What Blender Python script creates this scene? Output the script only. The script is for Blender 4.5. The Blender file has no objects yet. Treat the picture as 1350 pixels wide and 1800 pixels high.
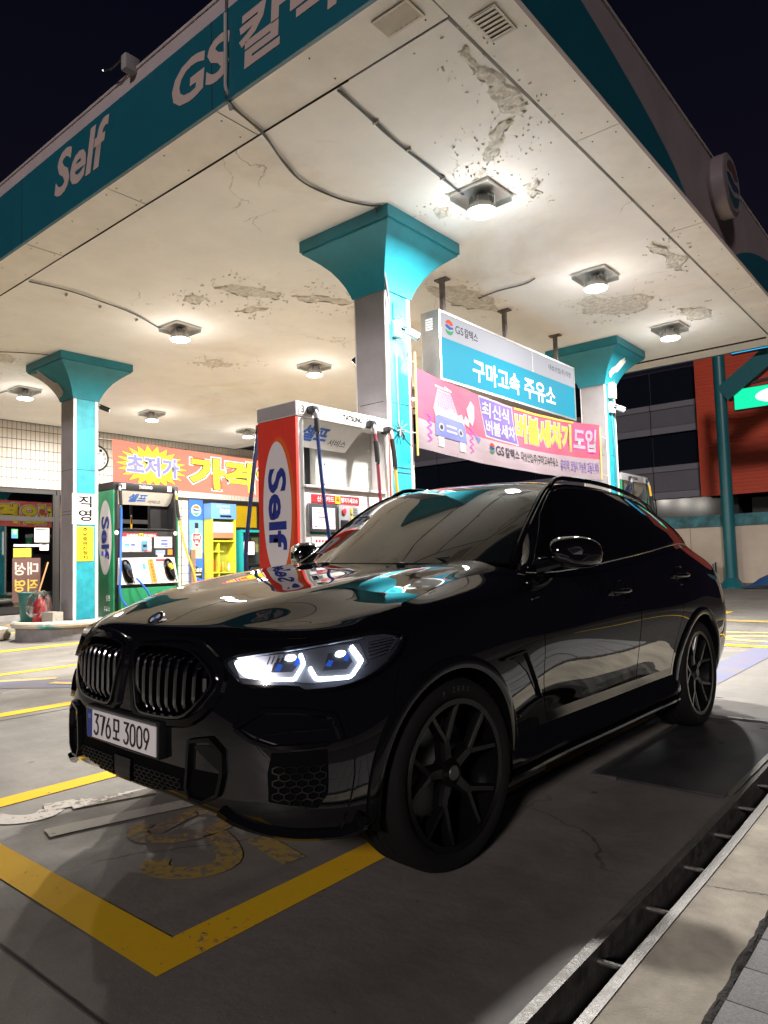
import bpy, bmesh, math, random
import numpy as np
from mathutils import Vector, Matrix
from mathutils.geometry import delaunay_2d_cdt

SC = bpy.context.scene
COL = SC.collection
rnd = random.Random(7)
R = math.radians

# ------------------------------------------------------------------ camera, sky, street light, exposure
cam_d = bpy.data.cameras.new('camera')
cam = bpy.data.objects.new('camera', cam_d)
COL.objects.link(cam)
SC.camera = cam
YAW, PITCH, ROLL, CAMZ = -0.69549, 0.070857, -0.028122, 1.21631
_f = Vector((math.sin(YAW) * math.cos(PITCH), math.cos(YAW) * math.cos(PITCH), math.sin(PITCH)))
_r = Vector((math.cos(YAW), -math.sin(YAW), 0))
_u = _r.cross(_f)
_r2 = math.cos(ROLL) * _r + math.sin(ROLL) * _u
_u2 = -math.sin(ROLL) * _r + math.cos(ROLL) * _u
_m = Matrix((( _r2.x, _u2.x, -_f.x, 0), (_r2.y, _u2.y, -_f.y, 0), (_r2.z, _u2.z, -_f.z, CAMZ), (0, 0, 0, 1)))
cam.matrix_world = _m
cam_d.sensor_fit = 'VERTICAL'
cam_d.sensor_height = 36.0
cam_d.lens = 36.0 * 1251.47 / 1800.0
cam_d.clip_start = 0.05
cam_d.clip_end = 800

W = bpy.data.worlds.new('World')
SC.world = W
W.use_nodes = True
_nt = W.node_tree
_bg = _nt.nodes['Background']
# night sky over a town: almost black overhead, a little brighter and more purple towards the horizon
_tc = _nt.nodes.new('ShaderNodeTexCoord')
_sp = _nt.nodes.new('ShaderNodeSeparateXYZ')
_rm = _nt.nodes.new('ShaderNodeValToRGB')
_nt.links.new(_tc.outputs['Generated'], _sp.inputs[0])
_nt.links.new(_sp.outputs['Z'], _rm.inputs[0])
_nt.links.new(_rm.outputs[0], _bg.inputs[0])
_rm.color_ramp.elements[0].position = 0.0
_rm.color_ramp.elements[0].color = (0.0062, 0.0048, 0.0085, 1)
_rm.color_ramp.elements[1].position = 0.75
_rm.color_ramp.elements[1].color = (0.0006, 0.0011, 0.0036, 1)
_bg.inputs[1].default_value = 1.0

sun_d = bpy.data.lights.new('sun', 'SUN')
sun = bpy.data.objects.new('sun', sun_d)
COL.objects.link(sun)
SUN_DIR = Vector((0.34, -0.86, 0.37))          # towards the light: the lamps of the street behind the camera
sun.rotation_euler = SUN_DIR.to_track_quat('Z', 'Y').to_euler()
sun_d.energy = 1.0
sun_d.angle = R(6)
sun_d.color = (1.0, 0.88, 0.86)

SC.view_settings.view_transform = 'Standard'
SC.view_settings.look = 'None'
SC.view_settings.exposure = 0.56
SC.view_settings.gamma = 1.0
try:
    SC.view_settings.use_curve_mapping = False
except Exception:
    pass
SC.cycles.use_denoising = True
SC.cycles.max_bounces = 8
SC.cycles.diffuse_bounces = 4
SC.cycles.glossy_bounces = 4
SC.cycles.transmission_bounces = 6
SC.cycles.sample_clamp_indirect = 6.0
SC.cycles.caustics_reflective = False
SC.cycles.caustics_refractive = False

# ------------------------------------------------------------------ materials
MATS = {}


def mat(name, col, rough=0.5, metal=0.0, coat=0.0, spec=0.5, var=0.0, vscale=6.0, bump=0.0, bscale=40.0,
        emit=None, estr=0.0, rvar=0.0, alpha=1.0, trans=0.0, ior=1.5, stretch=None):
    """Principled material with procedural colour variation, roughness variation and fine relief."""
    if name in MATS:
        return MATS[name]
    m = bpy.data.materials.new(name)
    m.use_nodes = True
    nt = m.node_tree
    b = nt.nodes['Principled BSDF']
    b.inputs['Base Color'].default_value = (*col, 1)
    b.inputs['Roughness'].default_value = rough
    b.inputs['Metallic'].default_value = metal
    b.inputs['Specular IOR Level'].default_value = spec
    b.inputs['Coat Weight'].default_value = coat
    b.inputs['Coat Roughness'].default_value = 0.03
    b.inputs['IOR'].default_value = ior
    b.inputs['Alpha'].default_value = alpha
    b.inputs['Transmission Weight'].default_value = trans
    if emit:
        b.inputs['Emission Color'].default_value = (*emit, 1)
        b.inputs['Emission Strength'].default_value = estr
    if var or bump or rvar:
        tc = nt.nodes.new('ShaderNodeTexCoord')
        src = tc.outputs['Object']
        if stretch:
            mp = nt.nodes.new('ShaderNodeMapping')
            mp.inputs['Scale'].default_value = stretch
            nt.links.new(src, mp.inputs[0])
            src = mp.outputs[0]
    if var or rvar:
        n = nt.nodes.new('ShaderNodeTexNoise')
        n.inputs['Scale'].default_value = vscale
        n.inputs['Detail'].default_value = 6
        n.inputs['Roughness'].default_value = 0.65
        nt.links.new(src, n.inputs['Vector'])
        if var:
            mx = nt.nodes.new('ShaderNodeMix')
            mx.data_type = 'RGBA'
            mx.inputs[6].default_value = (*[max(0, c * (1 - var)) for c in col], 1)
            mx.inputs[7].default_value = (*[min(1, c * (1 + var * .7)) for c in col], 1)
            rp = nt.nodes.new('ShaderNodeMapRange')
            rp.inputs[1].default_value = 0.3
            rp.inputs[2].default_value = 0.7
            nt.links.new(n.outputs['Fac'], rp.inputs[0])
            nt.links.new(rp.outputs[0], mx.inputs[0])
            nt.links.new(mx.outputs[2], b.inputs['Base Color'])
        if rvar:
            rr = nt.nodes.new('ShaderNodeMapRange')
            rr.inputs[1].default_value = 0.3
            rr.inputs[2].default_value = 0.7
            rr.inputs[3].default_value = max(0, rough - rvar)
            rr.inputs[4].default_value = min(1, rough + rvar)
            nt.links.new(n.outputs['Fac'], rr.inputs[0])
            nt.links.new(rr.outputs[0], b.inputs['Roughness'])
    if bump:
        n2 = nt.nodes.new('ShaderNodeTexNoise')
        n2.inputs['Scale'].default_value = bscale
        n2.inputs['Detail'].default_value = 5
        nt.links.new(src, n2.inputs['Vector'])
        bp = nt.nodes.new('ShaderNodeBump')
        bp.inputs['Strength'].default_value = bump
        bp.inputs['Distance'].default_value = 0.01
        nt.links.new(n2.outputs['Fac'], bp.inputs['Height'])
        nt.links.new(bp.outputs[0], b.inputs['Normal'])
    MATS[name] = m
    return m


# ------------------------------------------------------------------ object helpers
def mobj(name, vs, fs, m=None, parent=None, smooth=False, sharp=None, loc=None, label=None, kind=None):
    me = bpy.data.meshes.new(name)
    me.from_pydata([tuple(v) for v in vs], [], [tuple(f) for f in fs])
    me.validate()
    return wrap(name, me, m, parent, smooth, sharp, loc, label, kind)


def wrap(name, me, m=None, parent=None, smooth=False, sharp=None, loc=None, label=None, kind=None):
    if m is not None:
        me.materials.clear()
        for k in (m if isinstance(m, (list, tuple)) else [m]):
            me.materials.append(k)
    if smooth:
        me.polygons.foreach_set('use_smooth', [True] * len(me.polygons))
        if sharp is not None:
            me.set_sharp_from_angle(angle=R(sharp))
    o = bpy.data.objects.new(name, me)
    COL.objects.link(o)
    if parent is not None:
        o.parent = parent
    if loc is not None:
        o.location = loc
    if label:
        o['label'] = label
    if kind:
        o['kind'] = kind
    return o


def tag(o, label=None, cat=None, group=None, kind=None):
    if label:
        o['label'] = label
    if cat:
        o['category'] = cat
    if group:
        o['group'] = group
    if kind:
        o['kind'] = kind
    return o


def thing(name, loc, label, cat, group=None, rotz=0.0):
    o = bpy.data.objects.new(name, None)
    o.empty_display_size = 0.1
    COL.objects.link(o)
    o.location = loc
    o.rotation_euler = (0, 0, rotz)
    return tag(o, label, cat, group)


class MB:
    """collects simple solids into one mesh"""

    def __init__(self):
        self.v = []
        self.f = []
        self.mi = []
        self.cur = 0

    def add(self, vs, fs):
        n = len(self.v)
        self.v += [tuple(a) for a in vs]
        self.f += [tuple(i + n for i in f) for f in fs]
        self.mi += [self.cur] * len(fs)
        return self

    def box(self, lo, hi):
        x0, y0, z0 = lo
        x1, y1, z1 = hi
        return self.add([(x0, y0, z0), (x1, y0, z0), (x1, y1, z0), (x0, y1, z0), (x0, y0, z1), (x1, y0, z1), (x1, y1, z1), (x0, y1, z1)],
                        [(0, 3, 2, 1), (4, 5, 6, 7), (0, 1, 5, 4), (1, 2, 6, 5), (2, 3, 7, 6), (3, 0, 4, 7)])

    def obox(self, c, ax, ay, az):
        c, ax, ay, az = [Vector(k) for k in (c, ax, ay, az)]
        vs = [c + sx * ax + sy * ay + sz * az for sz in (-1, 1) for sx, sy in ((-1, -1), (1, -1), (1, 1), (-1, 1))]
        return self.add(vs, [(0, 3, 2, 1), (4, 5, 6, 7), (0, 1, 5, 4), (1, 2, 6, 5), (2, 3, 7, 6), (3, 0, 4, 7)])

    def beam(self, a, b, w, h, up=(0, 0, 1)):
        a, b = Vector(a), Vector(b)
        d = b - a
        ln = d.length
        d.normalize()
        s = d.cross(Vector(up))
        if s.length < 1e-4:
            s = d.cross(Vector((1, 0, 0)))
        s.normalize()
        u = s.cross(d)
        return self.obox((a + b) / 2, d * ln / 2, s * w / 2, u * h / 2)

    def tube(self, pts, r, n=8, caps=True, closed=False):
        pts = [Vector(p) for p in pts]
        rs = r if isinstance(r, (list, tuple)) else [r] * len(pts)
        base = len(self.v)
        prev = None
        N = len(pts)
        for i, p in enumerate(pts):
            if closed:
                d = pts[(i + 1) % N] - pts[i - 1]
            else:
                d = pts[min(i + 1, N - 1)] - pts[max(i - 1, 0)]
            d.normalize()
            if prev is None:
                s = d.orthogonal().normalized()
            else:
                s = prev - d * prev.dot(d)
                if s.length < 1e-5:
                    s = d.orthogonal()
                s.normalize()
            prev = s
            t = d.cross(s)
            for k in range(n):
                a = 2 * math.pi * k / n
                self.v.append(tuple(p + (s * math.cos(a) + t * math.sin(a)) * rs[i]))
        M_ = N if closed else N - 1
        for i in range(M_):
            for k in range(n):
                a = base + i * n + k
                b = base + i * n + (k + 1) % n
                j = (i + 1) % N
                c = base + j * n + (k + 1) % n
                d_ = base + j * n + k
                self.f.append((a, b, c, d_))
                self.mi.append(self.cur)
        if caps and not closed:
            self.f.append(tuple(base + k for k in reversed(range(n))))
            self.f.append(tuple(base + (N - 1) * n + k for k in range(n)))
            self.mi += [self.cur] * 2
        return self

    def lathe(self, prof, n=24, c=(0, 0, 0), axis='z', closed=False):
        """prof: (radius, height) pairs"""
        base = len(self.v)
        for (r, h) in prof:
            for k in range(n):
                a = 2 * math.pi * k / n
                if axis == 'z':
                    p = (c[0] + r * math.cos(a), c[1] + r * math.sin(a), c[2] + h)
                elif axis == 'x':
                    p = (c[0] + h, c[1] + r * math.cos(a), c[2] + r * math.sin(a))
                else:
                    p = (c[0] + r * math.sin(a), c[1] + h, c[2] + r * math.cos(a))
                self.v.append(p)
        m_ = len(prof)
        for i in range(m_ if closed else m_ - 1):
            j = (i + 1) % m_
            for k in range(n):
                self.f.append((base + i * n + k, base + i * n + (k + 1) % n, base + j * n + (k + 1) % n, base + j * n + k))
                self.mi.append(self.cur)
        if not closed:
            if prof[0][0] > 1e-6:
                self.f.append(tuple(base + k for k in reversed(range(n))))
                self.mi.append(self.cur)
            if prof[-1][0] > 1e-6:
                self.f.append(tuple(base + (m_ - 1) * n + k for k in range(n)))
                self.mi.append(self.cur)
        return self

    def prism(self, poly, o, u, v, d):
        """poly of 2-D points in plane (o,u,v), extruded by vector d"""
        o, u, v, d = Vector(o), Vector(u), Vector(v), Vector(d)
        n = len(poly)
        a = [o + u * p[0] + v * p[1] for p in poly]
        b = [p + d for p in a]
        area = sum(poly[i][0] * poly[(i + 1) % n][1] - poly[(i + 1) % n][0] * poly[i][1] for i in range(n))
        flip = (u.cross(v).dot(d) > 0) == (area > 0)
        top = tuple(range(n, 2 * n)) if flip else tuple(reversed(range(n, 2 * n)))
        bot = tuple(reversed(range(n))) if flip else tuple(range(n))
        sides = []
        for i in range(n):
            j = (i + 1) % n
            sides.append((i, j, n + j, n + i) if flip else (j, i, n + i, n + j))
        return self.add(a + b, [top, bot] + sides)

    def ngon(self, pts):
        return self.add(pts, [tuple(range(len(pts)))])

    def build(self, name, m, parent=None, smooth=False, sharp=35, loc=None, label=None, kind=None, recalc=True, bevel=0.0):
        me = bpy.data.meshes.new(name)
        me.from_pydata(self.v, [], self.f)
        if isinstance(m, (list, tuple)):
            me.polygons.foreach_set('material_index', self.mi)
        bm = bmesh.new()
        bm.from_mesh(me)
        if recalc:
            bmesh.ops.recalc_face_normals(bm, faces=bm.faces)
        if bevel:
            bmesh.ops.bevel(bm, geom=[e for e in bm.edges if e.is_manifold and e.calc_face_angle(0) > 0.5], offset=bevel, segments=2, profile=0.6,
                            affect='EDGES', clamp_overlap=True)
        bm.to_mesh(me)
        bm.free()
        return wrap(name, me, m, parent, smooth or bevel > 0, sharp, loc, label, kind)


def bx(name, lo, hi, m, parent=None, bevel=0.0, **k):
    return MB().box(lo, hi).build(name, m, parent, bevel=bevel, **k)


def copy_tree(o, parent=None):
    c = o.copy()
    COL.objects.link(c)
    if parent is not None:
        c.parent = parent
    for ch in [q for q in bpy.data.objects if q.parent is o]:
        copy_tree(ch, c)
    return c


# ------------------------------------------------------------------ lettering: flat print as thin mesh letters
def text_mesh(s, bold=0.0, shear=0.0, line=1.0, align='LEFT', space=1.0):
    cu = bpy.data.curves.new('letters', 'FONT')
    cu.body = s
    cu.fill_mode = 'BOTH'
    cu.dimensions = '2D'
    cu.resolution_u = 3
    cu.size = 1.0
    cu.shear = shear
    cu.space_line = line
    cu.space_character = space
    cu.align_x = align
    cu.offset = bold
    o = bpy.data.objects.new('letters_tmp', cu)
    COL.objects.link(o)
    dg = bpy.context.evaluated_depsgraph_get()
    dg.update()
    me = bpy.data.meshes.new_from_object(o.evaluated_get(dg))
    bpy.data.objects.remove(o)
    bpy.data.curves.remove(cu)
    return me


def text(name, s, m, parent, o, u, v, nrm=0.002, bold=0.0, shear=0.0, line=1.0, align='LEFT', label=None, flip=False, space=1.0):
    """letters fitted to the parallelogram o, o+u, o+v (u along the line of text, v upward)"""
    me = text_mesh(s, bold, shear, line, align, space)
    n = len(me.vertices)
    co = np.empty(n * 3)
    me.vertices.foreach_get('co', co)
    co = co.reshape(-1, 3)
    lo, hi = co.min(0), co.max(0)
    w = np.maximum(hi - lo, 1e-6)
    a = (co[:, 0] - lo[0]) / w[0]
    b = (co[:, 1] - lo[1]) / w[1]
    if flip:
        a = 1 - a
    o_, u_, v_ = np.array(o, float), np.array(u, float), np.array(v, float)
    nn = np.cross(u_, v_)
    nn /= np.linalg.norm(nn)
    P = o_ + a[:, None] * u_ + b[:, None] * v_ + nn * nrm
    me.vertices.foreach_set('co', P.ravel())
    me.update()
    if flip:
        me.flip_normals()
    return wrap(name, me, m, parent, label=label)


DARK = mat('dark_cavity', (.002, .002, .002), rough=.9, spec=.1)
SATIN = mat('satin_steel', (.35, .35, .37), rough=.35, metal=1)
# ------------------------------------------------------------------ 2-D outlines and fills
def in_poly(pts, poly):
    pts = np.asarray(pts)
    x, y = pts[:, 0], pts[:, 1]
    ins = np.zeros(len(pts), bool)
    n = len(poly)
    for i in range(n):
        x0, y0 = poly[i]
        x1, y1 = poly[(i + 1) % n]
        c = ((y0 > y) != (y1 > y)) & (x < (x1 - x0) * (y - y0) / ((y1 - y0) + 1e-12) + x0)
        ins ^= c
    return ins


def densify(poly, step, closed=True):
    out = []
    n = len(poly)
    for i in range(n if closed else n - 1):
        a = np.array(poly[i], float)
        b = np.array(poly[(i + 1) % n], float)
        k = max(1, int(np.ceil(np.linalg.norm(b - a) / step)))
        for j in range(k):
            out.append(tuple(a + (b - a) * j / k))
    if not closed:
        out.append(tuple(poly[-1]))
    return out


def smooth_poly(poly, it=2, closed=True):
    """Chaikin corner cutting"""
    p = [np.array(q, float) for q in poly]
    for _ in range(it):
        q = []
        n = len(p)
        for i in range(n if closed else n - 1):
            a, b = p[i], p[(i + 1) % n]
            q += [a * .75 + b * .25, a * .25 + b * .75]
        if not closed:
            q = [p[0]] + q + [p[-1]]
        p = q
    return [tuple(a) for a in p]


def tri_fill(poly, step):
    """triangulate a 2-D polygon with a regular cloud of inner points; returns pts, tris, boundary count"""
    b = densify(poly, step)
    nb = len(b)
    P = np.array(b)
    lo, hi = P.min(0), P.max(0)
    gx = np.arange(lo[0] + step / 2, hi[0], step)
    gy = np.arange(lo[1] + step / 2, hi[1], step)
    G = np.array([(x, y) for x in gx for y in gy]).reshape(-1, 2)
    if len(G):
        G = G[in_poly(G, b)]
        if len(G):
            d = np.min(np.linalg.norm(G[:, None, :] - P[None, :, :], axis=2), axis=1)
            G = G[d > step * .45]
    allp = [Vector(q) for q in b] + [Vector(q) for q in G]
    edges = [(i, (i + 1) % nb) for i in range(nb)]
    r = delaunay_2d_cdt(allp, edges, [list(range(nb))], 1, 1e-6)
    return np.array([tuple(q) for q in r[0]]), [tuple(f) for f in r[2]], nb


# ================================================================== ground
def ground_mat():
    m = bpy.data.materials.new('concrete_ground')
    m.use_nodes = True
    nt = m.node_tree
    L = nt.links.new
    b = nt.nodes['Principled BSDF']
    tc = nt.nodes.new('ShaderNodeTexCoord')

    def noise(scale, detail=6, rough=.6, vec=None):
        n = nt.nodes.new('ShaderNodeTexNoise')
        n.inputs['Scale'].default_value = scale
        n.inputs['Detail'].default_value = detail
        n.inputs['Roughness'].default_value = rough
        L(vec or tc.outputs['Object'], n.inputs['Vector'])
        return n.outputs['Fac']

    def rng(f, a, c, lo=0, hi=1):
        r = nt.nodes.new('ShaderNodeMapRange')
        r.inputs[1].default_value, r.inputs[2].default_value = a, c
        r.inputs[3].default_value, r.inputs[4].default_value = lo, hi
        L(f, r.inputs[0])
        return r.outputs[0]

    def mix(f, a, c, mode='MIX'):
        x = nt.nodes.new('ShaderNodeMix')
        x.data_type = 'RGBA'
        x.blend_type = mode
        for s, v in ((6, a), (7, c)):
            if isinstance(v, tuple):
                x.inputs[s].default_value = (*v, 1)
            else:
                L(v, x.inputs[s])
        if isinstance(f, float):
            x.inputs[0].default_value = f
        else:
            L(f, x.inputs[0])
        return x.outputs[2]
    c = mix(rng(noise(.9, 8, .65), .3, .7), (.138, .131, .120), (.248, .234, .212))
    c = mix(rng(noise(4.5, 6, .7), .42, .78), c, (.14, .13, .12))
    c = mix(rng(noise(.35, 4, .5), .5, .66, 0, .55), c, (.27, .245, .21))
    mp = nt.nodes.new('ShaderNodeMapping')
    mp.inputs['Scale'].default_value = (2.4, .35, 1)
    mp.inputs['Rotation'].default_value = (0, 0, .25)
    L(tc.outputs['Object'], mp.inputs[0])
    c = mix(rng(noise(1.6, 5, .6, mp.outputs[0]), .58, .70, 0, .5), c, (.115, .11, .105))
    v = nt.nodes.new('ShaderNodeTexVoronoi')
    v.inputs['Scale'].default_value = 2.1
    L(tc.outputs['Object'], v.inputs['Vector'])
    c = mix(rng(v.outputs['Distance'], .025, .055, .85, 0), c, (.03, .028, .026))
    c = mix(rng(noise(150, 4, .85), .35, .65, 0, .55), c, (.13, .12, .105))
    # tyre-polished darker bands along the lanes
    sx = nt.nodes.new('ShaderNodeSeparateXYZ')
    L(tc.outputs['Object'], sx.inputs[0])
    wv = nt.nodes.new('ShaderNodeMath')
    wv.operation = 'SINE'
    ml = nt.nodes.new('ShaderNodeMath')
    ml.operation = 'MULTIPLY_ADD'
    L(sx.outputs['X'], ml.inputs[0])
    ml.inputs[1].default_value = 3.9
    L(noise(.5, 4), ml.inputs[2])
    L(ml.outputs[0], wv.inputs[0])
    mm = nt.nodes.new('ShaderNodeMath')
    mm.operation = 'MULTIPLY'
    L(rng(wv.outputs[0], .35, .95, 0, .6), mm.inputs[0])
    L(rng(noise(1.1, 7, .7), .42, .62), mm.inputs[1])
    c = mix(mm.outputs[0], c, (.105, .098, .09))
    # hairline cracks
    ve = nt.nodes.new('ShaderNodeTexVoronoi')
    ve.feature = 'DISTANCE_TO_EDGE'
    ve.inputs['Scale'].default_value = .42
    wn = nt.nodes.new('ShaderNodeTexNoise')
    wn.inputs['Scale'].default_value = 1.7
    wn.inputs['Detail'].default_value = 9
    L(tc.outputs['Object'], wn.inputs['Vector'])
    va = nt.nodes.new('ShaderNodeVectorMath')
    va.operation = 'MULTIPLY_ADD'
    L(wn.outputs['Color'], va.inputs[0])
    va.inputs[1].default_value = (.6, .6, .6)
    L(tc.outputs['Object'], va.inputs[2])
    L(va.outputs[0], ve.inputs['Vector'])
    mc = nt.nodes.new('ShaderNodeMath')
    mc.operation = 'MULTIPLY'
    L(rng(ve.outputs['Distance'], .0012, .004, 1, 0), mc.inputs[0])
    L(rng(noise(.4, 3), .47, .55, 0, .8), mc.inputs[1])
    c = mix(mc.outputs[0], c, (.04, .036, .032))
    v3 = nt.nodes.new('ShaderNodeTexVoronoi')
    v3.inputs['Scale'].default_value = 7.5
    L(tc.outputs['Object'], v3.inputs['Vector'])
    c = mix(rng(v3.outputs['Distance'], .035, .07, .55, 0), c, (.06, .056, .052))
    L(c, b.inputs['Base Color'])
    L(rng(noise(1.2, 6, .6), .35, .65, .55, .82), b.inputs['Roughness'])
    b.inputs['Specular IOR Level'].default_value = .35
    bp = nt.nodes.new('ShaderNodeBump')
    bp.inputs['Strength'].default_value = .35
    bp.inputs['Distance'].default_value = .004
    L(noise(220, 4, .7), bp.inputs['Height'])
    bp2 = nt.nodes.new('ShaderNodeBump')
    bp2.inputs['Strength'].default_value = .25
    bp2.inputs['Distance'].default_value = .02
    L(noise(9, 5, .6), bp2.inputs['Height'])
    L(bp.outputs[0], bp2.inputs['Normal'])
    L(bp2.outputs[0], b.inputs['Normal'])
    return m


def paint_mat(name, col, wear=.45, under=(.2, .18, .16)):
    """road paint worn through to the concrete"""
    m = bpy.data.materials.new(name)
    m.use_nodes = True
    nt = m.node_tree
    L = nt.links.new
    b = nt.nodes['Principled BSDF']
    tc = nt.nodes.new('ShaderNodeTexCoord')
    n = nt.nodes.new('ShaderNodeTexNoise')
    n.inputs['Scale'].default_value = 28
    n.inputs['Detail'].default_value = 9
    n.inputs['Roughness'].default_value = .75
    n2 = nt.nodes.new('ShaderNodeTexNoise')
    n2.inputs['Scale'].default_value = 2.2
    n2.inputs['Detail'].default_value = 4
    L(tc.outputs['Object'], n.inputs['Vector'])
    L(tc.outputs['Object'], n2.inputs['Vector'])
    a = nt.nodes.new('ShaderNodeMath')
    a.operation = 'MULTIPLY_ADD'
    L(n2.outputs['Fac'], a.inputs[0])
    a.inputs[1].default_value = .55
    L(n.outputs['Fac'], a.inputs[2])
    r = nt.nodes.new('ShaderNodeMapRange')
    r.inputs[1].default_value = 1.02 - wear * .5
    r.inputs[2].default_value = 1.08 - wear * .5
    L(a.outputs[0], r.inputs[0])
    x = nt.nodes.new('ShaderNodeMix')
    x.data_type = 'RGBA'
    x.inputs[6].default_value = (*col, 1)
    x.inputs[7].default_value = (*under, 1)
    L(r.outputs[0], x.inputs[0])
    v = nt.nodes.new('ShaderNodeMix')
    v.data_type = 'RGBA'
    v.blend_type = 'MULTIPLY'
    v.inputs[0].default_value = .55
    L(x.outputs[2], v.inputs[6])
    L(n2.outputs['Color'], v.inputs[7])
    g = nt.nodes.new('ShaderNodeMix')
    g.data_type = 'RGBA'
    g.inputs[0].default_value = .6
    L(v.outputs[2], g.inputs[6])
    L(x.outputs[2], g.inputs[7])
    L(g.outputs[2], b.inputs['Base Color'])
    b.inputs['Roughness'].default_value = .8
    b.inputs['Specular IOR Level'].default_value = .2
    bp = nt.nodes.new('ShaderNodeBump')
    bp.inputs['Strength'].default_value = .3
    bp.inputs['Distance'].default_value = .004
    L(n.outputs['Fac'], bp.inputs['Height'])
    L(bp.outputs[0], b.inputs['Normal'])
    return m


GROUND = ground_mat()
YEL = paint_mat('yellow_road_paint', (.92, .55, .020), .22)
YELW = paint_mat('worn_yellow_paint', (.44, .30, .08), .50)
YELP = paint_mat('pale_yellow_paint', (.60, .44, .16), .32)
WHT = paint_mat('worn_white_paint', (.52, .48, .43), .40)
LAV = paint_mat('faded_blue_paint', (.165, .17, .25), .40)

TX0, TX1 = -1.0, -.872          # drain slot
g = MB()
for (x0, y0, x1, y1) in ((-90, -20, TX0, 14), (TX1, -20, 70, 14), (-90, -60, 70, -20), (-90, 14, 70, 110)):
    g.ngon([(x0, y0, 0), (x1, y0, 0), (x1, y1, 0), (x0, y1, 0)])
tag(g.build('ground', GROUND), kind='structure')

# expansion joints cut in the slab
jm = mat('joint_filler', (.03, .028, .026), .9)
for (x0, y0, x1, y1) in ((-6.3, 1.026, TX0 - .04, 1.035), (-6.31, .5, -6.295, 16), (-11, 6.48, -6.315, 6.495), (-6.29, 6.47, -1.75, 6.485)):
    tag(MB().ngon([(x0, y0, .003), (x1, y0, .003), (x1, y1, .003), (x0, y1, .003)]).build('slab_joint', jm), kind='structure')

# --- painted markings
MZ = .004


def mark(name, poly, m, label, group=None, z=MZ):
    return tag(MB().ngon([(x, y, z) for x, y in poly]).build(name, m), label, 'road marking', group)


def rect(x0, y0, x1, y1):
    return [(x0, y0), (x1, y0), (x1, y1), (x0, y1)]


tag(MB().ngon([(x, y, MZ) for x, y in [(-4.15, 1.25), (-1.97, 1.24), (-1.97, 6.4), (-2.13, 6.4), (-2.13, 1.40), (-4.15, 1.40)]]).build('yellow_lane_box', YEL),
    'thick yellow painted corner of the lane box in front of the black car', 'road marking')
mark('lane_line', rect(-4.15, 1.404, -4.0, 16), YEL, 'yellow lane line running beside the black car on its far side', 'yellow lane lines on the forecourt')
mark('lane_line', rect(-6.62, 1.0, -6.45, 16), YEL, 'yellow lane line second from the black car towards the left island', 'yellow lane lines on the forecourt')
mark('lane_line', rect(-9.18, 1.0, -9.02, 16), YEL, 'yellow lane line midway between the black car and the left island', 'yellow lane lines on the forecourt')
mark('lane_line', rect(-11.90, .5, -11.66, 16), YEL, 'yellow lane line right along the foot of the left pump island', 'yellow lane lines on the forecourt')
mark('lane_line', rect(-15.3, 1, -15.1, 17), YEL, 'yellow lane line between the left island and the store', 'yellow lane lines on the forecourt')
mark('faded_stripe', rect(-2.32, 6.52, -1.96, 14), LAV, 'pale lavender faded stripe on the ground behind the black car')
mark('faded_stripe', [(-9.0, 3.2), (-8.2, 3.1), (-6.66, 4.2), (-6.66, 4.9)], LAV, 'pale lavender faded stripe crossing the lanes at the left')
mark('cross_line', rect(-3.98, 10.05, 2, 10.25), YEL, 'narrow yellow line across the lane behind the black car', z=MZ + .004)
mark('cross_line', rect(-3.98, 13.6, 2, 14.05), YELW, 'broad orange line across the ground towards the back wall', z=MZ + .004)


def stroke(pts, w):
    """polygon around a centre line"""
    p = np.array(smooth_line(pts), float)
    t = np.gradient(p, axis=0)
    t /= np.maximum(np.linalg.norm(t, axis=1), 1e-9)[:, None]
    n = np.stack([-t[:, 1], t[:, 0]], 1)
    return p + n * w / 2, p - n * w / 2


def smooth_line(pts, k=2):
    p = [np.array(q, float) for q in pts]
    for _ in range(k):
        if len(p) < 3:
            break
        q = [p[0]]
        for i in range(len(p) - 1):
            q += [p[i] * .75 + p[i + 1] * .25, p[i] * .25 + p[i + 1] * .75]
        q.append(p[-1])
        p = q
    return p


def strokes(name, lines, w, m, label, z=MZ + .001, group=None, cat='road marking'):
    b = MB()
    for k, pts in enumerate(lines):
        a, c = stroke(pts, w)
        for i in range(len(a) - 1):
            zz = z + .0012 * k
            b.ngon([(*c[i], zz), (*c[i + 1], zz), (*a[i + 1], zz), (*a[i], zz)])
    return tag(b.build(name, m), label, cat, group)


# letters painted in the lane in front of the car
strokes('painted_letter', [[(-3.93, 1.50), (-3.80, 1.53), (-3.70, 1.60), (-3.68, 1.70), (-3.74, 1.76)], [(-3.79, 1.74), (-3.72, 1.92)], [(-3.70, 1.84), (-3.57, 2.24)], [(-3.41, 1.58), (-3.37, 1.75), (-3.20, 2.30)]], .125, WHT,
        'worn white painted strokes of lettering beside the yellow letters in the car lane')
a_ = np.linspace(0, 2 * math.pi, 24)
strokes('painted_letter', [[(-2.98 + .17 * math.cos(t) + .03 * math.sin(t), 2.03 + .21 * math.sin(t) * 1.0) for t in np.linspace(-2.6, 2.5, 20)] + [(-3.02, 1.90)]], .095, YELW,
        'worn yellow painted ring-shaped letter in front of the number plate')
strokes('painted_letter', [[(-2.77, 2.05), (-2.62, 2.00), (-2.46, 1.90), (-2.45, 1.78), (-2.56, 1.68), (-2.66, 1.66), (-2.72, 1.72)]], .11, YELW,
        'worn yellow painted hook-shaped letter nearest the yellow corner')
strokes('painted_letter', [[(-2.58, 2.13), (-2.25, 2.06)]], .11, YELW, 'short worn yellow painted bar beside the hook-shaped letter')
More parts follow.
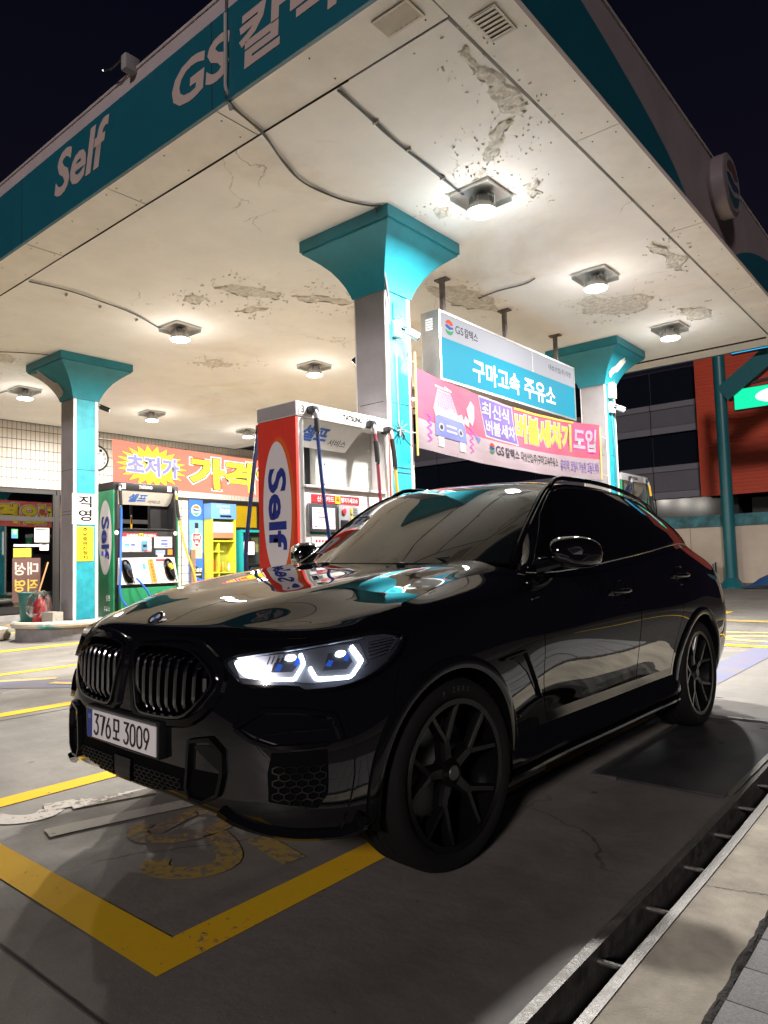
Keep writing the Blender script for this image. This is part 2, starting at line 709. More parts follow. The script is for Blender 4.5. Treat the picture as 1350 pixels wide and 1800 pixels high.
strokes('painted_letter', [[(-8.6, 3.4), (-8.2, 3.9)], [(-8.3, 4.5), (-8.0, 4.3), (-7.8, 4.6), (-8.0, 5.0), (-8.3, 4.9), (-8.3, 4.5)], [(-7.6, 4.35), (-7.3, 4.6), (-7.35, 5.0), (-7.6, 5.2)], [(-7.9, 3.7), (-7.2, 4.0)]], .13, YELP,
        'pale yellow painted letters on the lane between the car and the left island')
strokes('painted_letter', [[(-17.6, 7.2), (-16.9, 7.6), (-17.3, 8.2)], [(-16.4, 7.0), (-16.0, 7.5)]], .2, YEL, 'yellow painted letters on the ground in front of the store door')
strokes('painted_letter', [[(-2.9, 10.9), (-2.3, 10.7), (-1.9, 11.1), (-2.4, 11.5), (-2.9, 11.3), (-2.9, 10.9)], [(-3.2, 11.8), (-2.0, 12.0)]], .16, YELP,
        'pale yellow painted loops on the ground behind the black car')

# --- cover plate under the rear wheel
PLATE = mat('ramp_steel', (.035, .036, .040), .42, spec=.5, var=.4, vscale=3, rvar=.12, bump=.1, bscale=60)
cov = thing('inspection_cover', (-1.4, 4.7, 0), 'large dark steel cover plate under the rear wheel beside the drain', 'cover plate')
bx('plate', (-.32, -.86, .002), (.34, .92, .012), PLATE, cov, bevel=.003)
bx('edge_angle', (-.345, -.86, .002), (-.325, .92, .024), mat('worn_steel', (.20, .19, .18), .45, metal=.8, var=.3), cov)
bx('edge_angle', (-.345, -.885, .002), (-.20, -.863, .020), MATS['worn_steel'], cov)
bx('edge_angle', (-.345, .923, .002), (.40, .95, .026), MATS['worn_steel'], cov)
bx('edge_angle', (.343, -.80, .002), (.373, .92, .018), MATS['worn_steel'], cov)
for x, y in ((-.1, .78), (.18, .74), (.05, .2), (-.12, -.1)):
    bx('lift_slot', (x - .02, y - .006, .012), (x + .02, y + .006, .0135), mat('slot_black', (.003, .003, .003), .9), cov)

# --- drain along the kerb
dr = thing('drain_channel', (0, 0, 0), 'long open drain with steel rails and cross bars along the pavement', 'drain')
CONC = mat('drain_concrete', (.05, .047, .042), .9, var=.5, vscale=8, bump=.4, bscale=60)
ch = MB()
ch.box((TX0 - .06, -20, -.34), (TX0 - .0005, 14, -.004))
ch.box((TX1 + .0005, -20, -.34), (TX1 + .06, 14, -.004))
ch.box((TX0, -20, -.40), (TX1, 14, -.34))
ch.build('channel', CONC, dr)
RAIL = mat('drain_rail', (.15, .143, .132), .5, metal=.6, var=.45, vscale=14, rvar=.15, bump=.2, bscale=90)
for xa, xb in ((TX0 - .026, TX0 + .008), (TX1 - .022, TX1 + .012)):
    b = MB()
    ys = np.linspace(-20, 14, 90)
    for i in range(len(ys) - 1):
        dx = lambda y: .006 * math.sin(y * .9) + .003 * math.sin(y * 2.3) - .003
        y0, y1 = ys[i], ys[i + 1]
        q = [(xa + dx(y0), y0), (xb + dx(y0), y0), (xb + dx(y1), y1), (xa + dx(y1), y1)]
        b.ngon([(x, y, .010) for x, y in q])
        b.ngon([(q[1][0], q[1][1], .010), (q[1][0], q[1][1], -.05), (q[2][0], q[2][1], -.05), (q[2][0], q[2][1], .010)])
        b.ngon([(q[0][0], q[0][1], .010), (q[3][0], q[3][1], .010), (q[3][0], q[3][1], .0), (q[0][0], q[0][1], .0)])
    b.build('rail', RAIL, dr, recalc=False)
bar = None
yy = -1.2
while yy < 9:
    b = MB().tube([(TX0 - .002, yy, -.030), (TX1 + .004, yy + .01, -.030)], .009, 8)
    if bar is None:
        bar = b.build('cross_bar', RAIL, dr, True)
        y_first = yy
    else:
        o = bar.copy()
        o.location = (0, yy - y_first, 0)
        COL.objects.link(o)
        o.parent = dr
    yy += .42

# --- pavement: a concrete gutter strip and granite slabs
GUT = mat('gutter_concrete', (.35, .31, .245), .85, var=.35, vscale=5, bump=.5, bscale=140)
SOIL = mat('crumbled_soil', (.035, .032, .028), 1.0, var=.5, vscale=30, bump=1.0, bscale=80)
SLABM = mat('granite_slab', (.20, .196, .196), .8, var=.35, vscale=160, bump=.35, bscale=260)
tag(MB().ngon([(TX1 + .012, -20, .006), (-.632, -20, .006), (-.632, 14, .006), (TX1 + .012, 14, .006)]).build('gutter', GUT), kind='structure')
ck = MB()
cp = [(TX1 + .02, 2.80, .0075)]
for i in range(1, 24):
    cp.append((TX1 + .02 + i * .0088, 2.80 + .05 * i / 24 + rnd.uniform(-.008, .008), .0075))
for i in range(len(cp) - 1):
    w = rnd.uniform(.0008, .0028)
    ck.ngon([(cp[i][0], cp[i][1] - w, .0075), (cp[i + 1][0], cp[i + 1][1] - w, .0075), (cp[i + 1][0], cp[i + 1][1] + w, .0075), (cp[i][0], cp[i][1] + w, .0075)])
tag(ck.build('gutter_crack', jm), kind='structure')
so = MB()
xs = np.linspace(-.636, -.604, 7)
ys = np.linspace(-2, 8, 260)
for y in ys:
    for x in xs:
        so.v.append((x + rnd.uniform(-.006, .006), y, .006 + (0.004 + rnd.uniform(0, .010)) * math.sin(math.pi * (x + .636) / .032)))
for i in range(len(ys) - 1):
    for j in range(6):
        so.f.append((i * 7 + j, i * 7 + j + 1, (i + 1) * 7 + j + 1, (i + 1) * 7 + j))
so.mi = [0] * len(so.f)
tag(so.build('joint_dirt', SOIL, smooth=True), kind='stuff')
pav = tag(MB().box((-.612, -20, -.05), (6, 14, .004)).build('pavement', SOIL), kind='structure')
slab = None
for r in range(34):
    for c in range(4):
        y = .32 + r * .198
        x = -.606 + c * .40 + (.0 if r % 2 else -.0)
        dz = rnd.uniform(-.003, .003)
        if slab is None:
            slab = MB().box((0, 0, .0045), (.392, .190, .022)).build('paving_slab', SLABM, pav, bevel=.004)
            o = slab
        else:
            o = slab.copy()
            COL.objects.link(o)
            o.parent = pav
        o.location = (x, y, dz)
        o.rotation_euler = (rnd.uniform(-.006, .006), rnd.uniform(-.006, .006), rnd.uniform(-.006, .006))

# ================================================================== canopy
def ceiling_mat():
    m = mat('ivory_ceiling', (.86, .85, .83), .75, var=.07, vscale=1.1, bump=.10, bscale=9)
    nt = m.node_tree
    L = nt.links.new
    b = nt.nodes['Principled BSDF']
    tc = nt.nodes.new('ShaderNodeTexCoord')
    src = b.inputs['Base Color'].links[0].from_socket

    def rng(f, a, c, lo, hi):
        r = nt.nodes.new('ShaderNodeMapRange')
        r.inputs[1].default_value, r.inputs[2].default_value, r.inputs[3].default_value, r.inputs[4].default_value = a, c, lo, hi
        L(f, r.inputs[0])
        return r.outputs[0]

    def noise(sc, d=6, r=.6, dist=0):
        n = nt.nodes.new('ShaderNodeTexNoise')
        n.inputs['Scale'].default_value = sc
        n.inputs['Detail'].default_value = d
        n.inputs['Roughness'].default_value = r
        n.inputs['Distortion'].default_value = dist
        L(tc.outputs['Object'], n.inputs['Vector'])
        return n.outputs['Fac']

    def mix(f, a, col):
        x = nt.nodes.new('ShaderNodeMix')
        x.data_type = 'RGBA'
        L(f, x.inputs[0])
        L(a, x.inputs[6])
        x.inputs[7].default_value = (*col, 1)
        return x.outputs[2]
    c = mix(rng(noise(.45, 7, .62, .6), .56, .70, 0, .45), src, (.60, .50, .36))
    c = mix(rng(noise(2.6, 8, .72), .64, .76, 0, .5), c, (.50, .44, .36))
    v = nt.nodes.new('ShaderNodeTexVoronoi')
    v.feature = 'DISTANCE_TO_EDGE'
    v.inputs['Scale'].default_value = .75
    w = nt.nodes.new('ShaderNodeTexNoise')
    w.inputs['Scale'].default_value = 2.2
    w.inputs['Detail'].default_value = 8
    L(tc.outputs['Object'], w.inputs['Vector'])
    ad = nt.nodes.new('ShaderNodeVectorMath')
    ad.operation = 'MULTIPLY_ADD'
    L(w.outputs['Color'], ad.inputs[0])
    ad.inputs[1].default_value = (.5, .5, .5)
    L(tc.outputs['Object'], ad.inputs[2])
    L(ad.outputs[0], v.inputs['Vector'])
    mu = nt.nodes.new('ShaderNodeMath')
    mu.operation = 'MULTIPLY'
    L(rng(v.outputs['Distance'], .002, .006, 1, 0), mu.inputs[0])
    L(rng(noise(.7, 3), .57, .65, 0, .6), mu.inputs[1])
    c = mix(mu.outputs[0], c, (.22, .19, .15))
    L(c, b.inputs['Base Color'])
    return m


CEIL = ceiling_mat()
SOFF = mat('ivory_soffit', (.80, .775, .73), .65, var=.10, vscale=2.0, bump=.06, bscale=20)
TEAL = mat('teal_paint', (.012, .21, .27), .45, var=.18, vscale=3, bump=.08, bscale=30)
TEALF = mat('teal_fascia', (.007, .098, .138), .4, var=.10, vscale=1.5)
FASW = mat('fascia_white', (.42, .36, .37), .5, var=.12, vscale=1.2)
LETW = mat('fascia_letters', (.46, .36, .33), .5)
GAP = mat('seam_black', (.01, .01, .01), .9)
CABLE = mat('cable_grey', (.10, .10, .105), .6)
ZC = 5.2
XL, XR, YF, YB = -19.2, -2.29, 3.70, 15.2

can = thing('canopy', ((XL + XR) / 2, (YF + YB) / 2, ZC), 'big flat forecourt canopy with peeling ivory ceiling and teal edge', 'canopy')
can_o = np.array(can.location)


def cl(*p):
    return tuple(np.array(p) - can_o)


def cbx(name, lo, hi, m, **k):
    return bx(name, cl(*lo), cl(*hi), m, can, **k)


cbx('ceiling', (XL, 4.195, ZC), (-2.755, 14.565, ZC + .06), CEIL)
cbx('roof_slab', (XL, YF + .13, ZC + .07), (XR - .13, YB - .05, ZC + .60), mat('roof_dark', (.05, .05, .05), .9))
# soffit panels round the rim, each with its joint
xs = [XL, -16.3, -14.4, -12.5, -10.55, -8.65, -6.75, -4.88, -2.73]
for i in range(len(xs) - 1):
    cbx('soffit_panel', (xs[i] + .007, YF + .004, ZC + rnd.uniform(-.002, .002)), (xs[i + 1] - .007, 4.175, ZC + .05), SOFF)
    cbx('soffit_panel', (xs[i] + .004, 14.585, ZC + rnd.uniform(-.002, .002)), (xs[i + 1] - .004, YB, ZC + .05), SOFF)
ys = [YF, 6.30, 8.92, 11.6, 14.58, YB]
for i in range(len(ys) - 1):
    cbx('soffit_panel', (-2.722, ys[i] + .007, ZC + rnd.uniform(-.002, .002)), (XR - .004, ys[i + 1] - .007, ZC + .05), SOFF)
cbx('seam_strip', (XL, 4.176, ZC + .012), (-2.73, 4.194, ZC + .05), GAP)
MBs = MB().tube([cl(x, 4.185 + .002 * math.sin(x * 3), ZC - .003) for x in np.linspace(XL, -3.75, 60)], .0075, 6)
MBs.build('seam_cord', GAP, can, True)
MB().tube([cl(x, 14.575 + .004 * math.sin(x * 3), ZC - .01) for x in np.linspace(-13, -2.8, 60)], .018, 6).build('seam_cord', GAP, can, True)
# screw heads on the soffit
sc = MB()
for i in range(len(xs) - 1):
    for fx in (.05, .5, .95):
        for y in (3.80, 4.10):
            x = xs[i] + (xs[i + 1] - xs[i]) * fx
            sc.lathe([(.0, -.005), (.007, -.004), (.008, 0)], 6, cl(x + rnd.uniform(-.05, .05), y + rnd.uniform(-.02, .02), ZC - .001))
for i in range(len(ys) - 1):
    for fy in (.04, .36, .68, .96):
        for x in (-2.36, -2.62):
            sc.lathe([(.0, -.005), (.007, -.004), (.008, 0)], 6, cl(x + rnd.uniform(-.02, .02), ys[i] + (ys[i + 1] - ys[i]) * fy, ZC - .001))
sc.build('screw_heads', mat('rusty_screw', (.06, .045, .035), .7), can, kind='stuff')
# front fascia: teal below, pale band above, metal lip
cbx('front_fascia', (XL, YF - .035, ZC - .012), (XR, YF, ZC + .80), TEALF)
cbx('front_band', (XL, YF - .031, ZC + .803), (XR, YF, ZC + .945), FASW)
cbx('front_lip', (XL, YF - .045, ZC + .947), (XR + .01, YF + .02, ZC + .975), mat('lip_metal', (.42, .37, .36), .45, var=.2))
# right fascia: pale board, its shade put into the colour, with a teal wave
cbx('side_fascia', (XR, YF - .035, ZC - .012), (XR + .035, YB, ZC + .945), mat('side_fascia_shaded', (.25, .205, .215), .5, var=.15, vscale=1.2))
cbx('side_lip', (XR - .02, YF - .045, ZC + .947), (XR + .05, YB, ZC + .975), MATS['lip_metal'])


def wave(name, poly):
    # (y, z) polygon laid on the right fascia
    pts, tris, nb = tri_fill(poly, .25)
    b = MB()
    b.add([cl(XR + .037, p[0], p[1]) for p in pts], tris)
    o = b.build(name, TEALF, can, recalc=False)
    bm = bmesh.new(); bm.from_mesh(o.data)
    for f in bm.faces:
        if f.normal.x < 0:
            f.normal_flip()
    bm.to_mesh(o.data); bm.free()


wave('teal_wave', [(YF - .03, ZC - .01), (YF - .03, 6.0)] + [tuple(q) for q in smooth_line([(4.4, 5.96), (5.43, 5.86), (6.17, 5.75), (6.87, 5.62), (7.67, 5.42), (8.12, 5.19)])])
wave('teal_wave', [tuple(q) for q in smooth_line([(10.2, 5.19), (10.6, 5.36), (11.4, 5.60), (12.42, 5.78), (13.6, 5.92), (15.18, 5.98)])] + [(15.18, 5.19)])
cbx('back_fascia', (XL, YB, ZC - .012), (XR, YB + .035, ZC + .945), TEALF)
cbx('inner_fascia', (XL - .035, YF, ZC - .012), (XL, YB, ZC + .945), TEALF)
for i, x in enumerate((-16.3, -12.5, -8.65, -4.88)):
    cbx('fascia_joint', (x - .004, YF - .0375, ZC - .01), (x + .004, YF - .035, ZC + .80), GAP)


def fascia_text(s, x0, x1, z0, z1, **k):
    return text('lettering', s, LETW, can, cl(x0, YF - .037, z0), (x1 - x0, 0, 0), (0, 0, z1 - z0), nrm=.002, **k)


fascia_text('Self', -7.80, -6.60, 5.43, 5.93, bold=.028, shear=.22)
fascia_text('GS', -5.48, -4.62, 5.42, 5.82, bold=.03, shear=.10)
fascia_text('칼텍스', -4.50, -2.72, 5.34, 5.84, bold=.030, shear=.06)


def logo(par, o, u, v, s, white=True, k=.0015, unlit=False, faded=False):  # unlit emblem dimness put into its colours; faded set darkened against lamp glare
    """round emblem: white disc, orange crest, blue wave, green bowl"""
    o, u, v = Vector(o), Vector(u).normalized(), Vector(v).normalized()
    n = u.cross(v).normalized()

    def P(x, y, d):
        return tuple(o + u * x * s + v * y * s + n * d)

    def poly(name, pts, m, d):
        p, t, nb = tri_fill([tuple(q) for q in pts], .12)
        b = MB().add([P(q[0], q[1], d) for q in p], t)
        ob = b.build(name, m, par, recalc=False)
        me = ob.data
        if me.polygons and me.polygons[0].normal.dot(n) < 0:
            me.flip_normals()
    C = lambda r, a0, a1, m_=16, cx=0, cy=0: [(cx + r * math.cos(a), cy + r * math.sin(a)) for a in np.linspace(a0, a1, m_)]
    if white:
        poly('emblem_ground', C(1.0, 0, 2 * math.pi - .2, 30), mat('emblem_white_unlit', (.22, .20, .21), .4) if unlit else mat('emblem_white', (.80, .80, .80), .4), k)
    poly('emblem_crest', C(.86, R(150), R(30), 14) + smooth_line([(.60, .30), (.25, .22), (-.1, .42), (-.50, .34)])[:], mat('emblem_orange_unlit', (.10, .05, .04), .4) if unlit else (mat('print_orange', (.24, .03, .008), .7, spec=.1) if faded else mat('emblem_orange', (.75, .16, .03), .4)), k * 2)
    poly('emblem_wave', smooth_line([(-.84, .12), (-.5, .30), (-.1, .22), (.25, .06), (.60, .18), (.82, .02)]) + smooth_line([(.70, -.12), (.45, -.10), (.1, -.28), (-.3, -.16), (-.62, -.06)]), mat('emblem_blue_unlit', (.02, .04, .09), .4) if unlit else (mat('print_blue', (.008, .03, .13), .7, spec=.1) if faded else mat('emblem_blue', (.05, .14, .50), .4)), k * 2)
    poly('emblem_bowl', C(.86, R(200), R(345), 16) + smooth_line([(.50, -.34), (.15, -.44), (-.35, -.40)]), mat('emblem_green_unlit', (.02, .07, .09), .4) if unlit else (mat('print_green', (.012, .10, .04), .7, spec=.1) if faded else mat('emblem_green', (.05, .40, .20), .4)), k * 2)


disc = thing('round_emblem', (XR + .06, 9.37, 5.76), 'round emblem sign mounted high on the right edge of the canopy', 'emblem sign')
d = MB().lathe([(.36, -.02), (.385, .02), (.385, .16), (.35, .175), (0, .175)], 40, axis='x')
d.build('emblem_case', mat('emblem_case', (.16, .13, .14), .4), disc, True, 30)
logo(disc, (.178, 0, 0), (0, 1, 0), (0, 0, 1), .34, unlit=True)

# vents near the corner
VENT = mat('vent_metal', (.62, .58, .50), .5, var=.1)
for x0, y0, x1, y1, sl in ((-3.19, 3.83, -2.85, 4.04, 'x'), (-2.63, 4.28, -2.41, 4.61, 'y')):
    v = thing('ceiling_vent', ((x0 + x1) / 2, (y0 + y1) / 2, ZC), 'louvred square vent in the soffit nearest the %s' % ('front lettering' if sl == 'x' else 'right canopy edge'), 'vent', 'soffit vents')
    hx, hy = (x1 - x0) / 2, (y1 - y0) / 2
    b = MB()
    for lo, hi in (((-hx, -hy), (hx, -hy + .02)), ((-hx, hy - .02), (hx, hy)), ((-hx, -hy + .02), (-hx + .02, hy - .02)), ((hx - .02, -hy + .02), (hx, hy - .02))):
        b.box((*lo, -.014), (*hi, -.003))
    b.build('frame', VENT, v)
    bx('duct_back', (-hx + .01, -hy + .01, -.0035), (hx - .01, hy - .01, -.002), mat('vent_dark', (.16, .14, .11), .9), v)
    n = 7
    for i in range(n):
        if sl == 'x':
            x = -hx + .03 + (2 * hx - .06) * i / (n - 1)
            MB().obox((x, 0, -.011), (.019, 0, .006), (0, hy - .022, 0), (-.0008, 0, .002)).build('louvre', VENT, v)
        else:
            y = -hy + .03 + (2 * hy - .06) * i / (n - 1)
            MB().obox((0, y, -.011), (hx - .022, 0, 0), (0, .019, .006), (0, -.0008, .002)).build('louvre', VENT, v)

# peeling plaster: rough bare patches and curled flakes
BARE = mat('bare_plaster', (.70, .675, .62), .95, var=.34, vscale=11, bump=.8, bscale=40)
FLAK = mat('curled_paint', (.68, .64, .56), .8, var=.3, vscale=10)


def jag(poly, it=3, amp=.22):
    p = [np.array(q, float) for q in poly]
    for _ in range(it):
        q = []
        n = len(p)
        for i in range(n):
            a, b = p[i], p[(i + 1) % n]
            d = b - a
            q += [a, (a + b) / 2 + np.array([-d[1], d[0]]) * rnd.uniform(-amp, amp)]
        p = q
    return [tuple(a) for a in p]


def peel(poly, flakes=10, size=.06):
    q = jag(poly)
    try:
        pts, tris, nb = tri_fill(q, .034)
    except Exception:
        return
    ang = {}
    b = MB()
    vs = [cl(p[0], p[1], ZC - .002 - (rnd.uniform(0, .014) if i >= nb else 0)) for i, p in enumerate(pts)]
    b.add(vs, tris)
    b.build('peeled_patch', BARE, can, False)
    f = MB()
    n = len(q)
    c = np.mean(np.array(q), axis=0)
    i = 0
    while i < n:
        L_ = rnd.choice((3, 4, 5, 6))
        if rnd.random() < .62:
            hang = rnd.uniform(.006, .030)
            inw = rnd.uniform(.015, .06)
            rows = []
            for k in range(L_ + 1):
                p = np.array(q[(i + k) % n])
                d = c - p
                d /= max(np.linalg.norm(d), 1e-6)
                e = math.sin(math.pi * k / L_) ** .7
                rows.append([cl(p[0], p[1], ZC - .001), cl(*(p + d * inw * e * .6), ZC - hang * e * .75), cl(*(p + d * inw * e * .8), ZC - hang * e)])
            n0 = len(f.v)
            for r in rows:
                f.v += r
            for k in range(L_):
                for j in range(2):
                    f.f.append((n0 + k * 3 + j, n0 + (k + 1) * 3 + j, n0 + (k + 1) * 3 + j + 1, n0 + k * 3 + j + 1))
                    f.mi.append(0)
        i += L_
    lo = np.min(np.array(q), axis=0)
    hi = np.max(np.array(q), axis=0)
    for _ in range(flakes * 3):
        x, y = rnd.uniform(lo[0] - .15, hi[0] + .15), rnd.uniform(lo[1] - .2, hi[1] + .2)
        a = rnd.uniform(0, 6.28)
        s = rnd.uniform(.15, .8) * size * rnd.choice((.5, .7, 1))
        dx, dy = math.cos(a) * s, math.sin(a) * s
        h = rnd.uniform(.006, .022)
        f.add([cl(x, y, ZC - .001), cl(x + dx, y + dy, ZC - .001), cl(x + dx * .8 - dy * .35, y + dy * .8 + dx * .35, ZC - h), cl(x - dy * .3, y + dx * .3, ZC - h * .8)], [(0, 1, 2, 3)])
    if f.f:
        f.build('paint_flakes', FLAK, can, True, recalc=False, kind='stuff')


peel([(-2.80, 4.49), (-2.82, 4.80), (-2.80, 5.10), (-2.78, 5.48), (-2.92, 5.62), (-3.02, 5.45), (-2.98, 5.10), (-2.93, 4.80)], 26)
peel([(-2.98, 5.60), (-3.10, 5.66), (-3.22, 5.80), (-3.40, 5.98), (-3.58, 6.06), (-3.50, 5.86), (-3.30, 5.66), (-3.12, 5.52)], 22)
peel([(-3.62, 6.12), (-3.74, 6.22), (-3.86, 6.22), (-3.72, 6.08)], 16)
peel([(-4.35, 6.5), (-4.45, 6.7), (-4.6, 6.65), (-4.5, 6.42)], 18)
peel([(-3.30, 6.62), (-3.40, 6.95), (-3.55, 7.0), (-3.5, 6.65)], 10)
peel([(-8.15, 6.10), (-7.85, 6.2), (-7.72, 6.55), (-7.62, 6.95), (-7.80, 7.05), (-8.0, 6.75), (-8.12, 6.4)], 26, .09)
peel([(-7.55, 7.1), (-7.2, 7.5), (-7.0, 8.0), (-7.35, 7.8), (-7.6, 7.4)], 26, .10)
peel([(-8.9, 6.1), (-8.6, 6.05), (-8.55, 6.3), (-8.85, 6.35)], 16, .09)
peel([(-8.7, 6.9), (-8.3, 6.95), (-8.2, 7.2), (-8.6, 7.15)], 14, .09)
peel([(-4.62, 10.4), (-4.3, 10.25), (-3.95, 10.6), (-3.62, 10.95), (-3.85, 11.4), (-4.2, 11.5), (-4.5, 11.2), (-4.75, 10.9)], 34, .12)
peel([(-3.5, 11.8), (-3.2, 12.0), (-3.25, 12.6), (-3.55, 12.5)], 16, .10)
peel([(-5.9, 8.2), (-5.5, 8.5), (-5.45, 9.3), (-5.7, 9.9), (-6.0, 9.4), (-6.05, 8.7)], 26, .10)
peel([(-2.95, 9.0), (-2.86, 9.6), (-2.92, 10.3), (-3.1, 10.0), (-3.05, 9.4)], 12, .08)
peel([(-13.9, 5.3), (-13.4, 5.2), (-13.5, 5.6), (-13.9, 5.65)], 10, .08)
peel([(-11.5, 8.1), (-11.0, 8.3), (-11.1, 8.8), (-11.5, 8.6)], 20, .12)

# cables run over the ceiling
CAB = [
    [(-4.66, 3.66, 6.17), (-4.66, 3.655, 5.9), (-4.67, 3.65, 5.3), (-4.68, 3.66, 5.17), (-4.74, 3.95, 5.175), (-4.80, 4.2, 5.17), (-5.0, 4.6, 5.16), (-5.14, 4.95, 5.17), (-5.14, 5.3, 5.18), (-5.08, 5.6, 5.18), (-4.95, 5.86, 5.18), (-4.86, 5.93, 5.18)],
    [(-3.88, 4.2, 5.18), (-3.92, 4.6, 5.182), (-3.98, 5.0, 5.18), (-4.02, 5.7, 5.182), (-4.06, 6.35, 5.18)],
    [(-9.72, 4.22, 5.18), (-9.62, 4.7, 5.17), (-9.66, 5.1, 5.165), (-9.8, 5.8, 5.18), (-10.15, 6.5, 5.18)],
    [(-14.4, 4.2, 5.18), (-13.6, 4.9, 5.17), (-13.1, 5.25, 5.15), (-12.9, 5.7, 5.17), (-12.80, 5.95, 5.17)],
    [(-17.5, 6.2, 5.18), (-16.6, 6.45, 5.18), (-15.9, 6.55, 5.18)],
    [(-4.6, 9.0, 5.18), (-4.8, 9.1, 5.18), (-5.2, 9.0, 5.17), (-5.6, 9.1, 5.18)],
]
for i, c in enumerate(CAB):
    for k, off in enumerate((0, .012) if i < 3 else (0,)):
        pts = [cl(x + off * (1 + .6 * math.sin(j)), y, z - off * .4) for j, (x, y, z) in enumerate(smooth_line(c, 2))]
        MB().tube(pts, .010 if k == 0 else .007, 6).build('ceiling_cable', CABLE if i else mat('cable_black', (.02, .02, .02), .5), can, True)
    if i in (1, 2):
        for f in (.25, .5, .8):
            p = c[0] if f < 0 else tuple(np.array(c[0]) * (1 - f) + np.array(c[-1]) * f)
            MB().box(cl(p[0] - .03, p[1] - .008, 5.165), cl(p[0] + .03, p[1] + .008, 5.195)).build('cable_clip', MATS['lip_metal'], can)
MB().tube([cl(-4.66, 3.65, 5.95), cl(-4.665, 3.645, 5.3), cl(-4.69, 3.72, 5.13)], .017, 8).build('conduit', mat('conduit_grey', (.30, .29, .29), .5), can, True)

# ================================================================== ceiling lamps
ALU = mat('lamp_sheet', (.60, .60, .58), .42, metal=.7, rvar=.1, vscale=5)
LGLOW = mat('lamp_glow', (1, 1, 1), emit=(1, .93, .80), estr=22)
LAMP_POWER = 365.0


def make_lamp():
    t = thing('ceiling_lamp', (0, 0, ZC), '', 'lamp')
    b = MB()
    h = .245
    b.box((-h, -h, -.018), (h, h, -.004))
    b.build('mounting_plate', ALU, t)
    w = .085
    for lo, hi in (((-h, -h, -w), (-h + .008, h, -.018)), ((h - .008, -h, -w * .45), (h, h, -.018)), ((-h + .008, -h, -w * .45), (h - .008, -h + .008, -.018)), ((-h + .008, h - .008, -w), (h - .008, h, -.018))):
        MB().box(lo, hi).build('plate_flange', ALU, t)
    MB().lathe([(.05, -.018), (.06, -.04), (.10, -.06), (.115, -.12), (.142, -.155), (.148, -.180)], 24).build('lamp_body', mat('lamp_body_grey', (.60, .59, .57), .4), t, True, 40)
    f = MB()
    for k in range(16):
        a = 2 * math.pi * k / 16
        f.obox((.118 * math.cos(a), .118 * math.sin(a), -.095), (.02 * math.cos(a), .02 * math.sin(a), 0), (-.003 * math.sin(a), .003 * math.cos(a), 0), (0, 0, .035))
    f.build('cooling_fins', MATS['lamp_body_grey'], t)
    MB().lathe([(.148, -.181), (.164, -.185), (.167, -.207), (.156, -.211), (.148, -.207)], 28).build('lens_ring', MATS['lamp_body_grey'], t, True, 30)
    MB().lathe([(.156, -.2085), (.150, -.222), (.08, -.236), (0, -.240)], 28).build('lens', LGLOW, t, True, 60)
    for sx in (-1, 1):
        MB().tube([(sx * .10, 0, -.02), (sx * .165, 0, -.07), (sx * .165, 0, -.19)], .010, 6).build('bracket', ALU, t, True)
    return t


def lamp_light(x, y, col, k=1.0):
    d_ = bpy.data.lights.new('lamp_light', 'AREA')
    d_.shape = 'DISK'
    d_.size = .27
    d_.spread = R(180)
    d_.energy = LAMP_POWER * k
    d_.color = col
    o = bpy.data.objects.new('lamp_light', d_)
    COL.objects.link(o)
    o.location = (x, y, ZC - .25)
    p_ = bpy.data.lights.new('ceiling_fill', 'POINT')  # added unseen fill light below each lamp, brightens the ceiling
    p_.energy = LAMP_POWER * .034 * k
    p_.color = col
    p_.shadow_soft_size = .13
    q = bpy.data.objects.new('ceiling_fill', p_)
    COL.objects.link(q)
    q.location = (x, y, ZC - .52)


lamp0 = make_lamp()
LAMPS = [(-3.92, 6.5, 'bright ceiling lamp nearest the front right corner, beside the centre column', 1.2), (-3.92, 9.5, 'ceiling lamp on the right row above the hanging lightbox sign', .9),
         (-3.92, 12.65, 'ceiling lamp furthest back on the right row, past the rear column', .7),
         (-9.92, 6.75, 'ceiling lamp at the end of the long cable, between the two front columns', 1.0), (-9.97, 9.9, 'ceiling lamp above the near red pump, middle of the middle row', 1.0),
         (-9.95, 12.95, 'ceiling lamp mostly hidden behind the centre column', .9),
         (-15.7, 6.75, 'ceiling lamp left of the left column', 1.0), (-15.95, 10.0, 'ceiling lamp above the pink banner beside the left column', 1.0),
         (-16.2, 13.3, 'ceiling lamp furthest away, over the end of the pink banner', 1.0)]
for i, (x, y, lab, k) in enumerate(LAMPS):
    o = lamp0 if i == 0 else copy_tree(lamp0)
    o.location = (x, y, ZC)
    o.rotation_euler = (0, 0, R(rnd.uniform(-3, 3)))
    tag(o, lab, 'lamp', 'lamps under the canopy ceiling')
    lamp_light(x, y, (1, .97, .935) if x > -5 else (1, .925, .83), k)

# ================================================================== columns
GREYP = mat('column_grey', (.27, .255, .265), .6, var=.12, vscale=4, bump=.1, bscale=40)
WEDGE = mat('column_white_edge', (.70, .68, .66), .6, var=.12, vscale=9)
TEALC = mat('column_teal', (.015, .32, .41), .5, var=.30, vscale=5, bump=.15, bscale=25)


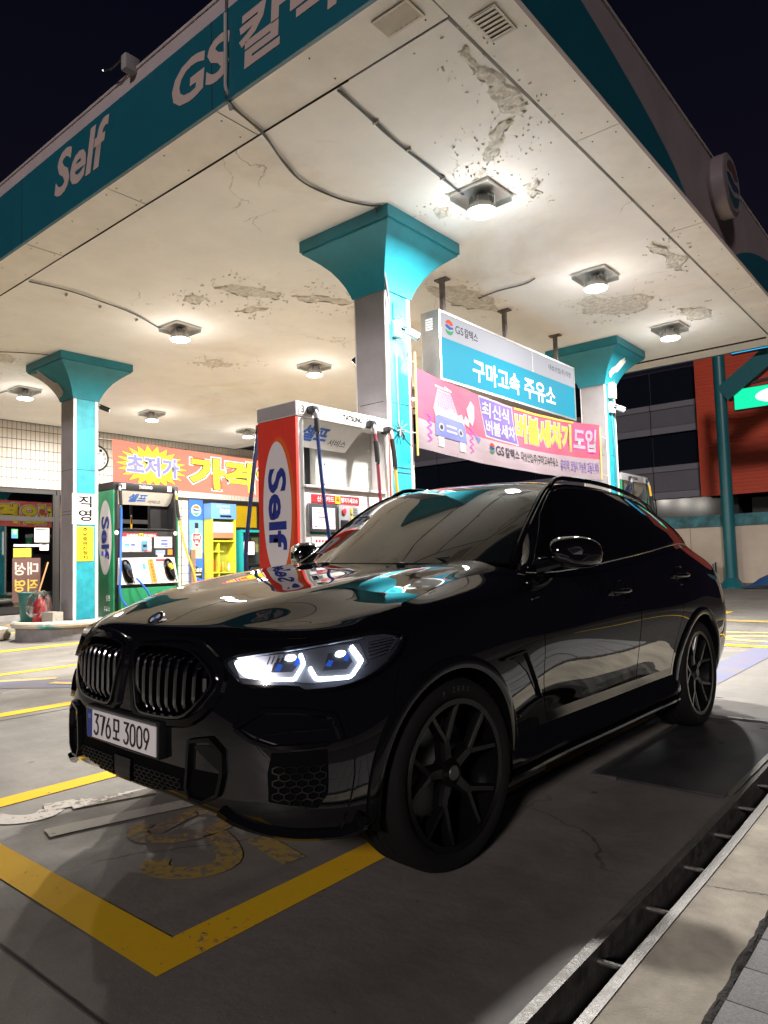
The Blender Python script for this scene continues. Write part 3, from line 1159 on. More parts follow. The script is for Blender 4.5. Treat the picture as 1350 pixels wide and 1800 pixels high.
def make_column(x, y, label):
    t = thing('canopy_column', (x, y, 0), label, 'column', 'columns carrying the canopy')
    h = .24
    b = MB()
    b.box((-h - .002, -h - .002, .02), (h + .002, h + .002, 4.50))
    b.build('shaft', [GREYP, TEALC], t, recalc=True)
    me = t.children[0].data if t.children else None
    o = [q for q in bpy.data.objects if q.parent is t][0]
    for p in o.data.polygons:
        p.material_index = 1 if abs(p.normal.x) > .5 else 0
    for sy in (-1, 1):
        for sx in (-1, 1):
            MB().box((min(sx * (h - .012), sx * (h + .004)), min(sy * (h - .055), sy * (h + .004)), .021), (max(sx * (h - .012), sx * (h + .004)), max(sy * (h - .055), sy * (h + .004)), 4.499)).build('corner_strip', WEDGE, t)
    c = MB()
    prof = [(.262, 4.47), (.275, 4.52), (.315, 4.62), (.37, 4.72), (.44, 4.82), (.53, 4.91), (.64, 5.0), (.69, 5.035), (.69, 5.18)]
    for r, z in prof:
        c.v += [(-r, -r, z), (r, -r, z), (r, r, z), (-r, r, z)]
    for i in range(len(prof) - 1):
        for k in range(4):
            c.f.append((i * 4 + k, i * 4 + (k + 1) % 4, (i + 1) * 4 + (k + 1) % 4, (i + 1) * 4 + k))
    n = len(prof)
    c.f += [(3, 2, 1, 0), tuple((n - 1) * 4 + k for k in range(4))]
    c.mi = [0] * len(c.f)
    c.build('capital', TEAL, t, True, 38)
    MB().box((-.71, -.71, 5.06), (.71, .71, 5.197)).build('capital_slab', TEAL, t)
    for z in (2.28, 2.34, 3.12):
        MB().box((h + .0042, -h + .056, z), (h + .0052, h - .056, z + .007)).build('seam', jm, t)
        MB().box((-h + .056, -h - .0052, z), (h - .056, -h - .0042, z + .007)).build('seam', jm, t)
    return t


col_c = make_column(-5.5, 6.66, 'tall teal and grey column in the centre with two cameras and the banner tied to it')
col_l = make_column(-13.15, 6.68, 'teal and grey column at the left with white and yellow notices')
col_r = make_column(-5.5, 13.15, 'teal and grey column at the back right behind the banner')
# bare patch where the plaster fell off the left capital and the back right one
pb = MB()
q = jag([(-.62, 5.00), (-.30, 5.03), (-.02, 4.78), (.02, 4.60), (-.22, 4.52), (-.36, 4.70), (-.55, 4.86)], 2, .15)


def cap_r(z):
    return float(np.interp(z, [4.47, 4.52, 4.62, 4.72, 4.82, 4.91, 5.0, 5.035], [.262, .275, .315, .37, .44, .53, .64, .69]))


pts, tris, nb = tri_fill(q, .06)
pb.add([(min(max(p[0], -cap_r(p[1]) + .01), cap_r(p[1]) - .01), -cap_r(p[1]) - .012, p[1]) for p in pts], tris)
pb.build('broken_plaster', mat('broken_plaster', (.42, .39, .36), .9, var=.2, bump=.4), col_l, True, recalc=False)
pb = MB()
q = jag([(-.25, 4.66), (-.05, 4.95), (.12, 4.90), (.05, 4.72), (-.10, 4.60)], 2, .25)
pts, tris, nb = tri_fill(q, .06)
pb.add([(cap_r(p[1]) + .012, min(max(p[0], -cap_r(p[1])), cap_r(p[1])), p[1]) for p in pts], tris)
pb.build('flaking_paint', FLAK, col_r, True, recalc=False)

# ================================================================== pump islands
ISL = mat('island_concrete', (.22, .21, .215), .8, var=.25, vscale=5, bump=.3, bscale=60)


def bumper_mat():
    m = mat('island_bumper', (.03, .33, .36), .4, var=.3, vscale=6)
    nt = m.node_tree
    b = nt.nodes['Principled BSDF']
    tc = nt.nodes.new('ShaderNodeTexCoord')
    w = nt.nodes.new('ShaderNodeTexNoise')
    w.inputs['Scale'].default_value = 1.6
    w.inputs['Detail'].default_value = 7
    nt.links.new(tc.outputs['Object'], w.inputs['Vector'])
    r = nt.nodes.new('ShaderNodeMapRange')
    r.inputs[1].default_value, r.inputs[2].default_value = .47, .53
    nt.links.new(w.outputs['Fac'], r.inputs[0])
    x = nt.nodes.new('ShaderNodeMix')
    x.data_type = 'RGBA'
    old = b.inputs['Base Color'].links[0].from_socket
    nt.links.new(r.outputs[0], x.inputs[0])
    nt.links.new(old, x.inputs[6])
    x.inputs[7].default_value = (.55, .50, .42, 1)
    nt.links.new(x.outputs[2], b.inputs['Base Color'])
    return m


BUMP = bumper_mat()


def island(xc, y0, y1, w, label):
    t = thing('pump_island', (xc, (y0 + y1) / 2, 0), label, 'pump island', 'raised pump islands')
    L_ = (y1 - y0) / 2
    r = w / 2
    outline = [(r * math.cos(a), -L_ + r + r * math.sin(a)) for a in np.linspace(math.pi, 2 * math.pi, 16)] + [(r * math.cos(a), L_ - r + r * math.sin(a)) for a in np.linspace(0, math.pi, 16)]
    MB().prism([(x * .97, y * .99) for x, y in outline], (0, 0, .001), (1, 0, 0), (0, 1, 0), (0, 0, .25)).build('kerb', ISL, t)
    MB().tube([(x, y, .285) for x, y in outline], .062, 10, closed=True).build('bumper_rail', BUMP, t, True)
    MB().prism([(x * .95, y * .98) for x, y in outline], (0, 0, .252), (1, 0, 0), (0, 1, 0), (0, 0, .06)).build('island_top', ISL, t)
    return t


isl_l = island(-13.15, 5.55, 10.6, 1.55, 'raised grey pump island with chipped teal and white rail at the left')
isl_c = island(-5.5, 3.9, 8.0, 1.5, 'raised pump island behind the black car under the red pump')
isl_r = island(-5.6, 12.2, 16.6, 1.5, 'raised pump island at the back under the rear column')
# ================================================================== fuel pumps
INKB = mat('ink_black', (.008, .008, .009), .7, spec=.2)
INKN = mat('ink_navy', (.015, .03, .22), .5)
INKW = mat('ink_white', (.80, .80, .80), .5)
INKR = mat('ink_red', (.62, .02, .03), .5)
INKY = mat('ink_yellow', (.80, .58, .02), .5)
PANW = mat('pump_white', (.68, .67, .66), .35, var=.06, vscale=5)
PANK = mat('pump_black', (.018, .018, .02), .35, var=.2, vscale=6)
PANB = mat('pump_beige', (.50, .49, .45), .45, var=.08, vscale=4)
PANG = mat('pump_grey', (.33, .32, .33), .45, var=.1, vscale=4)
PRED = mat('pump_red', (.62, .045, .028), .4, var=.1)
PGRN = mat('pump_green', (.012, .20, .085), .4, var=.12)
ELLW = mat('ellipse_white', (.62, .60, .62), .45)
ORNG = mat('ellipse_orange', (.60, .10, .02), .45)
HOSEK = mat('hose_black', (.012, .012, .012), .5)
STEELC = mat('coupling_steel', (.5, .5, .5), .25, metal=1)
SCR1 = mat('screen_pink', (.8, .6, .7), .3, emit=(1, .72, .84), estr=.75)
SCR2 = mat('screen_blue', (.7, .75, .9), .3, emit=(.80, .86, 1), estr=.8)


def hose(par, pts, col, r=.019, sleeve=(0.0, .3), name='hose'):
    p = smooth_line(pts, 3)
    o = MB().tube(p, r, 10).build(name, col, par, True)
    n = len(p)
    a, b = int(sleeve[0] * (n - 1)), int(sleeve[1] * (n - 1))
    if b > a + 1:
        MB().tube(p[a:b + 1], r * 1.45, 10).build('hose_sleeve', HOSEK, o, True)
        MB().tube(p[b:b + 2], r * 1.2, 8).build('coupling', STEELC, o, True)
    return o


def self_oval(par, x0, y, z0, a, b, base_mat, ring_mat, ch_mat, dx=0):
    """white oval with the word Self reading downwards on the end panel (facing -Y)"""
    for nm, k, m_, d_ in (('oval_ring', 1.06, ring_mat, .001), ('oval', 1.0, ELLW, .002)):
        q = [(x0 + dx * (k > 1) + a * k * math.cos(t), z0 + b * k * math.sin(t)) for t in np.linspace(0, 2 * math.pi, 40, endpoint=False)]
        MB().ngon([(p[0], y - d_, p[1]) for p in q]).build(nm, m_, par)
    text('lettering', 'Self', ch_mat, par, (x0 - a * .62, y - .003, z0 + b * .60), (0, 0, -b * 1.22), (a * 1.28, 0, 0), nrm=.001, bold=.03)


def make_pump(name, loc, label, W_, D_, top, style, numbers):
    t = thing(name, loc, label, 'fuel pump', 'self-service fuel pumps')
    hw, hd, zb = W_ / 2, D_ / 2, .312
    dark = style != 'white'
    body = PANK if dark else PANW
    hdr = top - .155
    # frame: end pillars, header, lower cabinet
    for sy in (-1, 1):
        y0, y1 = (-hw + .035, -hw + .11) if sy < 0 else (hw - .11, hw - .035)
        bx('pillar', (-hd, y0, zb), (hd, y1, hdr - .001), body, t, bevel=.006)
    bx('header', (-hd - .01, -hw, hdr), (hd + .01, hw, top), PANK if style == 'black' else (PANG if style == 'grey' else PANW), t, bevel=.012)
    MB().box((-hd - .004, -hw - .004, hdr + .012), (hd + .004, -hw, top - .012)).build('header_cap', PANG if style != 'black' else PANK, t)
    end = bx('end_panel', (-hd - .004, -hw - .002, zb), (hd + .002, -hw + .033, hdr - .004), PRED if style == 'white' else PGRN, t, bevel=.004)
    bx('end_panel', (-hd - .004, hw - .033, zb), (hd + .002, hw + .002, hdr - .004), PRED if style == 'white' else PGRN, t, bevel=.004)
    self_oval(end, 0.0, -hw - .002, 1.80 if style == 'white' else 1.86, .215 if style == 'white' else .23, .69, None, ORNG if style == 'white' else ELLW, INKN, dx=.035 if style == 'white' else 0)
    if style == 'black':
        text('lettering', '셀프', INKW, end, (.02, -hw - .003, .62), (.16, 0, 0), (0, 0, .12), nrm=.001, bold=.01)
        text('lettering', '주유소', INKW, end, (-.05, -hw - .003, .42), (.22, 0, 0), (0, 0, .10), nrm=.001, bold=.01)
    # visor with printed word
    v0, v1 = hdr - .005, hdr - .27
    vy0, vy1 = (-hw + .11, hw * .22) if style == 'white' else (-hw + .12, hw - .13)
    b = MB()
    b.add([(hd - .01, vy0, v0), (hd - .01, vy1 + .12, v0), (hd - .16, vy1 - .02, v1), (hd - .16, vy0, v1), (hd - .05, vy0, v0), (hd - .05, vy1 + .12, v0), (hd - .18, vy1 - .02, v1), (hd - .18, vy0, v1)],
          [(0, 3, 2, 1), (4, 5, 6, 7), (0, 1, 5, 4), (1, 2, 6, 5), (2, 3, 7, 6), (3, 0, 4, 7)])
    vis = b.build('visor', PANW if style == 'white' else PANB, t)

    def on_visor(s, y0, y1, f0, f1, m, **k):
        P = lambda y, f: Vector((hd - .16 + .15 * f, y, v1 + (v0 - v1) * f))
        text('lettering', s, m, vis, P(y0, f0), P(y1, f0) - P(y0, f0), P(y0, f1) - P(y0, f0), nrm=.003, **k)
    w = (vy1 - vy0)
    on_visor('셀프', vy0 + w * (.08 if style == 'white' else .22), vy0 + w * (.55 if style == 'white' else .55), .22, .82, mat('ink_blue', (.03, .12, .45), .5), bold=.035, shear=.25)
    on_visor('서비스', vy0 + w * (.58 if style == 'white' else .57), vy0 + w * (.92 if style == 'white' else .82), .16, .42, INKB, shear=.25)
    text('lettering', 'TATSUNO', INKB if style != 'black' else INKW, t, (hd + .012, -.06 if style == 'white' else -.18, hdr + .048), (0, .32 if style == 'white' else .30, 0), (0, 0, .06), nrm=.002, bold=.025)
    for i, (s, y) in enumerate(numbers):
        q = bx('number_tag', (hd + .0105, y - .05, hdr + .02), (hd + .014, y + .05, hdr + .13), PANW, t)
        text('lettering', s, INKB, q, (hd + .015, y - .035 if len(s) > 1 else y - .02, hdr + .038), (0, .07 if len(s) > 1 else .04, 0), (0, 0, .075), nrm=.001, bold=.01)
    # lower cabinet
    ct = 2.0
    bx('cabinet', (-hd + .02, -hw + .112, zb), (hd - .012, hw - .112, ct), body if dark else PANW, t, bevel=.008)
    bx('cabinet_shelf', (-hd, -hw + .112, ct + .001), (hd + .012, hw - .112, ct + .03), PANK if dark else PANW, t, bevel=.006)
    # back side panel seen through the gap: middle stays open
    if style == 'white':
        hc = bx('hose_cabinet', (-hd + .04, -hw + .47, ct + .031), (hd - .20, hw - .112, hdr - .001), PANB, t)
        sw = MB()
        for z in (2.08, 2.30, 2.52):
            for y in (hw - .16, -hw + .60):
                sw.lathe([(.012, 0), (.010, .004), (0, .005)], 8, (hd - .20, y, z), 'x')
        sw.build('screws', STEELC, hc, kind='stuff')
        bx('post', (-hd + .20, -hw + .34, ct + .031), (-hd + .30, -hw + .46, hdr - .001), PANK, t)
    else:
        bx('post', (-.05, hw - .50, ct + .031), (.05, hw - .112, hdr - .001), PANK, t)
    # sticker line
    f = hd - .010
    st = bx('sticker', (f - .001, -hw + .21, ct - .15), (f + .002, hw - .50 if dark else .19, ct - .062), INKR, t)
    e = hw - .50 if dark else .19
    s0, s1 = -hw + .24, e - .03
    text('lettering', '신용카드', INKW, st, (f + .002, s0 + .05, ct - .135), (0, (s1 - s0) * .38, 0), (0, 0, .058), nrm=.001, bold=.02)
    m0 = s0 + .05 + (s1 - s0) * .40
    bx('sticker_spot', (f + .002, m0, ct - .147), (f + .003, m0 + (s1 - s0) * .12, ct - .065), INKY, st)
    text('lettering', '꼭', INKR, st, (f + .003, m0 + .012, ct - .135), (0, (s1 - s0) * .085, 0), (0, 0, .058), nrm=.001, bold=.02)
    text('lettering', '챙겨가세요★', INKW, st, (f + .002, m0 + (s1 - s0) * .135, ct - .135), (0, (s1 - s0) * .40, 0), (0, 0, .058), nrm=.001, bold=.02)
    if style == 'white':
        fr = bx('screen_frame', (f - .001, -hw + .15, 1.55), (f + .02, -hw + .57, 1.90 - .06), SATIN, t, bevel=.004)
        sc_ = bx('screen', (f + .0205, -hw + .20, 1.58), (f + .022, -hw + .53, 1.80), SCR1, fr)
        for k, (y, z, w_, h_, m_) in enumerate(((-hw + .24, 1.745, .10, .006, INKR), (-hw + .38, 1.745, .05, .006, INKR), (-hw + .28, 1.695, .12, .012, INKR), (-hw + .23, 1.60, .04, .012, INKB), (-hw + .40, 1.605, .09, .006, INKR))):
            bx('screen_text', (f + .022, y, z), (f + .0226, y + w_, z + h_), m_, sc_)
        kp = bx('keypad_panel', (f - .001, -hw + .60, 1.44), (f + .012, -hw + .96, 1.84), PANG, t, bevel=.003)
        MB().lathe([(.030, 0), (.036, .006), (.030, .012), (0, .016)], 18, (f + .012, -hw + .68, 1.775), 'x').build('stop_button', mat('button_red', (.6, .05, .08), .3), kp, True)
        for y0, z0, y1, z1, m_ in ((.63, 1.60, .74, 1.68, PANK), (.63, 1.48, .74, 1.56, PANK), (.785, 1.62, .815, 1.72, INKY), (.83, 1.60, .93, 1.68, PANK), (.785, 1.75, .81, 1.81, INKY)):
            bx('key_module', (f + .0125, -hw + y0, z0), (f + .020, -hw + y1, z1), m_, kp, bevel=.002)
        sp = MB()
        for i in range(5):
            for j in range(4):
                sp.lathe([(.006, 0), (.006, .002), (0, .002)], 6, (f + .012, -hw + .83 + .018 * j + (.009 if i % 2 else 0), 1.735 + .018 * i), 'x')
        sp.build('speaker_holes', PANK, kp, kind='stuff')
        gl = bx('green_strip', (f + .001, -hw + .18, 1.525), (f + .003, -hw + .56, 1.545), PGRN, t)
        bx('notice', (f + .001, -hw + .20, 1.40), (f + .003, -hw + .55, 1.50), PANW, t)
        for i in range(5):
            MB().lathe([(.014, 0), (0, .001)], 8, (f + .0035, -hw + .27 + i * .045, 1.455), 'x').build('notice_dot', INKR, t)
    else:
        fr = bx('display', (f - .001, -hw + .16, 1.56), (f + .014, .10, 1.87), PANG, t, bevel=.004)
        bx('screen', (f + .0145, -hw + .20, 1.585), (f + .016, -.14, 1.845), SCR2, fr)
        for y, z, w_, h_, m_ in ((-hw + .24, 1.68, .10, .05, mat('ink_cyan', (.05, .45, .65), .5)), (-hw + .37, 1.68, .10, .05, mat('ink_violet', (.12, .12, .5), .5)), (-hw + .24, 1.77, .26, .012, INKB), (-hw + .26, 1.74, .18, .010, INKB)):
            bx('screen_text', (f + .016, y, z), (f + .0166, y + w_, z + h_), m_, fr)
        bx('card_reader', (f + .0145, -.12, 1.59), (f + .03, .0, 1.78), mat('reader_blue', (.08, .25, .42), .3), fr, bevel=.006)
        bx('card_slot', (f + .0305, -.10, 1.66), (f + .032, -.02, 1.71), PANK, fr)
        bx('receipt_unit', (f + .0145, .01, 1.59), (f + .024, .09, 1.84), PANW, fr, bevel=.003)
        MB().lathe([(.03, 0), (.03, .012), (0, .016)], 14, (f + .016, -.03, 1.60), 'x').build('stop_button', INKR, fr, True)
        pd = bx('price_display', (f - .001, .17, 1.64), (f + .008, .58, 1.87), PANW, t, bevel=.003)
        for z in (1.80, 1.73):
            bx('price_window', (f + .0085, .32, z - .03), (f + .010, .48, z + .015), mat('lcd_blue', (.10, .14, .40), .3), pd)
        bx('price_window', (f + .0085, .41, 1.665), (f + .010, .48, 1.69), MATS['lcd_blue'], pd)
        for z, n_ in ((1.80, 3), (1.73, 3), (1.67, 2)):
            bx('price_caption', (f + .0085, .50, z), (f + .0095, .55, z + .012), INKB, pd)
            bx('price_caption', (f + .0085, .20, z - .01), (f + .0095, .28, z), INKB, pd)
        bx('notice', (f + .001, .20, 1.50), (f + .003, .42, 1.60), mat('notice_blue', (.25, .30, .6), .5), t)
        bx('notice', (f + .001, .25, 1.46), (f + .0036, .38, 1.53), PANW, t)
        bx('warning_tag', (f + .001, .48, 1.50), (f + .003, .59, 1.61), mat('tag_orange', (.75, .22, .03), .5), t)
        for y in (-hw + .07, hw - .07):
            MB().lathe([(.045, 0), (.045, .006), (0, .008)], 20, (hd + .0, y, 1.945), 'x').build('round_badge', INKW, t, True)
        # nozzle bay: sloping white panel with two holsters
        b = MB()
        z1, z0_ = 1.45, .93
        x1, x0 = f + .01, f + .12
        b.add([(x1, -hw + .10, z1), (x1, hw - .10, z1), (x0, hw - .08, z0_), (x0, -hw + .08, z0_), (f - .2, -hw + .10, z1), (f - .2, hw - .10, z1), (f - .2, hw - .08, z0_), (f - .2, -hw + .08, z0_)],
              [(0, 3, 2, 1), (4, 5, 6, 7), (0, 1, 5, 4), (1, 2, 6, 5), (2, 3, 7, 6), (3, 0, 4, 7)])
        bay = b.build('nozzle_bay', PANW, t)

        def B(y, fz, d=.003):
            # point on the sloping face
            z = z0_ + (z1 - z0_) * fz
            x = x0 + (x1 - x0) * fz
            return Vector((x + d, y, z + d * .2))
        for k, (yc, cap_m) in enumerate(((-hw + .24, mat('nozzle_navy', (.03, .05, .10), .35)), (hw - .27, INKY))):
            q = [(-.10, .92), (.10, .92), (.13, .10), (.08, .02), (-.03, .04), (-.07, .30)] if k == 0 else [(-.10, .94), (.10, .94), (.14, .2), (.08, .08), (-.04, .10), (-.09, .4)]
            q = smooth_poly(q, 2)
            MB().ngon([tuple(B(yc + y, z, .004)) for y, z in q]).build('holster', DARK, bay)
            ring = [tuple(B(yc + y, z, .008)) for y, z in q]
            MB().tube(ring, .012, 6, closed=True).build('holster_rim', PANK, bay, True)
            nz = MB()
            nz.tube([tuple(B(yc - .03, .82, .03)), tuple(B(yc - .01, .62, .06)), tuple(B(yc + .04, .42, .07)), tuple(B(yc + .09, .20, .06))], [.030, .042, .036, .022], 10)
            no = nz.build('nozzle', PANK, bay, True)
            MB().tube([tuple(B(yc - .02, .70, .075)), tuple(B(yc + .03, .50, .095))], [.045, .040], 10).build('nozzle_grip', cap_m, no, True)
            MB().tube([tuple(B(yc + .09, .20, .06)), tuple(B(yc + .13, .02, .04))], .016, 8).build('nozzle_spout', STEELC, no, True)
            MB().tube(smooth_line([tuple(B(yc - .01, .62, .09)), tuple(B(yc - .05, .38, .11)), tuple(B(yc + .03, .22, .10))]), .010, 6).build('nozzle_guard', PANK, no, True)
        o_ = MB().ngon([tuple(B(y, z, .004)) for y, z in ((-.01, .94), (.13, .94), (.17, .02), (.03, .02))]).build('orange_notice', MATS['tag_orange'], bay)
        for k, ch in enumerate('주유중엔진정지'):
            p = B(.045 + k * .006, .82 - k * .125, .006)
            text('lettering', ch, INKB, o_, p, (0, .05, .0), (B(.045, .82 - k * .125 + .085, .006) - B(.045, .82 - k * .125, .006)), nrm=.001)
        MB().ngon([tuple(B(y, z, .004)) for y, z in ((.19, .94), (.46, .94), (.46, .84), (.19, .84))]).build('red_notice', INKR, bay)
        MB().ngon([tuple(B(y, z, .004)) for y, z in ((-.13, .78), (-.06, .78), (-.05, .56), (-.12, .56))]).build('blue_notice', MATS['ink_cyan'], bay)
        MB().ngon([tuple(B(y, z, .004)) for y, z in ((.24, .80), (.44, .80), (.40, .62), (.28, .62))]).build('grey_notice', PANG, bay)
        for k in range(5):
            MB().ngon([tuple(B(y, z, .004)) for y, z in ((.22 + .05 * (k % 2), .5 - .09 * k), (.34 + .04 * (k % 3), .5 - .09 * k), (.34 + .04 * (k % 3), .48 - .09 * k), (.22 + .05 * (k % 2), .48 - .09 * k))]).build('red_print', INKR, bay)
        bx('green_apron', (f - .002, -hw + .11, zb + .01), (f + .10, hw - .11, .86), PGRN, t, bevel=.006)
    # hose arms on the header
    return t


NAVY = mat('hose_navy', (.02, .045, .16), .35)
BLUEH = mat('hose_blue', (.03, .14, .55), .35)
REDH = mat('hose_dark_red', (.22, .03, .05), .4)
YELH = mat('hose_yellow', (.72, .40, .04), .4)


def arm(t, x, y, z, d=.10):
    b = MB()
    b.box((x - .03, y - .045, z - .045), (x + d, y + .045, z + .035))
    o = b.build('hose_arm', PANK, t, bevel=.015)
    MB().tube([(x + d - .03, y, z - .02), (x + d, y, z - .07), (x + d, y, z - .12)], [.034, .028, .020], 10).build('swivel', PANG, o, True)


pump1 = make_pump('fuel_pump', (-5.49, 5.63, 0), 'white pump with big red Self end panel behind the black car bonnet', 1.50, .58, 2.875, 'white', [('3', -.66), ('22', .36)])
h = .29
for y, m_, zt, pts, sl in (
        (-.55, NAVY, 2.80, [(h + .10, -.55, 2.70), (h + .11, -.545, 2.5), (h + .12, -.53, 2.2), (h + .14, -.50, 1.8), (h + .16, -.45, 1.4), (h + .16, -.38, .9), (h + .10, -.2, .6)], (0.0, .18)),
        (.36, REDH, 2.77, [(h + .10, .36, 2.66), (h + .11, .37, 2.5), (h + .11, .385, 2.3), (h + .11, .40, 2.1), (h + .12, .41, 1.8), (h + .14, .42, 1.3), (h + .10, .3, .7)], (.16, .34)),
        (.66, YELH, 2.74, [(h + .10, .66, 2.63), (h + .11, .68, 2.45), (h + .11, .70, 2.2), (h + .11, .72, 1.95), (h + .12, .73, 1.6), (h + .12, .72, 1.2), (h + .1, .6, .7)], (0.02, .30))):
    arm(pump1, h + .0, y, zt)
    hose(pump1, pts, m_, .019, sl)
arm(pump1, -h - .09, -.60, 2.80, .10)
hose(pump1, [(-h - .09, -.66, 2.72), (-h - .10, -.72, 2.3), (-h - .13, -.77, 1.8), (-h - .2, -.80, 1.2), (-h - .1, -.7, .8)], NAVY, .022, (0, .15))
hose(pump1, [(-h - .06, -.20, 2.72), (-h - .07, -.20, 2.4), (-h - .07, -.19, 2.1), (-h - .08, -.18, 1.7)], YELH, .019, (.28, .62))
bx('gap_bracket', (-.1, -.62, 2.33), (.02, -.54, 2.40), PANK, pump1, bevel=.01)

pump2 = make_pump('fuel_pump', (-13.14, 7.93, 0), 'black and green pump beside the left column with blue and yellow hoses', 1.46, .58, 2.94, 'black', [('15', -.52), ('16', .52)])
arm(pump2, h - .02, -.62, 2.86, .08)
arm(pump2, h - .02, .64, 2.84, .08)
hose(pump2, [(h + .07, -.62, 2.76), (h + .08, -.61, 2.5), (h + .08, -.60, 2.2), (h + .12, -.64, 1.7), (h + .22, -.70, 1.1), (h + .20, -.72, .7), (h + .2, -.5, .45)], BLUEH, .022, (0, .22))
hose(pump2, [(h + .07, .64, 2.74), (h + .08, .65, 2.6), (h + .10, .69, 2.2), (h + .15, .80, 1.6), (h + .24, .96, 1.1), (h + .25, 1.0, .8), (h + .2, .8, .45)], YELH, .022, (.18, .34))
hose(pump2, [(-h - .04, .02, 2.7), (-h - .04, .02, 2.4), (-h - .05, .03, 2.1), (-h - .05, .03, 1.8)], YELH, .020, (.0, .42))
hose(pump2, [(h + .20, -.36, 1.05), (h + .28, -.25, .9), (h + .26, -.1, .7), (h + .2, .05, .5)], BLUEH, .020, (0, 0))

pump3 = make_pump('fuel_pump', (-5.85, 15.05, 0), 'grey and green pump furthest back, beyond the rear column', 1.50, .58, 2.93, 'grey', [('5', .55)])
arm(pump3, h - .02, -.36, 2.84, .08)
arm(pump3, h - .02, .64, 2.84, .08)
hose(pump3, [(h + .07, -.36, 2.74), (h + .08, -.36, 2.5), (h + .08, -.36, 2.2), (h + .1, -.36, 1.6), (h + .1, -.36, 1.0)], HOSEK, .026, (0, 0))
hose(pump3, [(h + .07, .64, 2.74), (h + .08, .68, 2.5), (h + .10, .72, 2.2), (h + .12, .76, 1.6), (h + .12, .7, 1.0)], YELH, .024, (.3, .62))

# ================================================================== hanging lightbox sign
LBX0, LBX1, LY0, LY1, LZ0, LZ1 = -5.75, -5.45, 7.80, 12.02, 3.665, 4.645
sgn = thing('lightbox_sign', ((LBX0 + LBX1) / 2, (LY0 + LY1) / 2, LZ1), 'lit white and turquoise lightbox sign hanging between the columns', 'sign')
so_ = np.array(sgn.location)
sl_ = lambda x, y, z: tuple(np.array((x, y, z)) - so_)
CASE = mat('sign_case', (.50, .50, .49), .3, metal=.8, var=.12, vscale=3)
bx('case', sl_(LBX0, LY0, LZ0), sl_(LBX1 - .02, LY1, LZ1), CASE, sgn, bevel=.006)
fr = MB()
for lo, hi in (((LY0, LZ0), (LY1, LZ0 + .03)), ((LY0, LZ1 - .03), (LY1, LZ1)), ((LY0, LZ0 + .03), (LY0 + .035, LZ1 - .03)), ((LY1 - .03, LZ0 + .03), (LY1, LZ1 - .03))):
    fr.box(sl_(LBX1 - .02, *lo), sl_(LBX1 + .008, *hi))
fr.build('case_frame', CASE, sgn)
zs = LZ0 + (LZ1 - LZ0) * .62
SW = mat('lit_white_panel', (.05, .05, .056), .7, spec=.1, emit=(.90, .92, 1.0), estr=.30)
STQ = mat('lit_turquoise_panel', (.0, .045, .065), .7, spec=.1, emit=(.0, .46, .70), estr=.40)
bx('upper_panel', sl_(LBX1 - .019, LY0 + .036, zs), sl_(LBX1, LY1 - .031, LZ1 - .031), SW, sgn)
bx('lower_panel', sl_(LBX1 - .019, LY0 + .036, LZ0 + .031), sl_(LBX1, LY1 - .031, zs - .001), STQ, sgn)
bx('panel_seam', sl_(LBX1, 10.45, zs + .004), sl_(LBX1 + .001, 10.458, LZ1 - .035), PANG, sgn)
LITW = mat('lit_white_letters', (.3, .3, .3), .4, emit=(1, 1, 1), estr=.7)


def on_sign(s, y0, y1, z0, z1, m, **k):
    return text('lettering', s, m, sgn, sl_(LBX1 + .001, y0, z0), (0, y1 - y0, 0), (0, 0, z1 - z0), nrm=.003, **k)


on_sign('구마고속', 8.62, 9.98, 3.80, 4.13, LITW, bold=.016)
on_sign('주유소', 10.13, 11.22, 3.80, 4.13, LITW, bold=.016)
on_sign('GS', 8.20, 8.40, 4.40, 4.51, mat('ink_grey', (.012, .012, .016), .8, spec=.1))
on_sign('칼텍스', 8.43, 8.78, 4.385, 4.52, MATS['ink_grey'], bold=.01)
on_sign('대성산업(주)직영', 11.02, 11.86, 4.41, 4.52, INKB)
logo(sgn, sl_(LBX1 + .002, 8.05, 4.44), (0, 1, 0), (0, 0, 1), .125, white=False, faded=True)
vt = MB()
for i in range(5):
    vt.box(sl_(LBX0 + .08, LY0 - .003, 4.38 + i * .035), sl_(LBX0 + .20, LY0 + .001, 4.40 + i * .035))
vt.build('vent_slots', mat('slot_pale', (.7, .72, .75), .4), sgn)
HANG = mat('hanger_steel', (.16, .13, .12), .7, var=.5, vscale=12)
for y in (8.14, 9.86, 11.64):
    b = MB().box(sl_(-5.635, y - .03, LZ1 + .001), sl_(-5.575, y + .03, ZC - .003)).box(sl_(-5.70, y - .06, ZC - .025), sl_(-5.50, y + .06, ZC - .004))
    b.build('hanger', HANG, sgn)
# lamps inside the box light the case; the faces themselves glow

# ================================================================== banners
def fabric(name, col, tr=.35):
    m = bpy.data.materials.new(name)
    m.use_nodes = True
    nt = m.node_tree
    b = nt.nodes['Principled BSDF']
    b.inputs['Base Color'].default_value = (*col, 1)
    b.inputs['Roughness'].default_value = .75
    t = nt.nodes.new('ShaderNodeBsdfTranslucent')
    t.inputs[0].default_value = (*col, 1)
    x = nt.nodes.new('ShaderNodeMixShader')
    x.inputs[0].default_value = tr
    o = nt.nodes['Material Output']
    nt.links.new(b.outputs[0], x.inputs[1])
    nt.links.new(t.outputs[0], x.inputs[2])
    nt.links.new(x.outputs[0], o.inputs[0])
    n = nt.nodes.new('ShaderNodeTexNoise')
    n.inputs['Scale'].default_value = 5
    bp = nt.nodes.new('ShaderNodeBump')
    bp.inputs['Strength'].default_value = .2
    bp.inputs['Distance'].default_value = .02
    nt.links.new(n.outputs['Fac'], bp.inputs['Height'])
    nt.links.new(bp.outputs[0], b.inputs['Normal'])
    return m


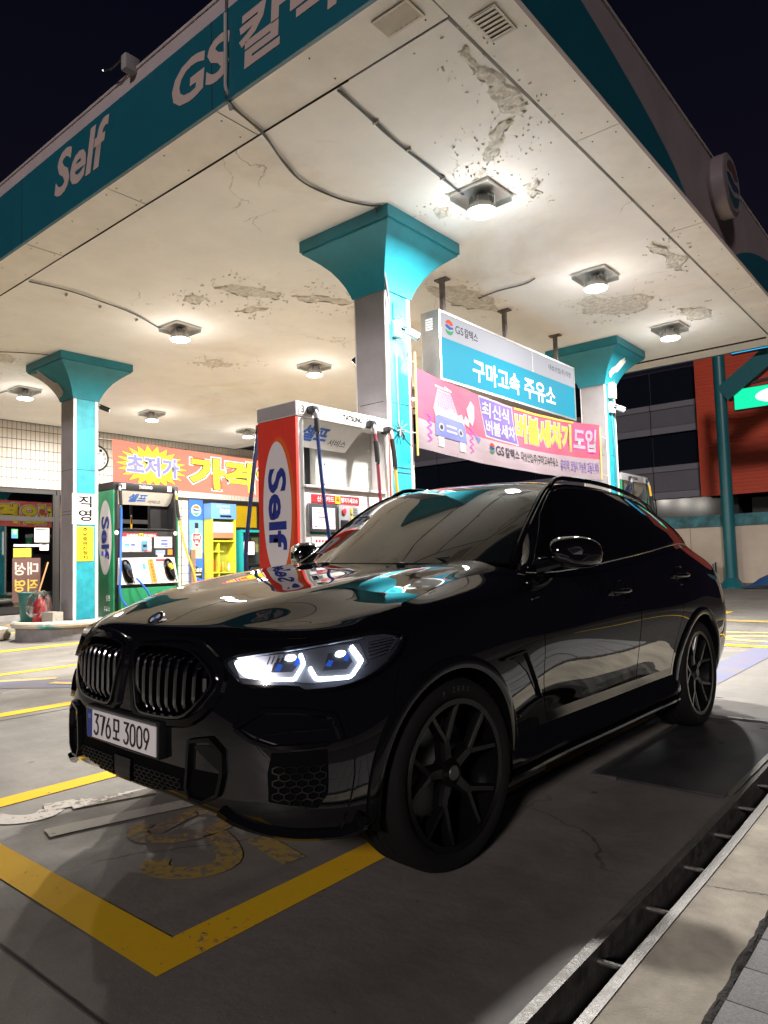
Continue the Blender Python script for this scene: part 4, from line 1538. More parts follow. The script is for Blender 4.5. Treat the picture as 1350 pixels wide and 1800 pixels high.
PINK = fabric('banner_pink', (.32, .045, .088))
CORAL = fabric('banner_coral', (.56, .115, .085))
PALE = fabric('banner_pale', (.36, .28, .32))
BYEL = fabric('banner_yellow', (.84, .68, .04))
BWHT = fabric('banner_white', (.76, .74, .73))
BPUR = fabric('banner_purple', (.15, .09, .34))
BLAV = fabric('banner_lavender', (.24, .24, .54))
BBLK = fabric('banner_black', (.02, .02, .02))
BMAG = fabric('banner_magenta', (.55, .03, .30))
BORG = fabric('banner_orange', (.78, .36, .04))


class Banner:
    """fabric sheet in the plane x = X between y0..y1 with sag and ripples; s,t in 0..1"""

    def __init__(self, X, y0, y1, z0, z1, sag, rip, parent_o, zl=None):
        self.p = (X, y0, y1, z0, z1, sag, rip)
        self.o = np.array(parent_o)
        self.zl = zl

    def at(self, s, t, d=0.0):
        X, y0, y1, z0, z1, sag, rip = self.p
        s = np.asarray(s, float)
        t = np.asarray(t, float)
        dip = sag * 4 * s * (1 - s)
        z = z0 + (z1 - z0) * t - dip * (.55 + .45 * t) + (self.zl(s) if self.zl else 0)
        x = X + d + rip * np.sin(s * 17 + t * 3) * (.4 + .6 * (1 - t)) + rip * .6 * np.sin(s * 41 + t * 7) + rip * 1.2 * np.sin(t * 5 + s * 2)
        y = y0 + (y1 - y0) * s
        return np.stack([x, np.broadcast_to(y, x.shape), z], -1) - self.o

    def sheet(self, name, m, par, s0=0, s1=1, t0=0, t1=1, d=0.0, n=70, k=14):
        S_, T_ = np.meshgrid(np.linspace(s0, s1, n), np.linspace(t0, t1, k))
        P = self.at(S_.ravel(), T_.ravel(), d)
        F = [(i * n + j, i * n + j + 1, (i + 1) * n + j + 1, (i + 1) * n + j) for i in range(k - 1) for j in range(n - 1)]
        return mobj(name, P, F, m, par, True)

    def poly(self, name, m, par, pts, d=.003, step=.03):
        asp = (self.p[2] - self.p[1]) / (self.p[4] - self.p[3])
        q = [(a * asp, b) for a, b in pts]
        p, tri, nb = tri_fill(q, step * 2)
        P = self.at(p[:, 0] / asp, p[:, 1], d)
        f = []
        for t_ in tri:
            g = np.cross(P[t_[1]] - P[t_[0]], P[t_[2]] - P[t_[0]])
            f.append(t_ if g[0] > 0 else tuple(reversed(t_)))
        return mobj(name, P, f, m, par, True)

    def text(self, s, m, par, s0, s1, t0, t1, d=.005, bold=.02, shear=0.0, both=False, name='lettering', ref=None):
        me = text_mesh(s, bold, shear)
        rf = text_mesh(s, ref, shear) if ref is not None else me
        bm = bmesh.new()
        bm.from_mesh(me)
        n_ = len(bm.verts)
        co = np.array([v.co[:] for v in bm.verts])
        rc_ = np.array([v.co[:] for v in rf.vertices])
        lo, hi = rc_.min(0), rc_.max(0)
        w = np.maximum(hi - lo, 1e-6)
        a = s0 + (s1 - s0) * (co[:, 0] - lo[0]) / w[0]
        b = t0 + (t1 - t0) * (co[:, 1] - lo[1]) / w[1]
        P = self.at(a, b, d)
        for v, p in zip(bm.verts, P):
            v.co = p
        if both:
            g = bmesh.ops.duplicate(bm, geom=bm.verts[:] + bm.edges[:] + bm.faces[:])
            for v in [q for q in g['geom'] if isinstance(q, bmesh.types.BMVert)]:
                v.co.x -= 2 * d
        bm.to_mesh(me)
        bm.free()
        return wrap(name, me, m, par)


NW = fabric('print_white', (.28, .27, .28))
NP = fabric('print_pale', (.215, .17, .19))
NL = fabric('print_lavender', (.10, .115, .30))
NY = fabric('print_yellow', (.46, .33, .02))
NV = fabric('print_purple', (.10, .06, .24))
ban = thing('pink_banner', (-5.2, 9.6, 3.6), 'pink and white car wash banner tied between the centre and rear columns', 'banner')
bn = Banner(-5.17, 6.86, 12.36, 2.60, 3.60, .14, .010, ban.location)
bs = bn.sheet('fabric', NP, ban, 0, 1, 0, .37)
bn.sheet('pink_field', PINK, ban, 0, 1, .3705, 1.0)
# drawn picture of a car under a shower
for nm, m_, pts, d in (
        ('shower_head', NW, [(.083, .90), (.118, .90), (.118, .93), (.145, .90), (.146, .87), (.078, .87), (.078, .90)], .004),
        ('spray', NP, [(.088, .86), (.142, .86), (.172, .56), (.062, .56)], .003),
        ('foam', NW, [(.065, .56), (.085, .62), (.11, .58), (.14, .64), (.165, .58), (.185, .62), (.195, .50), (.190, .40), (.075, .40)], .005),
        ('drawn_car', NL, [(.068, .46), (.080, .50), (.185, .50), (.196, .44), (.198, .22), (.066, .22)], .007),
        ('drawn_wheel', PANG, [(.078, .215), (.100, .215), (.100, .09), (.078, .09)], .006), ('drawn_wheel', PANG, [(.166, .215), (.190, .215), (.190, .09), (.166, .09)], .006),
        ('drawn_grille', NW, [(.110, .40), (.155, .40), (.155, .37), (.110, .37)], .009), ('drawn_grille', NW, [(.110, .33), (.155, .33), (.155, .30), (.110, .30)], .009),
        ('foam', NW, [(.205, .72), (.225, .86), (.240, .80), (.238, .62), (.228, .50), (.215, .55)], .004),
        ('foam', NW, [(.188, .52), (.20, .62), (.215, .56), (.212, .46)], .006), ('cone', NL, [(.232, .40), (.252, .28), (.262, .34)], .005)):
    bn.poly(nm, m_, ban, pts, d)
for cs in (.090, .172):
    bn.poly('drawn_headlight', NW, ban, [(cs + .011 * math.cos(a), .345 + .055 * math.sin(a)) for a in np.linspace(0, 6.2, 14)], .009)
    bn.poly('drawn_headlight', BBLK, ban, [(cs + .006 * math.cos(a), .345 + .032 * math.sin(a)) for a in np.linspace(0, 6.2, 10)], .011)
dp = MB()
for i in range(7):
    for j in range(8):
        a = .092 + j * .0068 + (i % 2) * .003 - i * .0022 + j * i * .0006
        b_ = .83 - i * .038
        q = bn.at([a, a + .0022, a + .0022, a], [b_, b_, b_ - .022, b_ - .022], .0045)
        dp.add(q, [(0, 3, 2, 1)])
dp.build('spray_drops', BMAG, ban, recalc=False, kind='stuff')
for s0 in (.036, .214):
    z = [(s0 + (.016 if k % 2 else 0), .47 - k * .045) for k in range(9)]
    q = [(a - .003, b) for a, b in z] + [(a + .003, b) for a, b in reversed(z)]
    bn.poly('brush_mark', BMAG, ban, q, .006)
bn.poly('title_plate', NW, ban, [(.262, 1.0), (.430, .99), (.452, .38), (.285, .40), (.278, .62)], .003)
bn.poly('title_plate', NV, ban, [(.266, .97), (.426, .97), (.446, .41), (.290, .43), (.282, .62)], .006)
bn.text('최신식', NW, ban, .276, .410, .70, .93, .009, .03)
bn.text('버블세차', NW, ban, .290, .436, .45, .67, .009, .03)
bn.text('버블세차기', NW, ban, .445, .782, .47, .92, .004, .085, ref=.04)
bn.text('버블세차기', NY, ban, .445, .782, .47, .92, .008, .04, ref=.04)
bn.text('도입', BMAG, ban, .800, .968, .49, .90, .004, .075, ref=.035)
bn.text('도입', NW, ban, .800, .968, .49, .90, .008, .035, ref=.035)
bn.sheet('top_hem', BORG, ban, .44, .80, .965, .999, .006, 30, 3)
bn.text('GS', mat('ink_slate', (.02, .02, .03), .8, spec=.1), ban, .330, .372, .17, .31, .005, .02)
bn.text('칼텍스', MATS['ink_slate'], ban, .378, .448, .16, .31, .005, .02)
bn.text('대성산업(주)구마고속주유소', BBLK, ban, .458, .686, .13, .31, .005, .012)
bn.text('유리막 코팅이 가능한 고품격 세차', NV, ban, .700, .985, .10, .30, .005, .014)
logo(ban, tuple(bn.at(.312, .25, .004)), (0, 1, -.05), (0, 0, 1), .085, white=False, faded=True)
for s_, z0, z1 in ((0, 2.50, 3.78), (1, 2.6, 3.55)):
    y = 6.86 if s_ == 0 else 12.36
    MB().tube([tuple(np.array((-5.165, y, z0)) - bn.o), tuple(np.array((-5.165, y, z1)) - bn.o)], .014, 8).build('batten', mat('bamboo', (.55, .33, .08), .5), ban, True)
ROPE = mat('rope', (.45, .45, .43), .8)
for a, b in (((-5.165, 6.86, 3.66), (-5.24, 6.78, 3.70)), ((-5.165, 6.86, 2.78), (-5.24, 6.64, 2.80)), ((-5.165, 12.36, 3.4), (-5.24, 12.93, 3.42)), ((-5.165, 12.36, 2.7), (-5.24, 12.93, 2.72))):
    MB().tube([tuple(np.array(a) - bn.o), tuple((np.array(a) + np.array(b)) / 2 - bn.o - np.array((0, 0, .015))), tuple(np.array(b) - bn.o)], .006, 6).build('tie_rope', ROPE, ban, True)
MB().tube([tuple(np.array(p) - bn.o) for p in ((-5.245, 6.60, 3.72), (-5.25, 6.61, 3.3), (-5.25, 6.62, 2.85))], .005, 6).build('tie_rope', ROPE, ban, True)
kn = MB()
for k in range(9):
    a = k * .7
    kn.tube([tuple(np.array((-5.235, 6.62, 2.80)) - bn.o), tuple(np.array((-5.215 + .02 * math.sin(a * 2), 6.62 + .11 * math.cos(a), 2.80 + .11 * math.sin(a))) - bn.o)], .008, 5)
kn.build('rope_knot', mat('rope_dark', (.14, .16, .16), .8), ban, True)

lb = thing('coral_banner', (-13.0, 9.6, 3.8), 'coral banner with yellow price letters strung behind the left column', 'banner')
b2 = Banner(-13.0, 7.27, 12.9, 2.90, 3.80, .02, .008, lb.location, zl=lambda s: -.10 * s)
b2.sheet('fabric', CORAL, lb)
star = []
N_ = 22
for k in range(N_ * 2):
    a = 2 * math.pi * k / (N_ * 2)
    r = 1.0 if k % 2 == 0 else .70
    star.append((.158 + .148 * r * math.cos(a), .50 + .50 * r * math.sin(a) * .98))
star2 = [(.158 + (a - .158) * 1.03, .5 + (b - .5) * 1.02) for a, b in star]
b2.poly('star_outline', BBLK, lb, star2, .003)
b2.poly('star', BYEL, lb, star, .006)
b2.text('초저가', BBLK, lb, .052, .268, .27, .73, .008, .105, ref=.035)
b2.text('초저가', BWHT, lb, .052, .268, .27, .73, .011, .085, ref=.035)
b2.text('초저가', BLAV, lb, .052, .268, .27, .73, .014, .035, ref=.035)
for d_, m_, bo in ((.004, BWHT, .105), (.008, BBLK, .066), (.012, BYEL, .045)):
    b2.text('가격인하', m_, lb, .315, .975, .11, .89, d_, bo, both=True, ref=.045)
for a, b in (((-13.0, 7.27, 3.78), (-13.1, 6.95, 3.80)), ((-13.0, 7.3, 2.93), (-13.1, 6.95, 2.95))):
    MB().tube([tuple(np.array(a) - b2.o), tuple(np.array(b) - b2.o)], .006, 6).build('tie_rope', ROPE, lb, True)

# ================================================================== notices on the left column
nb_ = thing('column_notice', (-12.905, 6.655, 2.38), 'white notice reading 직영 on the left column', 'notice')
bx('board', (0, -.245, -.29), (.012, .235, .29), mat('notice_white', (.74, .73, .72), .5, var=.05), nb_)
text('lettering', '직', INKB, nb_, (.012, -.125, .03), (0, .26, 0), (0, 0, .22), nrm=.002, bold=.02)
text('lettering', '영', INKB, nb_, (.012, -.125, -.23), (0, .26, 0), (0, 0, .22), nrm=.002, bold=.02)
ny = thing('column_notice', (-12.905, 6.67, 1.73), 'yellow notice with small vertical lettering on the left column', 'notice')
bx('board', (0, -.165, -.33), (.006, .155, .32), mat('notice_yellow', (.80, .62, .02), .5), ny)
for k, ch in enumerate('주유중엔진정지'):
    text('lettering', ch, INKB, ny, (.006, -.055, .225 - k * .087), (0, .095, 0), (0, 0, .070), nrm=.002, bold=.02)

# ================================================================== cameras on the columns
CAMW = mat('camera_shell', (.62, .61, .58), .4)
CAMK = mat('camera_black', (.02, .02, .02), .25)


def camera(loc, label, d, box=True, dark=False):
    t = thing('security_camera', loc, label, 'camera', 'security cameras')
    d = Vector(d).normalized()
    s = d.cross(Vector((0, 0, 1))).normalized()
    if box:
        bx('junction_box', (.002, -.06, -.11), (.07, .06, .09), CAMW, t, bevel=.008)
        MB().tube([(.072, .0, .06), (.09, .02, .10), (.085, .05, .13), (.06, .06, .10)], .006, 6).build('cable', CABLE, t, True)
    p0 = Vector((.075 if box else .02, .05, .0))
    MB().tube([tuple(p0 - d * .04), tuple(p0 + d * .05)], .014, 8).build('bracket', CAMK, t, True)
    a, b = p0 + d * .05, p0 + d * .23
    m_ = CAMK if dark else CAMW
    sh = MB().tube([tuple(a), tuple(b)], .042, 12).build('housing', m_, t, True)
    MB().tube([tuple(b - d * .002), tuple(b + d * .006)], .034, 12).build('lens', CAMK, t, True)
    MB().obox((a + b) / 2 + Vector((0, 0, .048)), d * .12, s * .045, (0, 0, .004)).build('sun_shield', m_, t)
    return t


camera((-5.258, 6.60, 4.03), 'white camera with junction box on the teal face of the centre column', (.55, .45, -.45))
c2 = camera((-5.77, 6.62, 3.86), 'dark camera on the far side of the centre column', (-.5, -.5, -.5), box=False, dark=True)
camera((-13.10, 6.925, 4.42), 'small camera on the left column near its capital', (.5, .7, -.35), dark=True)
camera((-5.258, 13.10, 4.05), 'white dome-arm camera on the rear column below the yellow box', (.4, .8, -.2))
jb = thing('junction_box', (-5.255, 13.14, 4.36), 'cream electrical box on the rear column above a camera', 'electrical box')
bx('box', (.002, -.09, -.14), (.10, .10, .16), mat('box_cream', (.72, .68, .50), .45), jb, bevel=.012)
MB().tube([(.05, .10, .16), (.06, .12, .32), (.03, .08, .45)], .012, 6).build('conduit', CABLE, jb, True)
MB().tube([(.03, -.02, -.14), (.02, 0, -.6), (.03, .05, -1.4), (.02, .02, -2.6)], .010, 6).build('conduit', CABLE, jb, True)
cc = thing('security_camera', (-6.12, 3.66, 6.17), 'grey camera housing on the top edge of the front fascia', 'camera', 'security cameras')
bx('housing', (-.05, -.12, -.06), (.045, .04, .10), mat('camera_grey', (.30, .28, .29), .5), cc, bevel=.02)
MB().tube([(-.04, -.12, .05), (-.20, -.13, .03), (-.34, -.13, .08)], .012, 6).build('aerial', CAMK, cc, True)
MB().lathe([(0, -.012), (.012, 0), (0, .012)], 8, (-.36, -.13, .09)).build('pilot_lamp', mat('pilot', (1, 1, 1), emit=(1, .95, .9), estr=1.2), cc, True)

# electrical bits on the centre column
cd_ = thing('column_conduit', (-5.245, 6.44, 4.4), 'grey cable bundle running down the edge of the centre column', 'conduit')
MB().tube(smooth_line([(.30, -.52, .78), (.16, -.30, .58), (.06, -.10, .28), (.035, -.03, .10), (.03, .01, -.05), (.012, .02, -.35)]), .014, 8).build('cable', CABLE, cd_, True)
MB().tube([(.016, -.01, .1), (.016, -.01, -.9), (.016, 0, -1.8)], .009, 6).build('cable', mat('cable_white', (.6, .6, .58), .5), cd_, True)
bx('patch_mark', (.002, .12, -.25), (.006, .24, -.05), TEAL, cd_)

# ================================================================== things on the left island
bk = thing('bucket', (-13.62, 5.98, .316), 'dark green plastic bin standing on the left island', 'bin')
MB().lathe([(.15, 0), (.165, .02), (.205, .50), (.22, .505), (.222, .535), (.205, .54), (.195, .50), (.15, .03), (0, .03)], 28).build('body', mat('bin_green', (.03, .15, .13), .5, var=.15), bk, True, 40)
fe = thing('fire_extinguisher', (-13.10, 5.92, .316), 'red fire extinguisher wrapped in clear plastic beside the green bin', 'extinguisher')
MB().lathe([(.10, 0), (.115, .02), (.115, .30), (.09, .38), (.04, .42), (.03, .46), (0, .46)], 20).build('cylinder', mat('extinguisher_red', (.45, .02, .03), .3), fe, True, 40)
bx('valve', (-.03, -.03, .46), (.03, .03, .51), PANK, fe, bevel=.006)
wrapm = bpy.data.materials.new('clear_plastic')
wrapm.use_nodes = True
_n = wrapm.node_tree
_n.nodes.clear()
_o = _n.nodes.new('ShaderNodeOutputMaterial')
_t = _n.nodes.new('ShaderNodeBsdfTransparent')
_t.inputs[0].default_value = (.9, .9, .9, 1)
_g = _n.nodes.new('ShaderNodeBsdfGlossy')
_g.inputs['Roughness'].default_value = .12
_x = _n.nodes.new('ShaderNodeMixShader')
_x.inputs[0].default_value = .30
_n.links.new(_t.outputs[0], _x.inputs[1])
_n.links.new(_g.outputs[0], _x.inputs[2])
_n.links.new(_x.outputs[0], _o.inputs[0])
wb = MB()
n_ = 22
for i, (r, z) in enumerate([(.17, .10), (.21, .18), (.22, .30), (.20, .42), (.16, .50), (.12, .55), (.05, .57)]):
    for k in range(n_):
        a = 2 * math.pi * k / n_
        rr = r * (1 + rnd.uniform(-.13, .13))
        wb.v.append((rr * math.cos(a), rr * math.sin(a), z + rnd.uniform(-.015, .015)))
for i in range(6):
    for k in range(n_):
        wb.f.append((i * n_ + k, i * n_ + (k + 1) % n_, (i + 1) * n_ + (k + 1) % n_, (i + 1) * n_ + k))
wb.mi = [0] * len(wb.f)
wb.build('plastic_wrap', wrapm, fe, False)
BLK = mat('cinder', (.42, .40, .36), .9, var=.2, vscale=20, bump=.6, bscale=90)
for x, y, z, lab, rot in ((-12.72, 5.97, .316, 'grey concrete block in front of the teal column face', .05), (-13.93, 6.15, .316, 'grey concrete block half hidden behind the green bin', -.1)):
    t = thing('concrete_block', (x, y, z), lab, 'block', 'concrete blocks on the left island', rot)
    b = MB()
    b.box((-.19, -.095, 0), (.19, -.06, .19)).box((-.19, .06, 0), (.19, .095, .19))
    for xx in (-.19, -.018, .155):
        b.box((xx, -.0595, .001), (xx + .035, .0595, .189))
    b.build('block_body', BLK, t)
rk = thing('concrete_lump', (-13.95, 5.50, 0), 'broken pale concrete lump lying on the ground in front of the left island', 'rubble')
b = MB()
for i, (r, z) in enumerate([(.20, .0), (.27, .03), (.29, .12), (.26, .20), (.16, .23), (0.02, .22)]):
    for k in range(14):
        a = 2 * math.pi * k / 14
        b.v.append((1.25 * r * math.cos(a) * (1 + rnd.uniform(-.08, .08)), .75 * r * math.sin(a) * (1 + rnd.uniform(-.10, .10)), max(0, z + rnd.uniform(-.012, .012))))
for i in range(5):
    for k in range(14):
        b.f.append((i * 14 + k, i * 14 + (k + 1) % 14, (i + 1) * 14 + (k + 1) % 14, (i + 1) * 14 + k))
b.mi = [0] * len(b.f)
b.build('lump', mat('lump_concrete', (.50, .45, .36), .9, var=.2, vscale=14, bump=.8, bscale=40), rk, True, 30)
MB().tube([(.10, -.02, .20), (.13, -.02, .27)], .035, 8).build('bolt', PANK, rk, True)

# ================================================================== store
sx = -19.3
st = thing('store_building', (sx, 9, 0), 'single storey white tiled store with glazed front at the left', 'building')
so2 = np.array(st.location)
q_ = lambda x, y, z: tuple(np.array((x, y, z)) - so2)
sb = lambda name, lo, hi, m, par=None, **k: bx(name, q_(*lo), q_(*hi), m, par or st, **k)
GROUT = mat('tile_grout', (.045, .04, .038), .9)
TILE = mat('cream_tile', (.66, .62, .56), .35, var=.10, vscale=1.6)
wall = sb('tiled_wall', (sx - .25, -3, 3.42), (sx - .006, 17.4, 5.6), GROUT)
sb('side_wall', (sx - 9, 17.4, 0), (sx - .006, 17.6, 5.6), GROUT)
sb('roof', (sx - 9, -3, 5.61), (sx - .02, 17.6, 5.75), mat('roof_felt', (.05, .05, .05), .9))
tiles = []
pitch_y, pitch_z = .121, .258
rows = [(3.46 + i * pitch_z, pitch_z) for i in range(7)]
for i, (z, h_) in enumerate(rows):
    for k in range(140):
        y = 1.2 + k * pitch_y
        if y > 17.2:
            break
        tiles.append((y, z))
tiles = [t for t in tiles if t[0] > 6.6]
tiles.sort(key=lambda t: t[0])
tile_o = None
for y, z in tiles[:300]:
    if tile_o is None:
        tile_o = MB().box((-.006, 0, 0), (.004, pitch_y - .013, pitch_z - .016)).build('tile', TILE, wall)
        o = tile_o
    else:
        o = tile_o.copy()
        COL.objects.link(o)
        o.parent = wall
    o.location = (sx - so2[0], y - so2[1], z)
    o.rotation_euler = (0, rnd.uniform(-.004, .004), rnd.uniform(-.006, .006))
b = MB()
for y, z in tiles[300:] + [(y_, z_) for z_, _ in rows for y_ in np.arange(6.6 - pitch_y * 70, 6.55, pitch_y)]:
    b.box(q_(sx - .006, y, z), q_(sx + .004, y + pitch_y - .013, z + pitch_z - .016))
b.build('tiles', TILE, wall, kind='stuff')
# a run of smaller tiles just above the window head is part of the same wall
FRM = mat('window_frame_dark', (.035, .033, .034), .4, metal=.4)


def glass_mat(name, tint, k):
    m = bpy.data.materials.new(name)
    m.use_nodes = True
    nt = m.node_tree
    nt.nodes.clear()
    o = nt.nodes.new('ShaderNodeOutputMaterial')
    t = nt.nodes.new('ShaderNodeBsdfTransparent')
    t.inputs[0].default_value = (*tint, 1)
    g_ = nt.nodes.new('ShaderNodeBsdfGlossy')
    g_.inputs['Roughness'].default_value = .02
    f_ = nt.nodes.new('ShaderNodeFresnel')
    f_.inputs[0].default_value = k
    x = nt.nodes.new('ShaderNodeMixShader')
    nt.links.new(f_.outputs[0], x.inputs[0])
    nt.links.new(t.outputs[0], x.inputs[1])
    nt.links.new(g_.outputs[0], x.inputs[2])
    nt.links.new(x.outputs[0], o.inputs[0])
    return m


GLS = glass_mat('store_glass', (.26, .25, .25), 2.1)
wins = [(4.0, 6.55), (6.75, 9.08), (9.22, 10.9), (11.0, 12.78)]
for (y0, y1) in wins:
    fr_ = sb('window_frame', (sx - .08, y0 - .06, 3.32), (sx + .012, y1 + .06, 3.42), FRM)
    for lo, hi in (((y0 - .06, .16), (y0 + .02, 3.318)), ((y1 - .02, .16), (y1 + .06, 3.318)), ((y0 + .021, 2.58), (y1 - .021, 2.70)), ((y0 + .021, .16), (y1 - .021, .34))):
        sb('frame_bar', (sx - .08, lo[0], lo[1]), (sx + .012, hi[0], hi[1]), FRM, fr_)
    sb('pane', (sx - .03, y0 + .021, 2.701), (sx - .024, y1 - .021, 3.318), GLS, fr_)
    sb('pane', (sx - .03, y0 + .021, .341), (sx - .024, y1 - .021, 2.579), GLS, fr_)
sb('door_leaf_edge', (sx - .05, 9.10, .16), (sx + .02, 9.20, 3.3), FRM)
sb('pier', (sx - .2, 12.86, 0), (sx - .002, 13.94, 3.419), GROUT)
pier = [o for o in bpy.data.objects if o.name.startswith('pier')][0]
for k in range(13):
    for j in range(4):
        o = tile_o.copy()
        COL.objects.link(o)
        o.parent = pier
        o.location = (sx - so2[0], 12.87 + j * .265 - so2[1], .02 + k * pitch_z)
        o.scale = (1, 2.15, 1)
GLY = mat('yellow_film', (.55, .36, .01), .35)
for (y0, y1) in ((13.99, 14.98), (15.08, 16.2)):
    fr_ = sb('window_frame', (sx - .08, y0 - .05, 3.30), (sx + .012, y1 + .05, 3.418), FRM)
    for lo, hi in (((y0 - .05, .1), (y0, 3.298)), ((y1, .1), (y1 + .05, 3.298)), ((y0 + .001, 2.40), (y1 - .001, 2.55))):
        sb('frame_bar', (sx - .08, *lo), (sx + .012, *hi), FRM, fr_)
    sb('pane', (sx - .03, y0 + .001, 2.551), (sx - .024, y1 - .001, 3.298), GLY, fr_)
    sb('pane', (sx - .03, y0 + .001, .1), (sx - .024, y1 - .001, 2.399), GLS, fr_)
sb('sill_step', (sx - .05, 3, .0), (sx + .35, 12.85, .13), mat('step_stone', (.30, .29, .29), .8, var=.2))
# room behind the glass
ROOMW = mat('room_wall', (.26, .18, .13), .8, var=.2)
sb('room_back', (sx - 3.2, 3, .02), (sx - 3.1, 17.3, 3.5), ROOMW)
sb('room_floor', (sx - 3.1, 3, .02), (sx - .09, 17.3, .10), mat('room_floor', (.16, .12, .09), .5))
sb('room_ceiling', (sx - 3.1, 3, 3.43), (sx - .26, 17.3, 3.5), ROOMW)
sb('room_partition', (sx - 3.0, 12.9, .1), (sx - .21, 13.0, 3.42), ROOMW)
sb('room_counter', (sx - 1.8, 6.9, .1), (sx - 1.2, 8.4, 1.1), mat('counter_wood', (.30, .17, .08), .5, var=.3, stretch=(1, 8, 1)))
for k in range(4):
    sb('room_shelf', (sx - 2.9, 6.6, .5 + k * .5), (sx - 2.5, 8.4, .54 + k * .5), MATS['counter_wood'])
tl = thing('tube_light', (sx - 1.6, 8.42, 2.05), 'thin white tube light glowing behind the store window', 'lamp')
MB().tube([(0, 0, -.32), (0, 0, .32)], .022, 10).build('tube', mat('tube_glow', (1, 1, 1), emit=(1, .93, .88), estr=5), tl, True)
bx('tube_fitting', (-.05, -.03, -.36), (-.022, .03, .36), PANG, tl)

# stickers and papers on the glass
def paper(label, y0, y1, z0, z1, m, lines=(), name='poster', cat='poster'):
    t = thing(name, (sx + .0, (y0 + y1) / 2, (z0 + z1) / 2), label, cat)
    hy, hz = (y1 - y0) / 2, (z1 - z0) / 2
    bx('sheet', (-.0225, -hy, -hz), (-.021, hy, hz), m, t)
    for (a, b_, c, d_, mm) in lines:
        bx('print', (-.021, -hy + a * 2 * hy, -hz + b_ * 2 * hz), (-.0205, -hy + c * 2 * hy, -hz + d_ * 2 * hz), mm, t)
    return t


PAP = mat('paper_white', (.80, .79, .77), .7)
paper('white printed notice at the top right corner of the store door glass', 8.58, 8.97, 2.02, 2.40, PAP, [(.08, .82, .92, .92, INKB), (.08, .62, .85, .66, PANG), (.08, .52, .6, .56, PANG), (.08, .40, .7, .44, PANG), (.08, .26, .6, .30, PANG), (.4, .08, .9, .13, PANG)])
paper('small white paper sign under the printed notice on the store door', 8.72, 8.96, 1.80, 1.97, PAP, [(.2, .85, .8, .98, INKB)])
paper('small green and blue sticker on the store window', 7.99, 8.15, 2.12, 2.36, mat('sticker_green', (.06, .40, .16), .5), [(0, 0, .9, .40, mat('sticker_blue', (.05, .2, .5), .5)), (.3, .55, .8, .85, PAP)])
gd = thing('window_decal', (sx, 8.38, 1.2), 'dark film decal with mirrored lettering on the store window', 'decal')
bx('film', (-.0225, -.36, -.75), (-.021, .36, .40), mat('film_brown', (.10, .05, .045), .5), gd)
bx('film_patch', (-.0205, -.34, .42), (-.020, .12, .66), mat('film_yellow', (.45, .36, .03), .5), gd)
text('lettering', '대성', mat('film_letters', (.50, .42, .38), .6), gd, (-.0205, -.30, -.05), (0, .60, 0), (0, 0, .34), nrm=.002, bold=.02, flip=True)
text('lettering', '직영', mat('film_letters_gold', (.50, .34, .05), .6), gd, (-.0205, -.30, -.48), (0, .60, 0), (0, 0, .32), nrm=.002, bold=.02, flip=True)
bx('film_line', (-.0205, -.33, .70), (-.020, .33, .76), INKW, gd)

br = thing('broom', (sx + .18, 8.72, .13), 'wooden pole leaning against the store door', 'pole')
MB().tube([(0, -.28, 0), (-.15, .20, 1.35)], .022, 8).build('stick', mat('broom_wood', (.42, .24, .10), .6), br, True)

ck_ = thing('wall_clock', (sx + .01, 10.28, 4.44), 'round white wall clock on the tiled wall beside the left column', 'clock')
MB().lathe([(0, .03), (.33, .03), (.335, .045), (.37, .05), (.385, .03), (.385, .0), (0, .0)], 36, axis='x').build('case', PANK, ck_, True, 30)
MB().lathe([(0, .034), (.325, .0335), (.325, .031)], 36, axis='x').build('face', PAP, ck_)
for k in range(12):
    a = 2 * math.pi * k / 12
    text('numeral', str(12 if k == 0 else k), INKB, ck_, (.036, .255 * math.sin(a) - .04, .255 * math.cos(a) - .035), (0, .08, 0), (0, 0, .07), nrm=.001)
for a, l_, w_ in ((R(28), .17, .013), (R(232), .24, .009)):
    MB().obox((.040, math.sin(a) * l_ / 2, math.cos(a) * l_ / 2), (.001, 0, 0), (0, math.sin(a) * l_ / 2, math.cos(a) * l_ / 2), (0, w_ * math.cos(a), -w_ * math.sin(a))).build('hand', INKB, ck_)

# tall blue poster with a bottle
pp = thing('bottle_poster', (sx + .02, 13.67, 2.2), 'tall blue poster with a bottle and red heart on the store pier', 'poster')
PBLU = mat('poster_blue', (.04, .15, .60), .45)
PLB = mat('poster_sky', (.14, .32, .72), .45)
bx('sheet', (0, -.28, -1.95), (.012, .25, 1.20), PBLU, pp)


def pprint(name, pts, m, d):
    p, tri, nb = tri_fill(pts, .08)
    o = MB().add([(.012 + d, a, c) for a, c in p], tri).build(name, m, pp, recalc=False)
    if o.data.polygons[0].normal.x < 0:
        o.data.flip_normals()


pprint('sky_band', [(-.28, -.5), (.25, -.5), (.25, .55), (-.28, .55)], PLB, .001)
pprint('bottle', smooth_poly([(-.05, .38), (.05, .38), (.05, .10), (.20, -.18), (.20, -1.5), (-.20, -1.5), (-.20, -.18), (-.05, .10)], 1), mat('bottle_buff', (.55, .42, .33), .5), .002)
pprint('bottle_cap', [(-.065, .28), (.065, .28), (.065, .46), (-.065, .46)], PANK, .003)
pprint('bottle_label', [(-.20, -1.5), (.20, -1.5), (.20, -.68), (-.20, -.68)], PBLU, .003)
pprint('bottle_stripe', [(-.20, -1.2), (.20, -1.35), (.20, -1.05), (-.20, -.85)], PANK, .004)
hp = [(.0, -.36), (.15, -.12), (.17, .04), (.10, .13), (.0, .08), (-.10, .13), (-.17, .04), (-.15, -.12)]
pprint('heart_rim', smooth_poly([(a * 1.18, b * 1.15 - .01) for a, b in hp], 2), INKW, .005)
